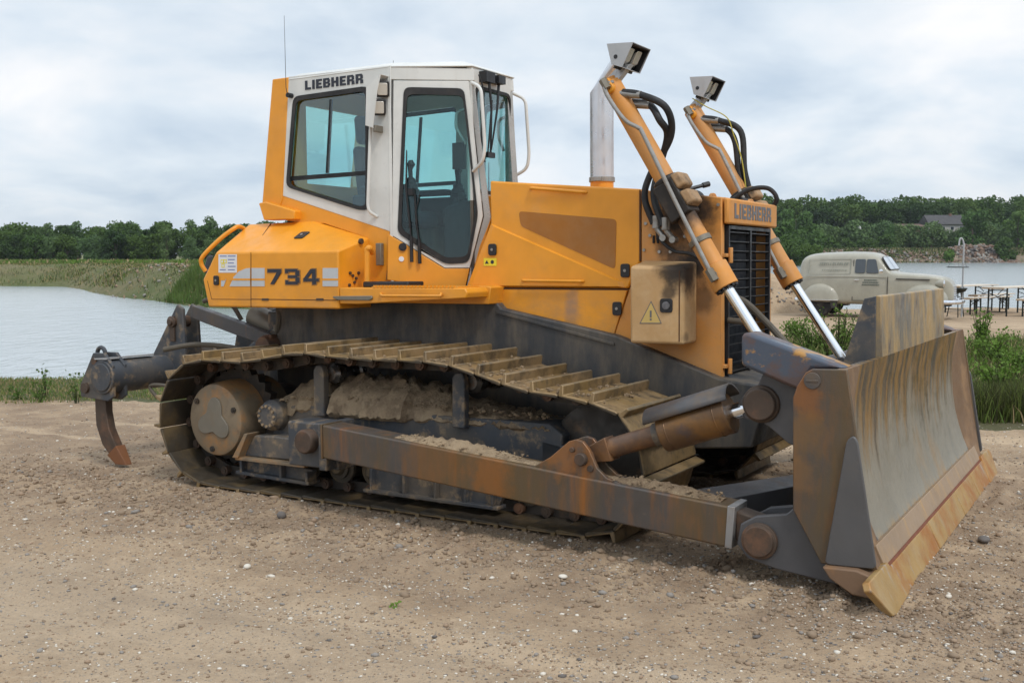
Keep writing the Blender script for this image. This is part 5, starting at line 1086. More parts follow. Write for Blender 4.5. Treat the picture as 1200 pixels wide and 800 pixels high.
def height(X, Y, fine=True):
    X = np.asarray(X, float); Y = np.asarray(Y, float)
    base = plane_h(X, np.clip(Y, -20, 13.5)); base = np.where(np.abs(X) > 25, plane_h(np.clip(X, -25, 25), np.clip(Y, -20, 13.5)), base)
    land = base + (np.interp(X, [-3, 5], [-.19, 0.0]) - base) * sstep(11.5, 17.5, Y) + .05 * fbm(X * .35, Y * .35, 3, 5) * sstep(9, 13, Y)
    dn = Y - y_near(X) - .8 * vnoise(X * .5, Y * 0, 9)
    land = land - 1.9 * sstep(0, 3.2, dn)
    yf = y_far(X) + 1.6 * vnoise(X * .25, X * 0, 11); df = Y - yf
    top = far_rise(X); fl_ = WATER - .9 + 1.1 * sstep(-3, 0, df) + (top + .0 - (WATER + .2)) * 0
    wdt = np.interp(X, [-60, 30, 75], [5.0, 8.0, 9.0])
    bank = WATER - .9 + .9 * sstep(-4, 0, df) + (top - WATER) * sstep(0, 1, np.clip(df / wdt, 0, 1) ** .7) + .35 * fbm(X * .3, Y * .3, 4, 21) * sstep(0, 4, df) * (Y < 420)
    field = np.interp(Y, [90, 240, 400], [0, -.75, -.75]) * np.interp(X, [-10, 20], [1, 0]); bank = bank + field * sstep(2, 12, df)
    z = np.where(dn < 3.2, np.where(dn < 0, land, np.maximum(land, WATER - .9)), bank)
    z = np.where((dn >= 3.2) & (df < -4), WATER - .9, z)
    if fine:
        mx_, my_ = to_m(X, Y)
        near = sstep(17, 13, Y) * sstep(1.0, 2.2, Y)
        road = sstep(-1.9, -3.3, my_ - .10 * mx_ * 0)        # smooth travelled strip nearest the camera
        rough = (1 - road) * .9 + .10
        under = np.exp(-(np.abs(my_) / 3.0) ** 4)
        z = z + near * (.010 * fbm(X * 3.1, Y * 3.1, 3, 31) + rough * (.022 * fbm(X * 6, Y * 6, 4, 41) + .018 * np.maximum(0, fbm(X * 17, Y * 17, 3, 51)) ) + .045 * fbm(X * .8, Y * .8, 2, 61) * (1 - under))
        # wheel ruts running along the road
        for c, wdt_, dep in ((-3.25, .10, .022), (-3.9, .16, .018), (-4.7, .14, .018), (-2.55, .20, .020), (-5.4, .2, .016)):
            z = z - near * dep * np.exp(-((my_ - c + .12 * np.sin(mx_ * .5)) / wdt_) ** 2) * (1 + .6 * vnoise(mx_ * 4, my_ * 3, 71))
        for cc in (-1.09, 1.09): fp = sstep(.56, .40, np.abs(my_ - cc)) * sstep(-2.5, -2.1, mx_) * sstep(1.9, 1.6, mx_); z = z * (1 - fp) + (plane_h(X, Y) + .012 + .008 * fbm(X * 8, Y * 8, 3, 13)) * fp
        # grouser marks beside and in front of the machine
        pr = np.exp(-((my_ + 1.9) / .35) ** 2) + np.exp(-((my_ - 1.09) / .45) ** 2) * (mx_ > 2.9)
        z = z + near * .013 * pr * np.sin(mx_ * 31) * (.4 + 1.2 * sstep(-.2, .3, vnoise(mx_ * 1.5, my_ * 2, 81)))
    return z
def axis(lo, hi, d0, ctr0, ctr1, grow):
    a = list(np.arange(ctr0, ctr1, d0)); s = d0; v = ctr1
    while v < hi: a.append(v); s *= grow; v += s
    a.append(hi); s = d0; v = ctr0 - d0; b = []
    while v > lo: b.append(v); s *= grow; v -= s
    b.append(lo); return np.array(sorted(b) + a)
xs_ = axis(-2500, 2500, .04, -5.4, 7.2, 1.045); ys_ = axis(-300, 3500, .04, 2.4, 13.2, 1.035)
GXX, GYY = np.meshgrid(xs_, ys_); GZ = height(GXX, GYY)
def grid_mesh(name, X, Y, Z):
    ny, nx = X.shape; me = bpy.data.meshes.new(name); me.vertices.add(nx * ny)
    me.vertices.foreach_set('co', np.stack([X, Y, Z], -1).reshape(-1).astype(np.float32))
    i = np.arange(ny - 1)[:, None] * nx + np.arange(nx - 1)[None]; q = np.stack([i, i + 1, i + nx + 1, i + nx], -1).reshape(-1)
    nf = len(q) // 4; me.loops.add(nf * 4); me.loops.foreach_set('vertex_index', q.astype(np.int32)); me.polygons.add(nf)
    me.polygons.foreach_set('loop_start', np.arange(0, nf * 4, 4, dtype=np.int32)); me.polygons.foreach_set('loop_total', np.full(nf, 4, np.int32)); me.update(calc_edges=True); me.shade_smooth(); return me
def tri_mesh(name, V, T, mi=None, quads=False):
    k = 4 if quads else 3; me = bpy.data.meshes.new(name); me.vertices.add(len(V)); me.vertices.foreach_set('co', np.asarray(V, np.float32).reshape(-1))
    nf = len(T); me.loops.add(nf * k); me.loops.foreach_set('vertex_index', np.asarray(T, np.int32).reshape(-1)); me.polygons.add(nf)
    me.polygons.foreach_set('loop_start', np.arange(0, nf * k, k, dtype=np.int32)); me.polygons.foreach_set('loop_total', np.full(nf, k, np.int32))
    if mi is not None: me.polygons.foreach_set('material_index', np.asarray(mi, np.int32))
    me.update(calc_edges=True); return me

gm, t, b = new_mat('sandy_gravel')
g1 = noise(t, .35, 6, .6, coord='Object'); g2 = noise(t, 2.6, 8, .65, (1, 1, 1), coord='Object'); g3 = noise(t, 26, 6, .7, coord='Object')
c = mixc(t, ramp(t, g1, .35, .65), (.460, .338, .220), (.365, .262, .168))
c = mixc(t, mul(t, ramp(t, g2, .42, .72), .7), c, (.265, .184, .115))
c = mixc(t, mul(t, ramp(t, g3, .5, .72), .7), c, (.52, .40, .275))
c = mixc(t, mul(t, ramp(t, noise(t, 48, 5, .75), .52, .68), .55), c, (.19, .14, .10))
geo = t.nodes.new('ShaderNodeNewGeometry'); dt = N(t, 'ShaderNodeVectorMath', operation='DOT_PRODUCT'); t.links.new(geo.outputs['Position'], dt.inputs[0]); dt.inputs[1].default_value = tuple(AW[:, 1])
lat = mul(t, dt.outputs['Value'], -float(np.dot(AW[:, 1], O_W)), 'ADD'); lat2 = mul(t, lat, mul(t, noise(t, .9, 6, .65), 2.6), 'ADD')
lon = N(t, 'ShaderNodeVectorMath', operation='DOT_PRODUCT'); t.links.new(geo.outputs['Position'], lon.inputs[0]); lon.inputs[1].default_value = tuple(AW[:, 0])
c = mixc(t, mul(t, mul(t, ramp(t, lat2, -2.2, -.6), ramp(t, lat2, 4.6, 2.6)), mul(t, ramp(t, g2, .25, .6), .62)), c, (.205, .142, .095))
bc = N(t, 'ShaderNodeCombineXYZ'); t.links.new(mul(t, lon.outputs['Value'], .13), bc.inputs[0]); t.links.new(mul(t, lat, 2.3), bc.inputs[1])
bn_ = N(t, 'ShaderNodeTexNoise', Scale=1.0, Detail=5.0, Roughness=.6); t.links.new(bc.outputs[0], bn_.inputs['Vector']); bands = bn_.outputs[0]
c = mixc(t, mul(t, ramp(t, bands, .52, .66), .35), c, (.265, .19, .125)); c = mixc(t, mul(t, ramp(t, bands, .47, .34), .7), c, (.50, .375, .25))
c = mixc(t, mul(t, mul(t, ramp(t, lat2, -3.6, -2.6), ramp(t, lat2, -1.6, -2.4)), .35), c, (.36, .29, .215))
def pebbles(scale, thr, cols, amt):
    tcn = t.nodes.new('ShaderNodeTexCoord'); v = N(t, 'ShaderNodeTexVoronoi', Scale=scale); t.links.new(tcn.outputs['Object'], v.inputs['Vector'])
    sep_ = N(t, 'ShaderNodeSeparateColor'); t.links.new(v.outputs['Color'], sep_.inputs[0])
    pick = ramp(t, sep_.outputs[0], thr, thr + .02); disk = ramp(t, v.outputs['Distance'], .20, .36, 1, 0)
    f = mul(t, mul(t, pick, disk), amt); cl = mixc(t, sep_.outputs[1], *cols); return f, cl, mul(t, pick, disk)
hs = []
for sc_, thr, cols, amt in ((26, .84, ((.62, .56, .47), (.20, .19, .19)), .8), (55, .72, ((.52, .45, .36), (.16, .14, .13)), .75), (110, .6, ((.6, .52, .42), (.17, .13, .10)), .65)):
    f, cl, dsk = pebbles(sc_, thr, cols, amt); c = mixc(t, f, c, cl); hs.append((dsk, 1.0 / sc_))
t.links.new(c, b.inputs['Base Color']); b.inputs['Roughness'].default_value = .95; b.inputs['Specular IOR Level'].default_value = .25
h = None
for dsk, a in hs: v = mul(t, dsk, a * .35); h = v if h is None else mul(t, h, v, 'ADD')
h = mul(t, h, mul(t, g3, .012), 'ADD'); h = mul(t, h, mul(t, noise(t, 90, 5, .7), .004), 'ADD'); h = mul(t, h, mul(t, g2, .03), 'ADD')
bump(t, b, h, .9, 1.0)

turf, t, b = new_mat('rough_turf')
c = mixc(t, ramp(t, noise(t, .09, 6, .65), .38, .62), (.110, .140, .042), (.205, .180, .088)); c = mixc(t, mul(t, ramp(t, noise(t, .8, 6, .7), .45, .7), .6), c, (.06, .085, .025))
t.links.new(c, b.inputs['Base Color']); b.inputs['Roughness'].default_value = 1; bump(t, b, noise(t, 2.5, 8, .8), 1, .25)
rub, t, b = new_mat('rubble_shore')
c = mixc(t, ramp(t, noise(t, .5, 8, .7), .4, .62), (.30, .22, .155), (.17, .15, .09)); c = mixc(t, mul(t, ramp(t, noise(t, 1.6, 6, .8), .6, .7), .7), c, (.5, .46, .4))
t.links.new(c, b.inputs['Base Color']); b.inputs['Roughness'].default_value = 1; bump(t, b, noise(t, 1.2, 8, .8), 1, .6)
gme = grid_mesh('ground', GXX, GYY, GZ)
cxx = (GXX[:-1, :-1] + GXX[1:, 1:]) / 2; cyy = (GYY[:-1, :-1] + GYY[1:, 1:]) / 2
dnc, dfc = cyy - y_near(cxx), cyy - y_far(cxx)
mi = np.zeros(cxx.shape, int); jit = 1.2 * vnoise(cxx * .9, cyy * .9, 91)
mi[(cyy + jit * .6 > 13.4) & (cxx < 2) & (dnc < 4)] = 1
mi[(cyy + jit > 10.6) & (cyy - jit * .7 < 20.5) & (cxx >= 2) & (dnc < 4)] = 1
mi[(dnc >= 3.2)] = 1; mi[(dfc > -5) & (cxx > 15) & (dfc < 12)] = 2
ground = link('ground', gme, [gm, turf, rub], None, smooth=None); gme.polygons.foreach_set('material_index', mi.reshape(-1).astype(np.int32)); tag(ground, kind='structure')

wm, t, b = new_mat('pond_water'); b.inputs['Base Color'].default_value = (.36, .405, .425, 1); b.inputs['Roughness'].default_value = .16; b.inputs['IOR'].default_value = 1.5; b.inputs['Specular IOR Level'].default_value = .9
bh = mul(t, noise(t, 2.0, 5, .6, (1, .45, 1), coord='Object'), mul(t, noise(t, .35, 4, .6, (1, .5, 1)), 1.2), 'ADD'); bump(t, b, bh, .55, .14)
wx, wy = np.meshgrid(np.array([-1200., -40., 40., 1200.]), np.array([8., 60., 300., 1500.]))
water = link('water', grid_mesh('water', wx, wy, np.full_like(wx, WATER)), wm, None, smooth=None); tag(water, kind='structure')

# ---- loose stones on the gravel, too many to count
ico = bmesh.new(); bmesh.ops.create_icosphere(ico, subdivisions=1, radius=1.0); iv = np.array([tuple(v.co) for v in ico.verts]); ifc = np.array([[v.index for v in f.verts] for f in ico.faces]); ico.free()
def stones(name, X, Y, S, mats, pm, flat=.62, sink=.25, lift=None):
    n = len(X); Z = height(X, Y); V = iv[None] * (1 + rng.normal(0, .13, (n, len(iv), 1))); sc3 = np.stack([S * rng.uniform(.8, 1.4, n), S * rng.uniform(.7, 1.1, n), S * flat * rng.uniform(.7, 1.2, n)], -1)
    V = V * sc3[:, None]; a = rng.uniform(0, 6.28, n); ca, sa = np.cos(a)[:, None], np.sin(a)[:, None]
    V = np.stack([V[..., 0] * ca - V[..., 1] * sa, V[..., 0] * sa + V[..., 1] * ca, V[..., 2]], -1) + np.stack([X, Y, Z + S * flat * (1 - 2 * sink) * .8], -1)[:, None]
    T = (ifc[None] + (np.arange(n) * len(iv))[:, None, None]).reshape(-1, 3); me = tri_mesh(name, V.reshape(-1, 3), T, np.repeat(rng.choice(len(mats), n, p=pm), len(ifc)))
    return link(name, me, mats, None, smooth=None)
def stone_mat(n, c, v=.25): m, t, b = new_mat(n); q = noise(t, 14, 5, .7); t.links.new(mixc(t, q, tuple(x * (1 - v) for x in c), tuple(x * (1 + v) for x in c)), b.inputs['Base Color']); b.inputs['Roughness'].default_value = .85; return m
sm1 = stone_mat('pale_pebble', (.62, .57, .49)); sm2 = stone_mat('grey_pebble', (.25, .225, .20)); sm3 = stone_mat('brown_pebble', (.30, .21, .14)); sm4 = stone_mat('dark_pebble', (.125, .11, .10)); sm5 = stone_mat('earth_clod', (.25, .18, .12))
n = 85000; PY = rng.uniform(1 / 13.5, 1 / 2.9, n); Yp = 1 / PY; Xp = (rng.uniform(-50, 1250, n) - 600) / F * Yp
mxp_, myp_ = to_m(Xp, Yp); dens = .20 + .70 * sstep(-3.4, -2.4, myp_) * sstep(-.6, .3, fbm(mxp_ * .6, myp_ * 2.2, 3, 78)) + .9 * np.clip(fbm(mxp_ * .5, myp_ * 2.6, 3, 77) * 2 - .35, 0, 1) + .5 * np.exp(-((myp_ + 3.3) / .16) ** 2)
keep = rng.random(n) < np.clip(dens, 0, 1); keep &= ~((np.abs(np.abs(myp_) - 1.09) < .38) & (mxp_ > -2.2) & (mxp_ < 1.55)); Xp, Yp = Xp[keep], Yp[keep]
S = np.clip(rng.lognormal(math.log(.0039), .5, len(Xp)), .0018, .017)
st = stones('gravel', Xp, Yp, S, [sm1, sm2, sm3, sm4, sm5], [.19, .19, .27, .05, .30]); tag(st, kind='stuff')
# clods and coarse crumbs near the machine
n = 15000; mx0 = rng.uniform(-4.5, 6.5, n); my0 = np.where(rng.random(n) < .5, rng.normal(-1.85, .30, n), rng.uniform(-2.9, 2.6, n)); P3 = (AW @ np.stack([mx0, my0, np.zeros(n)])).T + O_W
ok = ~((np.abs(np.abs(my0) - 1.09) < .36) & (mx0 > -2.1) & (mx0 < 1.5)); P3 = P3[ok]
st = stones('soil_crumbs', P3[:, 0], P3[:, 1], np.clip(rng.lognormal(math.log(.0075), .5, len(P3)), .003, .032), [sm5, sm3, sm2], [.78, .17, .05], .7, .3); tag(st, kind='stuff')
# single stones that stand out
def gp(px, py):     # where a sight line meets the ground near the camera
    lo_, hi_ = 2.0, 14.0
    for _ in range(40):
        md_ = (lo_ + hi_) / 2; p = wp(px, py, md_)
        if p[2] > float(height(p[0], p[1])): lo_ = md_
        else: hi_ = md_
    return wp(px, py, lo_)
for px, py, s_, mt, lb in ((290, 665, .030, sm1, 'small white stone lying alone on the smooth part of the gravel road'), (330, 606, .045, sm4, 'dark grey stone beside the rear half of the near crawler track'),
                       (660, 677, .032, sm1, 'white stone in front of the push arm on the gravel'), (1112, 700, .022, sm1, 'small pale stone on the gravel right of the blade corner'), (1153, 635, .06, sm4, 'flat dark stone on the gravel ahead of the blade'),
                       (1071, 594, .03, sm4, None)):
    if lb is None: continue
    p = gp(px, py); o = stones('stone', np.array([p[0]]), np.array([p[1]]), np.array([s_]), [mt], [1.], .65, .2); o.data.shade_smooth()
    sd = o.modifiers.new('sub', 'SUBSURF'); sd.levels = 1; sd.render_levels = 1; tag(o, lb, 'stone')

# ================================================================== VEGETATION
def leafmat(n, c, tr=.25, v=.35):
    m, t, b = new_mat(n); q = noise(t, .9, 5, .7); q2 = noise(t, .06, 3, .6)
    c1 = mixc(t, ramp(t, q, .3, .7), tuple(x * (1 - v) for x in c), tuple(min(1, x * (1 + v)) for x in c)); oi = t.nodes.new('ShaderNodeObjectInfo')
    c2 = mixc(t, mul(t, oi.outputs['Random'], .9), c1, (c[0] * 1.45, c[1] * 1.25, c[2] * 1.1)); t.links.new(c2, b.inputs['Base Color']); b.inputs['Roughness'].default_value = .75; b.inputs['Specular IOR Level'].default_value = .25
    o = t.nodes['Material Output']; ts = t.nodes.new('ShaderNodeBsdfTranslucent'); t.links.new(c2, ts.inputs[0]); x = N(t, 'ShaderNodeMixShader'); x.inputs[0].default_value = tr
    t.links.new(b.outputs[0], x.inputs[1]); t.links.new(ts.outputs[0], x.inputs[2]); t.links.new(x.outputs[0], o.inputs[0]); return m
oak = leafmat('oak_leaves', (.056, .108, .022)); wil = leafmat('willow_leaves', (.085, .150, .055)); brt = leafmat('bright_leaves', (.068, .135, .032)); drk = leafmat('dark_leaves', (.034, .072, .018))
weed = leafmat('weed_leaves', (.085, .150, .032)); grs = leafmat('grass_blades', (.095, .135, .035)); dry = leafmat('dry_grass', (.30, .25, .14)); reed = leafmat('reed_blades', (.050, .060, .026)); lime = leafmat('young_leaves', (.105, .195, .035))
bark = grime('bark', (.09, .07, .05), .95, 0, [], (12, .6))
def leaves(P, size, aspect=1.0, up=0.0, nrm_bias=None):
    n = len(P); a = rng.normal(0, 1, (n, 3))
    if nrm_bias is not None: a = a * .75 + nrm_bias
    a /= np.linalg.norm(a, axis=1)[:, None]; r_ = rng.normal(0, 1, (n, 3)); u = np.cross(a, r_); u /= np.linalg.norm(u, axis=1)[:, None]; v = np.cross(a, u)
    s_ = (size * rng.uniform(.6, 1.3, n))[:, None] if np.isscalar(size) else (size * rng.uniform(.7, 1.2, n))[:, None]
    V = np.stack([P - u * s_ * .5, P - v * s_ * .3 * aspect, P + u * s_ * .5, P + v * s_ * .3 * aspect], 1)
    return V.reshape(-1, 3), np.arange(4 * n).reshape(n, 4)
def crown_pts(n, h, wd, seed, lobes=12, low=.18, shape='round'):
    r_ = np.random.default_rng(seed); C = []
    for i in range(lobes):
        t_ = (i + .5) / lobes; z = low + (1 - low) * t_ ** .85 * .94; rad = {'round': math.sin(math.pi * min(1, .18 + .80 * (1 - abs(2 * (z - .52)) ** 2.2))) if False else math.sqrt(max(.05, 1 - ((z - .55) / .52) ** 2)), 'tall': math.sqrt(max(.05, 1 - ((z - .45) / .58) ** 2)) * .6, 'bush': math.sqrt(max(.08, 1 - (z / 1.02) ** 2))}[shape]
        a = r_.uniform(0, 6.28); rr = rad * r_.uniform(.25, .72) * .5 * wd; C.append((rr * math.cos(a), rr * math.sin(a), z * h - .06 * h, r_.uniform(.16, .27) * wd * (.7 + .4 * rad), r_.uniform(.7, 1.05)))
    C = np.array(C); k = r_.integers(0, lobes, n); d = r_.normal(0, 1, (n, 3)); d /= np.linalg.norm(d, axis=1)[:, None]; q = r_.uniform(.35, 1.08, n) ** .5
    P = C[k, :3] + d * (C[k, 3] * q)[:, None] * np.stack([np.ones(n), np.ones(n), C[k, 4]], -1); return P, C, d
def tree_mesh(name, n, h, wd, seed, leaf, shape='round', lobes=12, low=.18):
    P, C, d = crown_pts(n, h, wd, seed, lobes, low, shape); P[:, 2] = np.maximum(P[:, 2], .05); V, Q = leaves(P, leaf, 1.2, nrm_bias=d); return tri_mesh(name, V, Q, quads=True), C
def make_tree(kind, n, h, wd, seed, leaf, mat, label, group, shape='round', lobes=12, low=.18, name='broadleaf_tree'):
    me, C = tree_mesh('crown', n, h, wd, seed, leaf, shape, lobes, low); root = empty(name); cr_ = link('crown', me, mat, root, smooth=None)
    m = MB(); m.tube([(0, 0, -.3), (.02 * h, 0, h * .25), (-.01 * h, .01 * h, h * .5), (0, 0, h * .78)], [.032 * h, .024 * h, .016 * h, .005 * h], 7)
    for c in C[::2]: m.tube([(0, 0, h * .28), tuple(c[:3] * .6 + np.array([0, 0, h * .12])), tuple(c[:3])], [.014 * h, .008 * h, .003 * h], 5)
    m.build('trunk', bark, root); tag(root, label, 'tree', group); return root
def copy_tree(o, parent=None):
    c = o.copy(); col.objects.link(c); c.parent = parent
    for ch in list(o.children): copy_tree(ch, c)
    return c
protos = []
used = set()
def place(proto, X, Y, s, label=None, group=None, sz=None, rz=None, sink=.15):
    o = proto if id(proto) not in used and not used.add(id(proto)) else copy_tree(proto)
    o.location = (X, Y, float(height(X, Y, False)) - sink); o.scale = (s, s, sz or s); o.rotation_euler = (0, 0, rng.uniform(0, 6.28) if rz is None else rz)
    if label: o['label'] = label
    if group: o['group'] = group
    return o
GA, GB = 'trees of the wood behind the left meadow', 'trees of the wood on the far right shore'
LA = ['dark green broadleaf tree in the wood behind the left meadow', 'grey green willow at the edge of the wood behind the left meadow', 'tall narrow tree in the wood behind the left meadow']
LB = ['dark green broadleaf tree in the high wood beyond the lake on the right', 'grey green willow shrub in front of the high wood on the right shore', 'low dark bush on the far shore behind the van']
pA = [make_tree('a', 2600, 8.5, 7.5, 11, .62, oak, LA[0], GA), make_tree('b', 2600, 7.8, 7, 12, .60, oak, LA[0], GA, lobes=15), make_tree('c', 2600, 7.0, 6.6, 13, .5, wil, LA[1], GA, low=.06, name='willow'),
      make_tree('d', 1700, 9.6, 5.2, 14, .5, wil, LA[2], GA, 'tall', lobes=10, name='poplar'), make_tree('e', 2600, 8, 7.5, 15, .62, drk, LA[0], GA)]
for row, (Yr, Xs_, sc0) in enumerate(((226, -6, .80), (234, 0, .96), (246, 0, 1.08), (262, 0, 1.12))):
    X = -128.0
    while X < 62:
        k = rng.choice(5, p=[[.12, .13, .5, .1, .15], [.3, .25, .2, .08, .17], [.35, .3, .05, .05, .25], [.35, .3, .0, .05, .3]][row])
        s = sc0 * rng.uniform(.86, 1.08)
        place(pA[k], X, Yr + rng.uniform(-3, 3), s); X += rng.uniform(3.0, 5.2) * (1.0 + .18 * row)
def mass(name, spots, mat):      # far-off wood outside the frame, one mass
    V, Q, k = [], [], 0
    for X, Y, h_, w_ in spots:
        P, C, d_ = crown_pts(520, h_, w_, int(X * 7 + Y) & 1023, 9); v, q = leaves(P + (X, Y, float(height(X, Y, False))), 1.1, 1.2, nrm_bias=d_); V.append(v); Q.append(q + k); k += len(v)
    o = link(name, tri_mesh(name, np.concatenate(V), np.concatenate(Q), quads=True), mat, None, smooth=None); tag(o, kind='stuff')
mass('far_wood', [(X, Yr + rng.uniform(-3, 3), rng.uniform(8, 9.5), 8) for Yr in (236, 250) for X in np.arange(-300, -130, 5.0)] + [(X, 246 + (X - 60) * 1.6 + rng.uniform(-4, 4), rng.uniform(9, 13), 9) for X in np.arange(60, 76, 4.0)] + [(X, 366 + rng.uniform(-5, 5), rng.uniform(14, 17), 12) for X in np.arange(228, 330, 7.0)], oak)
pB = [make_tree('f', 3200, 17, 13, 21, 1.0, oak, LB[0], GB), make_tree('g', 3200, 15.5, 12, 22, .95, drk, LB[0], GB, lobes=15), make_tree('h', 2400, 7.6, 10, 23, .75, wil, LB[1], 'willow shrubs on the right shore', 'bush', low=.02, lobes=11, name='willow'),
      make_tree('i', 1600, 3.6, 6, 24, .55, oak, LB[2], 'low bushes on the right shore', 'bush', low=.02, lobes=8, name='bush')]
for Yr, s0, step in ((352, .98, 7.4), (364, 1.06, 8.2), (380, 1.12, 9.5)):
    X = 40.0
    while X < 225:
        place(pB[rng.choice([0, 1], p=[.6, .4])], X, Yr + rng.uniform(-4, 4), s0 * rng.uniform(.92, 1.05)); X += rng.uniform(.65, 1.1) * step
X = 66.0
while X < 196: place(pB[2], X, 327 + rng.uniform(-3, 4), rng.uniform(.75, 1.12)); X += rng.uniform(3.5, 6.5)
X = 66.0
while X < 112: place(pB[3], X, 317 + rng.uniform(-2, 3), rng.uniform(.7, 1.2)); X += rng.uniform(3, 6)
# individual trees that stand out on the right shore
for px, base_y, top_y, Y, wdm, mt, lb, sh in ((932, 292, 246, 322, 12.5, brt, 'rounded brighter green tree left of the van roof in front of the dark wood', 'round'), (1112, 302, 287, 306, 4.2, lime, 'small bright green round tree on the bare far shore behind the lamp pole', 'round'),
                                        (1041, 292, 262, 325, 6, brt, 'light green tree just left of the brick house', 'tall'), (1139, 296, 251, 322, 11, brt, 'mid green round tree just right of the dark house roof', 'round'), (1192, 292, 248, 320, 11, brt, 'bright green tree at the right edge of the picture beyond the lake', 'round'),
                                        (1178, 302, 274, 308, 8.5, oak, 'green bush growing beside the rubble heap on the far shore', 'bush')):
    h_ = (base_y - top_y) * Y / F * 1.08; o = make_tree('x', 2400, h_, wdm * .9, int(px), .055 * wdm + .25, mt, lb, None, sh, low=.05); p = wp(px, 300, Y); o.location = (p[0], Y, float(height(p[0], Y, False)) - .2)

# grass and weeds: blades as thin triangles
def blades(name, X, Y, H, Wd, mats, pm, lean=.35, kind='stuff', zoff=0.0):
    n = len(X); Z = height(X, Y) + zoff; a = rng.uniform(0, 6.28, n); dx_, dy_ = np.cos(a), np.sin(a); l = rng.normal(0, lean, n) * H; l2 = rng.normal(0, lean, n) * H
    B0 = np.stack([X - dx_ * Wd / 2, Y - dy_ * Wd / 2, Z], -1); B1 = np.stack([X + dx_ * Wd / 2, Y + dy_ * Wd / 2, Z], -1)
    M0 = np.stack([X + l * .35 - dx_ * Wd * .35, Y + l2 * .35 - dy_ * Wd * .35, Z + H * .6], -1); M1 = np.stack([X + l * .35 + dx_ * Wd * .35, Y + l2 * .35 + dy_ * Wd * .35, Z + H * .6], -1); T0 = np.stack([X + l, Y + l2, Z + H], -1)
    V = np.stack([B0, B1, M1, M0, T0], 1).reshape(-1, 3); k = np.arange(n)[:, None] * 5
    T = np.concatenate([k + [[0, 1, 2]], k + [[0, 2, 3]], k + [[3, 2, 4]]], 1).reshape(-1, 3); me = tri_mesh(name, V, T, np.repeat(rng.choice(len(mats), n, p=pm), 3)); o = link(name, me, mats, None, smooth=None); tag(o, kind=kind); return o
def area(n, x0, x1, y0, y1): return rng.uniform(x0, x1, n), rng.uniform(y0, y1, n)
# strip of grass by the left water
X, Y = area(36000, -10.5, 0, 13.0, 16.0); k = (Y - 13.5 - .6 * vnoise(X * 2, Y * 2, 5) > 0) & (rng.random(len(X)) < .35 + .9 * (vnoise(X * 1.1, Y * 1.1, 15) + .5)); blades('grass', X[k], Y[k], rng.uniform(.015, .065, k.sum()), .009, [grs, dry, weed, lime], [.36, .34, .15, .15])
# rough grass on the right between road and dirt track
X, Y = area(52000, 2.2, 13.5, 10.3, 20.8); dd = .9 * vnoise(X * .8, Y * .8, 6); k = (Y + dd > 10.9) & (Y - dd < 20.0) & (rng.random(len(X)) < .4 + .9 * (vnoise(X * .7, Y * .7, 16) + .5)); blades('grass', X[k], Y[k], rng.uniform(.05, .26, k.sum()), .018, [grs, dry, weed, reed], [.42, .17, .25, .16])
# dark dense sedge by the right edge
X, Y = area(26000, 3.6, 8.5, 10.9, 12.5); k = (rng.random(len(X)) < 1.1 - .5 * np.abs(Y - 11.6)); blades('sedge', X[k], Y[k], rng.uniform(.16, .40, k.sum()) * (1 + .5 * vnoise(X[k] * 1.3, Y[k], 8)), .012, [reed, grs, weed], [.62, .26, .12], .25)
# tufts along the far bank, and on the meadow
X, Y = area(260000, -75, 0, 44, 110); dfv = Y - y_far(X); k = (dfv > .3) & (dfv < 22) & (rng.random(len(X)) < .2 + .8 * sstep(-.15, .25, vnoise(X * .35, Y * .35, 18))); hh = rng.uniform(.15, .6, k.sum()) * (1 + 1.5 * np.exp(-((dfv[k] - 1.5) / 2) ** 2)) * .7
blades('bank_grass', X[k], Y[k], hh * .34, .05, [reed, dry, grs, weed], [.35, .25, .28, .12], .3)
X, Y = area(24000, -26, -9, 48, 66); dfv = Y - y_far(X); k = (dfv > .2) & (dfv < 7) & (X > -19) & (X < -12.8); blades('reeds', X[k], Y[k], rng.uniform(.2, .75, k.sum()), .05, [grs, weed], [.6, .4], .2)
X, Y = area(30000, -110, 30, 90, 226); k = (Y - y_far(X)) > 18; blades('meadow_grass', X[k], Y[k], rng.uniform(.15, .5, k.sum()), .25, [grs, dry, weed, lime], [.3, .15, .3, .25], .3)
# small leafy plants: stems with leaves
def plant(name, X, Y, h_, wd_, nst, nlf, lf, mat, label, cat='plant', group=None, z=None):
    z = float(height(X, Y)) if z is None else z; m = MB(); P = []
    for i in range(nst):
        a = rng.uniform(0, 6.28); r_ = wd_ * .5 * math.sqrt(rng.random()); tip = np.array([r_ * math.cos(a), r_ * math.sin(a), h_ * rng.uniform(.6, 1.0)]); base = tip * (.15, .15, 0); mid = tip * (.5, .5, .55)
        m.tube([tuple(base), tuple(mid), tuple(tip)], [.012 * h_, .008 * h_, .003 * h_], 4)
        for _ in range(nlf): t_ = rng.uniform(.15, 1.02); q_ = (base * (1 - t_) ** 2 + 2 * t_ * (1 - t_) * mid + t_ * t_ * tip); P.append(q_ + rng.normal(0, 1, 3) * lf * .75)
    root = empty(name, (X, Y, z)); m.build('stem', reed, root, fix=False); V, Q = leaves(np.array(P), lf, 1.5); link('foliage', tri_mesh('foliage', V, Q, quads=True), mat, root, smooth=None); tag(root, label, cat, group); return root
for px, Y, h_, lb in ((45, 13.4, .34, 'low leafy weed by the left edge of the pond'), (52, 13.9, .42, 'thin weed with small leaves rising above the water behind the ripper on the left'), (88, 13.3, .40, 'leafy weed just left of the ripper beam'), (20, 13.6, .22, 'short weed at the far left of the near bank'), (100, 13.9, .38, 'slender weed directly behind the ripper beam end')):
    p = wp(px, 430, Y); plant('weed', p[0], Y, h_, .28, 7, 9, .040, weed, lb)
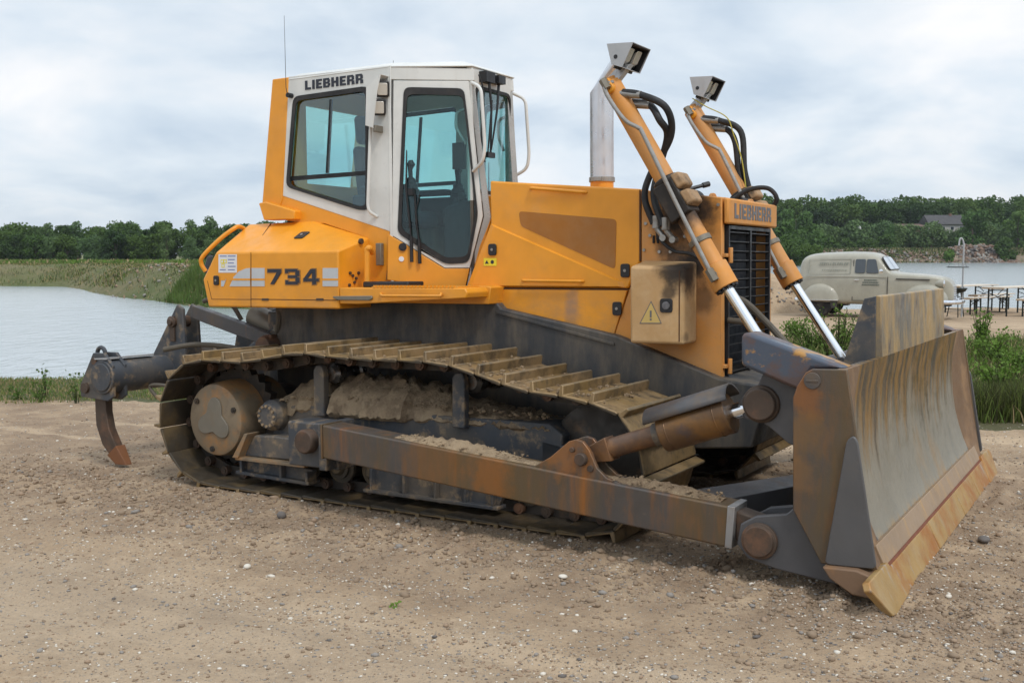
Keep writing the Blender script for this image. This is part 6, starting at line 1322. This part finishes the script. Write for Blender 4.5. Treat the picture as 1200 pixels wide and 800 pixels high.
for px, Y, h_, wd_, lb in ((982, 15.5, .95, .95, 'bright green leafy shrub standing behind the blade in front of the van'), (950, 17.5, .60, 1.1, 'low leafy shrub between lift cylinder rod and blade'), (1010, 16.5, .7, .8, 'green shrub just behind the spill guard of the blade'), (1163, 16.0, .55, .9, 'low leafy plant below the benches on the right'), (1150, 17.2, .75, .35, 'slim upright weed below the tables'), (1190, 15.0, .48, 1.2, 'spreading bright weed at the right edge of the grass'), (932, 19.5, .5, .6, 'small weed at the edge of the dirt track behind the grille'), (1175, 12.6, .5, .8, 'bright leafy clump above the dark sedge on the right')):
    p = wp(px, 400, Y); plant('shrub', p[0], Y, h_, wd_, 34, 22, .042, weed if 'shrub' in lb else lime, lb, 'shrub')
for px, Y in ((1192, 11.6), (1198, 11.3)):
    p = wp(px, 480, Y); plant('weed', p[0], Y, .28, .3, 8, 10, .03, yellowm if px == 1192 else lime, 'yellow flowering weed at the right edge in the dark sedge' if px == 1192 else 'small green weed beside the yellow flowers at the right edge', 'weed')
p = gp(462, 712); plant('sprig', p[0], p[1], .022, .06, 6, 4, .017, lime, 'single fresh green sprig lying on the gravel road', 'sprig')

# ================================================================== VAN
vp = grime('beige_van_paint', (.345, .325, .262), .35, 0, [((.33, .28, .2), 3, .55, .8, .3, I1)], None, .3)
vdark = grime('van_seam', (.05, .045, .04), .8, 0, [], None); vglass, t, b = new_mat('dark_car_glass'); b.inputs['Base Color'].default_value = (.03, .04, .05, 1); b.inputs['Roughness'].default_value = .06; b.inputs['Specular IOR Level'].default_value = .8
vchrome, t, b = new_mat('chrome_trim'); b.inputs['Base Color'].default_value = (.75, .76, .78, 1); b.inputs['Metallic'].default_value = 1; b.inputs['Roughness'].default_value = .15
tyre = grime('tyre_rubber', (.018, .018, .018), .8, 0, [((.12, .09, .06), 8, .5, .75, .5, I1)], None); vprint = grime('faded_green_print', (.20, .22, .19), .6, 0, [], None); vprint2 = grime('dark_green_print', (.09, .12, .10), .6, 0, [], None)
AV = R(30); van = empty('panel_van', (9.45, 27.63, float(height(9.28, 27.63, False)) + .02), -AV); van.scale = (.93, 1, 1); tag(van, 'old beige panel van with rounded fenders and chrome bumper parked by the water', 'van')
ST = [(-2.02, .50, 1.20, .42), (-2.0, .62, 1.40, .36), (-1.92, .70, 1.54, .32), (-1.72, .735, 1.62, .30), (-1.1, .75, 1.655, .30), (-.6, .755, 1.665, .30), (-.20, .755, 1.655, .30), (.03, .752, 1.625, .30), (.15, .75, 1.56, .30), (.30, .745, 1.36, .30), (.45, .735, 1.17, .30), (.56, .71, 1.14, .30), (1.0, .66, 1.115, .31), (1.5, .57, 1.08, .34), (1.82, .45, 1.02, .36), (1.95, .36, .93, .38), (2.02, .24, .76, .42)]
vs = []; ring = None
for x, w_, rf, zb_0 in ST:
    belt = min(1.02, zb_0 + (rf - zb_0) * .80); tl = max(0, rf - 1.08); wu = w_ - .16 * tl
    half = [(w_ * .90, zb_0), (w_ * .985, zb_0 + .10), (w_, (zb_0 + belt) / 2), (w_ * .995, belt - .04), (w_ * .98, belt), (wu * .985, belt + (rf - belt) * .45), (wu * .95, belt + (rf - belt) * .74), (wu * .84, belt + (rf - belt) * .92), (wu * .5, rf - .006), (wu * .15, rf)]
    rr = [(x, -y, z) for y, z in half] + [(x, y, z) for y, z in reversed(half)]; ring = len(rr); vs += rr
m = MB(); fs = [(i * ring + j, i * ring + (j + 1) % ring, (i + 1) * ring + (j + 1) % ring, (i + 1) * ring + j) for i in range(len(ST) - 1) for j in range(ring)] + [tuple(range(ring)), tuple((len(ST) - 1) * ring + j for j in range(ring - 1, -1, -1))]
m.add(vs, fs); body = m.build('body', vp, van, smooth=70); s_ = body.modifiers.new('sub', 'SUBSURF'); s_.levels = 2; s_.render_levels = 2
def ys_at(z): return .745 - .12 * max(0, z - 1.02) / .5
for s_ in (-1, 1):
    # side windows with a pillar, door outline, waist line
    for xa_, xb_, xc_ in ((-.46, -.19, -.19), (-.16, .17, .07)):
        m = MB(); q = [(xa_, s_ * (ys_at(1.12) + .012), 1.12), (xb_, s_ * (ys_at(1.12) + .012), 1.12), (xc_, s_ * (ys_at(1.47) + .004), 1.47), (xa_, s_ * (ys_at(1.47) + .004), 1.47)]; m.slab(rounded(q, .04), (0, -s_ * .012, 0)); dw = m.build('side_window', vglass, van, bevel=.002)
    m = MB(); yq = s_ * .757
    for a, b_ in (((-.52, .42), (-.52, 1.45)), ((.40, .42), (.40, 1.04)), ((-.52, .42), (.40, .42))):
        m.slab([(a[0], yq - s_ * .115 * max(0, a[1] - 1.02) / .5, a[1]), (b_[0], yq - s_ * .13 * max(0, b_[1] - 1.02) / .5, b_[1]), (b_[0] + .018, yq - s_ * .13 * max(0, b_[1] - 1.02) / .5, b_[1] + .008), (a[0] + .018, yq - s_ * .115 * max(0, a[1] - 1.02) / .5, a[1] + .008)], (0, -s_ * .01, 0))
    dg = m.build('door_gap', vdark, van, smooth=0)
    m = MB(); m.slab([(-1.80, s_ * .758, 1.015), (.45, s_ * .758, 1.015), (.45, s_ * .758, 1.03), (-1.80, s_ * .758, 1.03)], (0, -s_ * .015, 0)); m.build('waist_moulding', vp, van, bevel=.003)
    m = MB(); m.box((-.46, s_ * .76, .93), (-.34, s_ * .785, .955)); m.build('door_handle', vchrome, van, bevel=.004)
    # panel outline and faded print
    m = MB(); zA, zB = 1.10, 1.47; o_ = [(-1.72, s_ * (ys_at(zA) + .010), zA), (-.58, s_ * (ys_at(zA) + .010), zA), (-.58, s_ * (ys_at(zB) + .002), zB), (-1.72, s_ * (ys_at(zB) + .002), zB)]; m.holed(o_, shrink(o_, .985), (0, -s_ * .01, 0)); m.build('panel_frame', vdark if False else vprint, van, smooth=0)
    rp_ = random.Random(4)
    m = MB(); x = -1.15
    for ln, (z_, h_, xs0, xs1) in enumerate(((1.31, .07, -1.42, -.64), (1.17, .035, -1.35, -.68))):
        x = xs0
        while x < xs1:
            w_ = rp_.choice((.03, .045)); q = lambda xx, zz: (xx, s_ * (ys_at(zz) + .012), zz)
            if rp_.random() < .88: m.slab([q(x, z_), q(x + w_ * .35, z_), q(x + w_ * .35, z_ + h_), q(x, z_ + h_)], (0, -s_ * .006, 0))
            if rp_.random() < .8: m.slab([q(x + w_ * .42, z_ + h_ * .7), q(x + w_, z_ + h_ * .7), q(x + w_, z_ + h_), q(x + w_ * .42, z_ + h_)], (0, -s_ * .006, 0))
            x += w_ + .018
        m.build('faded_print', vprint, van, smooth=0); m = MB()
    m = MB()
    for z_, xs0, xs1 in ((.93, -.20, .14), (.87, -.24, .18), (.81, -.26, .20)):
        x = xs0
        while x < xs1:
            w_ = rp_.choice((.012, .02, .028)); m.box((x, s_ * .755, z_), (x + w_, s_ * .761, z_ + .028)); x += w_ + .012
    m.build('door_print', vprint2, van, smooth=0)
    # fenders
    for cx_, rx, ry, rz, cz_, yy_ in ((-1.38, .52, .13, .43, .42, .70), (1.32, .60, .20, .40, .46, .56)):
        m = MB(); V_ = []; A_, B_ = 24, 10
        for i in range(A_ + 1):
            th = math.pi * i / A_
            for j in range(B_ + 1):
                ph = -math.pi / 2 + math.pi * j / B_; V_.append((cx_ + rx * math.cos(th) * (abs(math.cos(ph)) ** .5), s_ * (yy_ + ry * math.sin(ph)), cz_ + rz * math.sin(th) * (abs(math.cos(ph)) ** .5)))
        m.add(V_, [(i * (B_ + 1) + j, (i + 1) * (B_ + 1) + j, (i + 1) * (B_ + 1) + j + 1, i * (B_ + 1) + j + 1) for i in range(A_) for j in range(B_)]); fe = m.build('fender', vp, van, smooth=60)
        m = MB(); m.box((cx_ - rx * .98, s_ * (yy_ + .02), cz_ - .012), (cx_ + rx * .98, s_ * (yy_ + ry + .006), cz_ + .012)) if cx_ < 0 else m.box((cx_ - rx * .98, s_ * (yy_ + .02), cz_ - .012), (cx_ + rx * .6, s_ * (yy_ + ry + .006), cz_ + .004)); m.build('fender_trim', vchrome if cx_ < 0 else vp, fe, bevel=.003)
        m = MB(); m.prism([(cx_ - rx * .9, cz_), (cx_ + rx * .9, cz_), (cx_ + rx * .86, cz_ - .19), (cx_ + rx * .62, cz_ - .2), (cx_ + rx * .55, cz_ - .02), (cx_ - rx * .62, cz_ - .02), (cx_ - rx * .7, cz_ - .15)], s_ * .60, s_ * (yy_ + ry * .8)); m.build('wheel_arch', vdark, fe)
        xw = -1.38 if cx_ < 0 else 1.30; m = MB(); m.lathe_y((xw, s_ * .62, .32), [(.20, -.07), (.29, -.075), (.32, -.05), (.325, 0), (.32, .05), (.29, .075), (.20, .07)], 32); wh = m.build('wheel', tyre, van, smooth=40)
        m = MB(); m.lathe_y((xw, s_ * .62, .32), [(.21, 0), (.20, s_ * .06), (.12, s_ * .05), (.09, s_ * .075), (.02, s_ * .085)], 28); m.build('rim', vdark, wh)
    m = MB(); m.tube([(1.55, s_ * .47, .86), (1.68, s_ * .48, .87), (1.80, s_ * .485, .87)], [.05, .10, .105], 24); hl = m.build('headlight', vp, van, smooth=60); m = MB(); m.tube([(1.795, s_ * .485, .87), (1.812, s_ * .485, .87), (1.828, s_ * .485, .87)], [.098, .085, .03], 24); m.build('lens', vchrome, hl, smooth=80)
    m = MB(); m.slab([(.62, s_ * .73, .97), (1.45, s_ * .60, .95), (1.45, s_ * .60, .975), (.62, s_ * .73, .995)], (0, -s_ * .04, 0)); m.build('hood_louvre', vdark, van)
    m = MB(); m.tube([(.24, s_ * .75, 1.12), (.26, s_ * .86, 1.15)], .008, 6); m.lathe_y((.26, s_ * .88, 1.17), [(.02, -.01), (.055, 0), (.05, .012)], 16); m.build('mirror', vchrome, van)
m = MB(); q = [(.185, -.55, 1.52), (.185, .55, 1.52), (.43, .66, 1.19), (.43, -.66, 1.19)]; q = [(x + .028, y, z + .02) for x, y, z in q]; ws_ = MB(); ws_.holed(rounded(q, .12), shrink(rounded(q, .12), .93), (-.02, 0, -.02)); wf = ws_.build('windscreen_frame', vdark, van)
m = MB(); m.slab(shrink(rounded(q, .12), .95), (-.012, 0, -.012)); 
vws, t, b = new_mat('windscreen_glass'); b.inputs['Base Color'].default_value = (.45, .50, .56, 1); b.inputs['Roughness'].default_value = .05; b.inputs['Specular IOR Level'].default_value = 1.0; m.build('windscreen', vws, wf)  # pale base colour stands in for the sky reflected in the pane
m = MB(); m.slab([(.215, -.012, 1.53), (.215, .012, 1.53), (.46, .012, 1.20), (.46, -.012, 1.20)], (.02, 0, .02)); m.build('centre_bar', vchrome, wf)
m = MB()
for i in range(9): z = .46 + i * .043; w_ = .26 + .03 * math.sin(i / 8 * math.pi); m.tube([(1.86, -w_, z), (2.0, -w_ * .6, z), (2.04, 0, z), (2.0, w_ * .6, z), (1.86, w_, z)], .012, 6)
m.build('grille', vchrome, van)
m = MB(); m.tube(spline([(1.75, -.80, .42), (2.02, -.72, .42), (2.16, -.4, .42), (2.19, 0, .42), (2.16, .4, .42), (2.02, .72, .42), (1.75, .80, .42)], 5), .055, 10); m.build('bumper', vchrome, van)
m = MB(); m.tube(spline([(-1.85, -.76, .42), (-2.06, -.68, .42), (-2.13, 0, .42), (-2.06, .68, .42), (-1.85, .76, .42)], 5), .055, 10); m.build('bumper', vchrome, van)
m = MB(); m.box((2.215, -.24, .37), (2.225, .24, .47)); m.build('number_plate', paperm, van)

# ================================================================== BEER TABLES, BENCHES, SWING GRILL
woodm = grime('pale_varnished_wood', (.46, .30, .16), .5, 0, [((.3, .18, .09), 5, .5, .75, .6, (1, 6, 1))], None); topm = grime('sun_bleached_top', (.58, .50, .40), .4, 0, [((.44, .34, .22), 4, .5, .75, .6, (1, 6, 1))], None)
ironm = grime('dark_green_iron', (.015, .022, .018), .5, .3, [], None)
def trestle(kind, ln, wd, h, lbl, cat, grp):
    root = empty(kind); m = MB(); m.box((0, -wd / 2, h - .028), (ln, wd / 2, h)); m.build('table_top' if kind == 'beer_table' else 'seat', topm, root, bevel=.004)
    m = MB(); m.box((.0, -wd / 2 - .001, h - .05), (.025, wd / 2 + .001, h - .0281)); m.build('end_batten', woodm, root)
    for x in (.28, ln - .28):
        for s_ in (-1, 1): m = MB(); m.box((x - .016, s_ * (wd / 2 - .05) - .016, 0), (x + .016, s_ * (wd / 2 - .05) + .016, h - .028)); m.build('leg', ironm, root)
        m = MB(); m.box((x - .012, -wd / 2 + .05, h - .10), (x + .012, wd / 2 - .05, h - .075)); m.tube([(x, -wd / 2 + .06, h * .55), (x, wd / 2 - .06, h * .78)], .01, 6); m.tube([(x, wd / 2 - .06, h * .55), (x, -wd / 2 + .06, h * .78)], .01, 6); m.box((x - .01, -wd / 2 + .05, .10), (x + .01, wd / 2 - .05, .12)); m.build('cross_brace', ironm, root)
        m = MB(); xi = x + (.35 if x < ln / 2 else -.35); m.tube([(x, 0, h - .2), (xi, 0, h - .03)], .01, 6); m.build('stay', ironm, root)
    tag(root, lbl, cat, grp); return root
AT = math.atan2(.63, .78)
def put(o, px, Y): X = (px - 600) / F * Y; o.location = (X, Y, float(height(X, Y, False)) + .004); o.rotation_euler = (0, 0, AT); return o
put(trestle('beer_table', 2.2, .60, .77, 'folding beer table nearest the camera between two benches by the water', 'table', 'folding tables by the water'), 1163, 28.1)
put(trestle('beer_table', 2.2, .60, .77, 'folding beer table behind the fire bowl close to the van front', 'table', 'folding tables by the water'), 1112, 29.6)
for px, Y, lb in ((1135, 28.9, 'folding bench just left of the nearest beer table'), (1197, 27.6, 'folding bench at the right edge right of the nearest beer table'), (1140, 30.3, 'folding bench partly hidden behind the fire bowl')):
    put(trestle('folding_bench', 2.2, .28, .47, lb, 'bench', 'folding benches by the water'), px, Y)
gY = 27.9; gX = (1127.5 - 600) / F * gY; gr = empty('swing_grill', (gX, gY, float(height(gX, gY, False)))); tag(gr, 'black fire bowl on legs below a tall curved steel pole with hanging grate', 'grill')
m = MB(); m.tube(spline([(0, 0, 0), (0, 0, .8), (0, 0, 1.70), (-.01, 0, 1.92), (-.06, 0, 2.04), (-.11, 0, 2.02), (-.13, 0, 1.86)], 6), .022, 10); m.build('pole', zinc, gr)
m = MB(); m.lathe_y((0, 0, 0), [(.01, 0), (.01, .001)], 6); m = MB()
vs_, fs_ = [], []; pr_ = [(.02, .62), (.12, .635), (.20, .67), (.25, .74), (.265, .745), (.25, .76), (.19, .69), (.1, .65)]
for i, (r_, z_) in enumerate(pr_):
    for j in range(28): th = 2 * math.pi * j / 28; vs_.append((-.14 + r_ * math.cos(th), r_ * math.sin(th), z_))
for i in range(len(pr_) - 1):
    for j in range(28): fs_.append((i * 28 + j, i * 28 + (j + 1) % 28, (i + 1) * 28 + (j + 1) % 28, (i + 1) * 28 + j))
m.add(vs_, fs_); m.build('fire_bowl', ironm, gr)
for a in (.3, 2.4, 4.5): m = MB(); m.tube([(-.14 + .12 * math.cos(a), .12 * math.sin(a), .66), (-.14 + .24 * math.cos(a), .24 * math.sin(a), 0)], .014, 8); m.build('leg', ironm, gr)
m = MB(); m.tube([(-.14 + .27 * math.cos(th), .27 * math.sin(th), 1.30) for th in np.linspace(0, 6.283, 25)], .012, 6, cap=False)
for k_ in range(-4, 5): w_ = math.sqrt(.27 ** 2 - (k_ * .055) ** 2); m.tube([(-.14 - w_, k_ * .055, 1.30), (-.14 + w_, k_ * .055, 1.30)], .005, 5)
m.build('grate', ironm, gr)
for a in (.2, 2.3, 4.4): m = MB(); m.tube([(-.14 + .26 * math.cos(a), .26 * math.sin(a), 1.30), (-.13, 0, 1.86)], .003, 5); m.build('chain', ironm, gr)

# ================================================================== FAR SHORE: house, rubble, heap
brick = grime('brown_brick', (.15, .085, .06), .9, 0, [((.30, .2, .15), 1.5, .5, .7, .5, I1)], None); render_ = grime('grey_render', (.42, .40, .37), .9, 0, [], None); tile = grime('dark_roof_tile', (.045, .042, .045), .7, 0, [((.09, .085, .08), 1.2, .4, .7, .6, I1)], None)
hY = 336.0; hx0, hx1 = (1085 - 600) / F * hY, (1131 - 600) / F * hY; gz = float(height((hx0 + hx1) / 2, hY, False)); zr_ = CAMH + (297 - 252.5) / F * (hY + 5); ze_ = CAMH + (297 - 263) / F * hY
hs_ = empty('house', (0, 0, 0)); tag(hs_, 'house with long dark tiled roof half hidden by trees across the lake', 'house')
m = MB(); m.box((hx0 + .4, hY, gz - 1), (hx1 - .4, hY + 9, ze_ + .1)); wl_ = m.build('wall', render_, hs_)
m = MB(); xa_, xb_ = hx0, hx1; m.add([(xa_, hY - .6, ze_ - .05), (xb_, hY - .6, ze_ - .05), (xb_, hY + 9.6, ze_ - .05), (xa_, hY + 9.6, ze_ - .05), (xa_ + .3, hY + 4.5, zr_), (xb_ - .3, hY + 4.5, zr_)], [(0, 1, 5, 4), (2, 3, 4, 5), (0, 4, 3), (1, 2, 5), (3, 2, 1, 0)]); rf_ = m.build('roof', tile, hs_, smooth=0)
m = MB(); m.box((xb_ - 4.2, hY + 3.9, zr_ - .5), (xb_ - 3.5, hY + 4.7, zr_ + .5)); m.build('chimney', brick, rf_)
for k_ in range(4):
    x = hx0 + 2 + k_ * (hx1 - hx0 - 4) / 3; m = MB(); m.box((x - .55, hY - .05, ze_ - 1.9), (x + .55, hY + .05, ze_ - .7)); wn_ = m.build('window', paperm, hs_); m = MB(); m.box((x - .47, hY - .07, ze_ - 1.82), (x + .47, hY - .05, ze_ - .78)); m.build('pane', vglass, wn_)
bY = 333.0; bx0, bx1 = (1052 - 600) / F * bY, (1083 - 600) / F * bY; zb2 = CAMH + (297 - 266) / F * bY
bn = empty('brick_barn'); tag(bn, 'low reddish brick building just left of the dark roofed house', 'building'); m = MB(); m.box((bx0, bY, gz - 1), (bx1, bY + 6, zb2)); m.build('wall', brick, bn); m = MB(); m.add([(bx0 - .2, bY - .3, zb2 - .05), (bx1 + .2, bY - .3, zb2 - .05), (bx1 + .2, bY + 6.3, zb2 + .9), (bx0 - .2, bY + 6.3, zb2 + .9), (bx0 - .2, bY - .3, zb2 + .08), (bx1 + .2, bY - .3, zb2 + .08), (bx1 + .2, bY + 6.3, zb2 + 1.05), (bx0 - .2, bY + 6.3, zb2 + 1.05)], [(0,3,2,1),(4,5,6,7),(0,1,5,4),(1,2,6,5),(2,3,7,6),(3,0,4,7)]); m.build('roof', grime('rust_red_sheet', (.12, .07, .05), .8, 0, [], None), bn)
p = wp(1004.5, 267, 326); m = MB(); m.tube([(p[0], 324, p[2] - .6), (p[0], 324, p[2] - .1), (p[0], 324, p[2] + .3), (p[0], 324, p[2] + .55), (p[0], 324, p[2] + .7)], [.5, .58, .46, .28, .02], 16); dm = m.build('white_dome', white); m = MB(); m.tube([(p[0], 324, float(height(p[0], 324., False)) - .3), (p[0], 324, p[2] - .5)], .05, 6); m.build('mast', ironm, dm); tag(dm, 'small white dome on a mast showing among the willows above the van', 'dome')
def rubble(name, x0, x1, y0, y1, hmax, n, smin, smax, mats, pm, label):
    m_ = []; X, Y = rng.uniform(x0, x1, n), rng.uniform(y0, y1, n); u = (X - x0) / (x1 - x0); v = (Y - y0) / (y1 - y0); hh = hmax * np.sin(np.pi * u) ** .6 * np.sin(np.pi * np.clip(v, .0, 1)) ** .7 * (.65 + .7 * (vnoise(X * .35, Y * .35, 3) + .5) * .8)
    cs = np.array([[a, b_, c] for a in (-1, 1) for b_ in (-1, 1) for c in (-1, 1)], float); fq = np.array([(0,1,3,2),(4,6,7,5),(0,4,5,1),(2,3,7,6),(0,2,6,4),(1,5,7,3)])
    V, T = [], []
    for i in range(n):
        s3 = rng.uniform(smin, smax, 3) * (1, .8, .5); M3 = np.array(Matrix.Rotation(rng.uniform(0, 6.28), 3, Vector(rng.normal(0, 1, 3)).normalized())); q = (cs * s3 * rng.uniform(.8, 1.2, (8, 1))) @ M3.T + (X[i], Y[i], float(height(X[i], Y[i], False)) + hh[i] * rng.uniform(.0, 1.0)); V.append(q); T.append(fq + 8 * i)
    me = tri_mesh(name, np.concatenate(V), np.concatenate(T), np.repeat(rng.choice(len(mats), n, p=pm), 6), quads=True); o = link(name, me, mats, None, smooth=None); tag(o, label, 'rubble heap'); o['kind'] = 'stuff'; return o
conc = stone_mat('pale_concrete', (.27, .25, .22)); browne = stone_mat('brown_rubble', (.20, .13, .09)); 
rubble('rubble_heap', (1130 - 600) / F * 305, (1196 - 600) / F * 305, 304, 318, 2.3, 1300, .15, .75, [conc, browne, sm4], [.24, .56, .20], None)
rubble('rubble_shore', 60, 165, 302.5, 311, .8, 900, .15, .55, [conc, browne, sm4], [.3, .5, .2], None)
X, Y = area(16000, 66, 165, 303, 318); blades('shore_weeds', X, Y, rng.uniform(.2, .9, len(X)), .30, [grs, weed, dry, reed], [.3, .2, .25, .25], .3)
rubble('bank_stones', -30, -15.5, 51, 75, .2, 420, .03, .11, [conc, sm3], [.5, .5], None)
hz = MB(); hz.box((-2700, -320, -4.0), (2700, 3700, 34.0)); hzm = bpy.data.materials.new('air'); hzm.use_nodes = True; t = hzm.node_tree; t.nodes.clear()
o_ = t.nodes.new('ShaderNodeOutputMaterial'); pv = t.nodes.new('ShaderNodeVolumePrincipled'); pv.inputs['Density'].default_value = .00012; pv.inputs['Color'].default_value = (.86, .92, 1.0, 1); pv.inputs['Anisotropy'].default_value = .2; t.links.new(pv.outputs[0], o_.inputs['Volume'])
hzo = hz.build('haze', hzm, None, smooth=0); tag(hzo, kind='stuff')
# grey gravel heap left of the van
hx, hy = np.meshgrid(np.linspace(-1, 1, 60), np.linspace(-1, 1, 40)); r_ = np.sqrt(hx ** 2 + hy ** 2); hx0_ = (902 - 600) / F * 31.0
HX, HY = hx0_ + hx * 1.7, 31.0 + hy * 1.6; HZ = height(HX, HY, False) - .05 + 1.15 * np.maximum(0, 1 - r_) ** .8 + .06 * fbm(HX * 4, HY * 4, 4, 5)
rubble('heap_stones', hx0_ - 1.5, hx0_ + 1.5, 29.6, 32.4, 1.05, 2600, .02, .08, [conc, sm3, sm4], [.4, .4, .2], None)
hp_ = link('gravel_heap', grid_mesh('gravel_heap', HX, HY, HZ), gm, None, smooth=None); tag(hp_, 'grey heap of gravel beside the bulldozer grille left of the van', 'gravel heap')
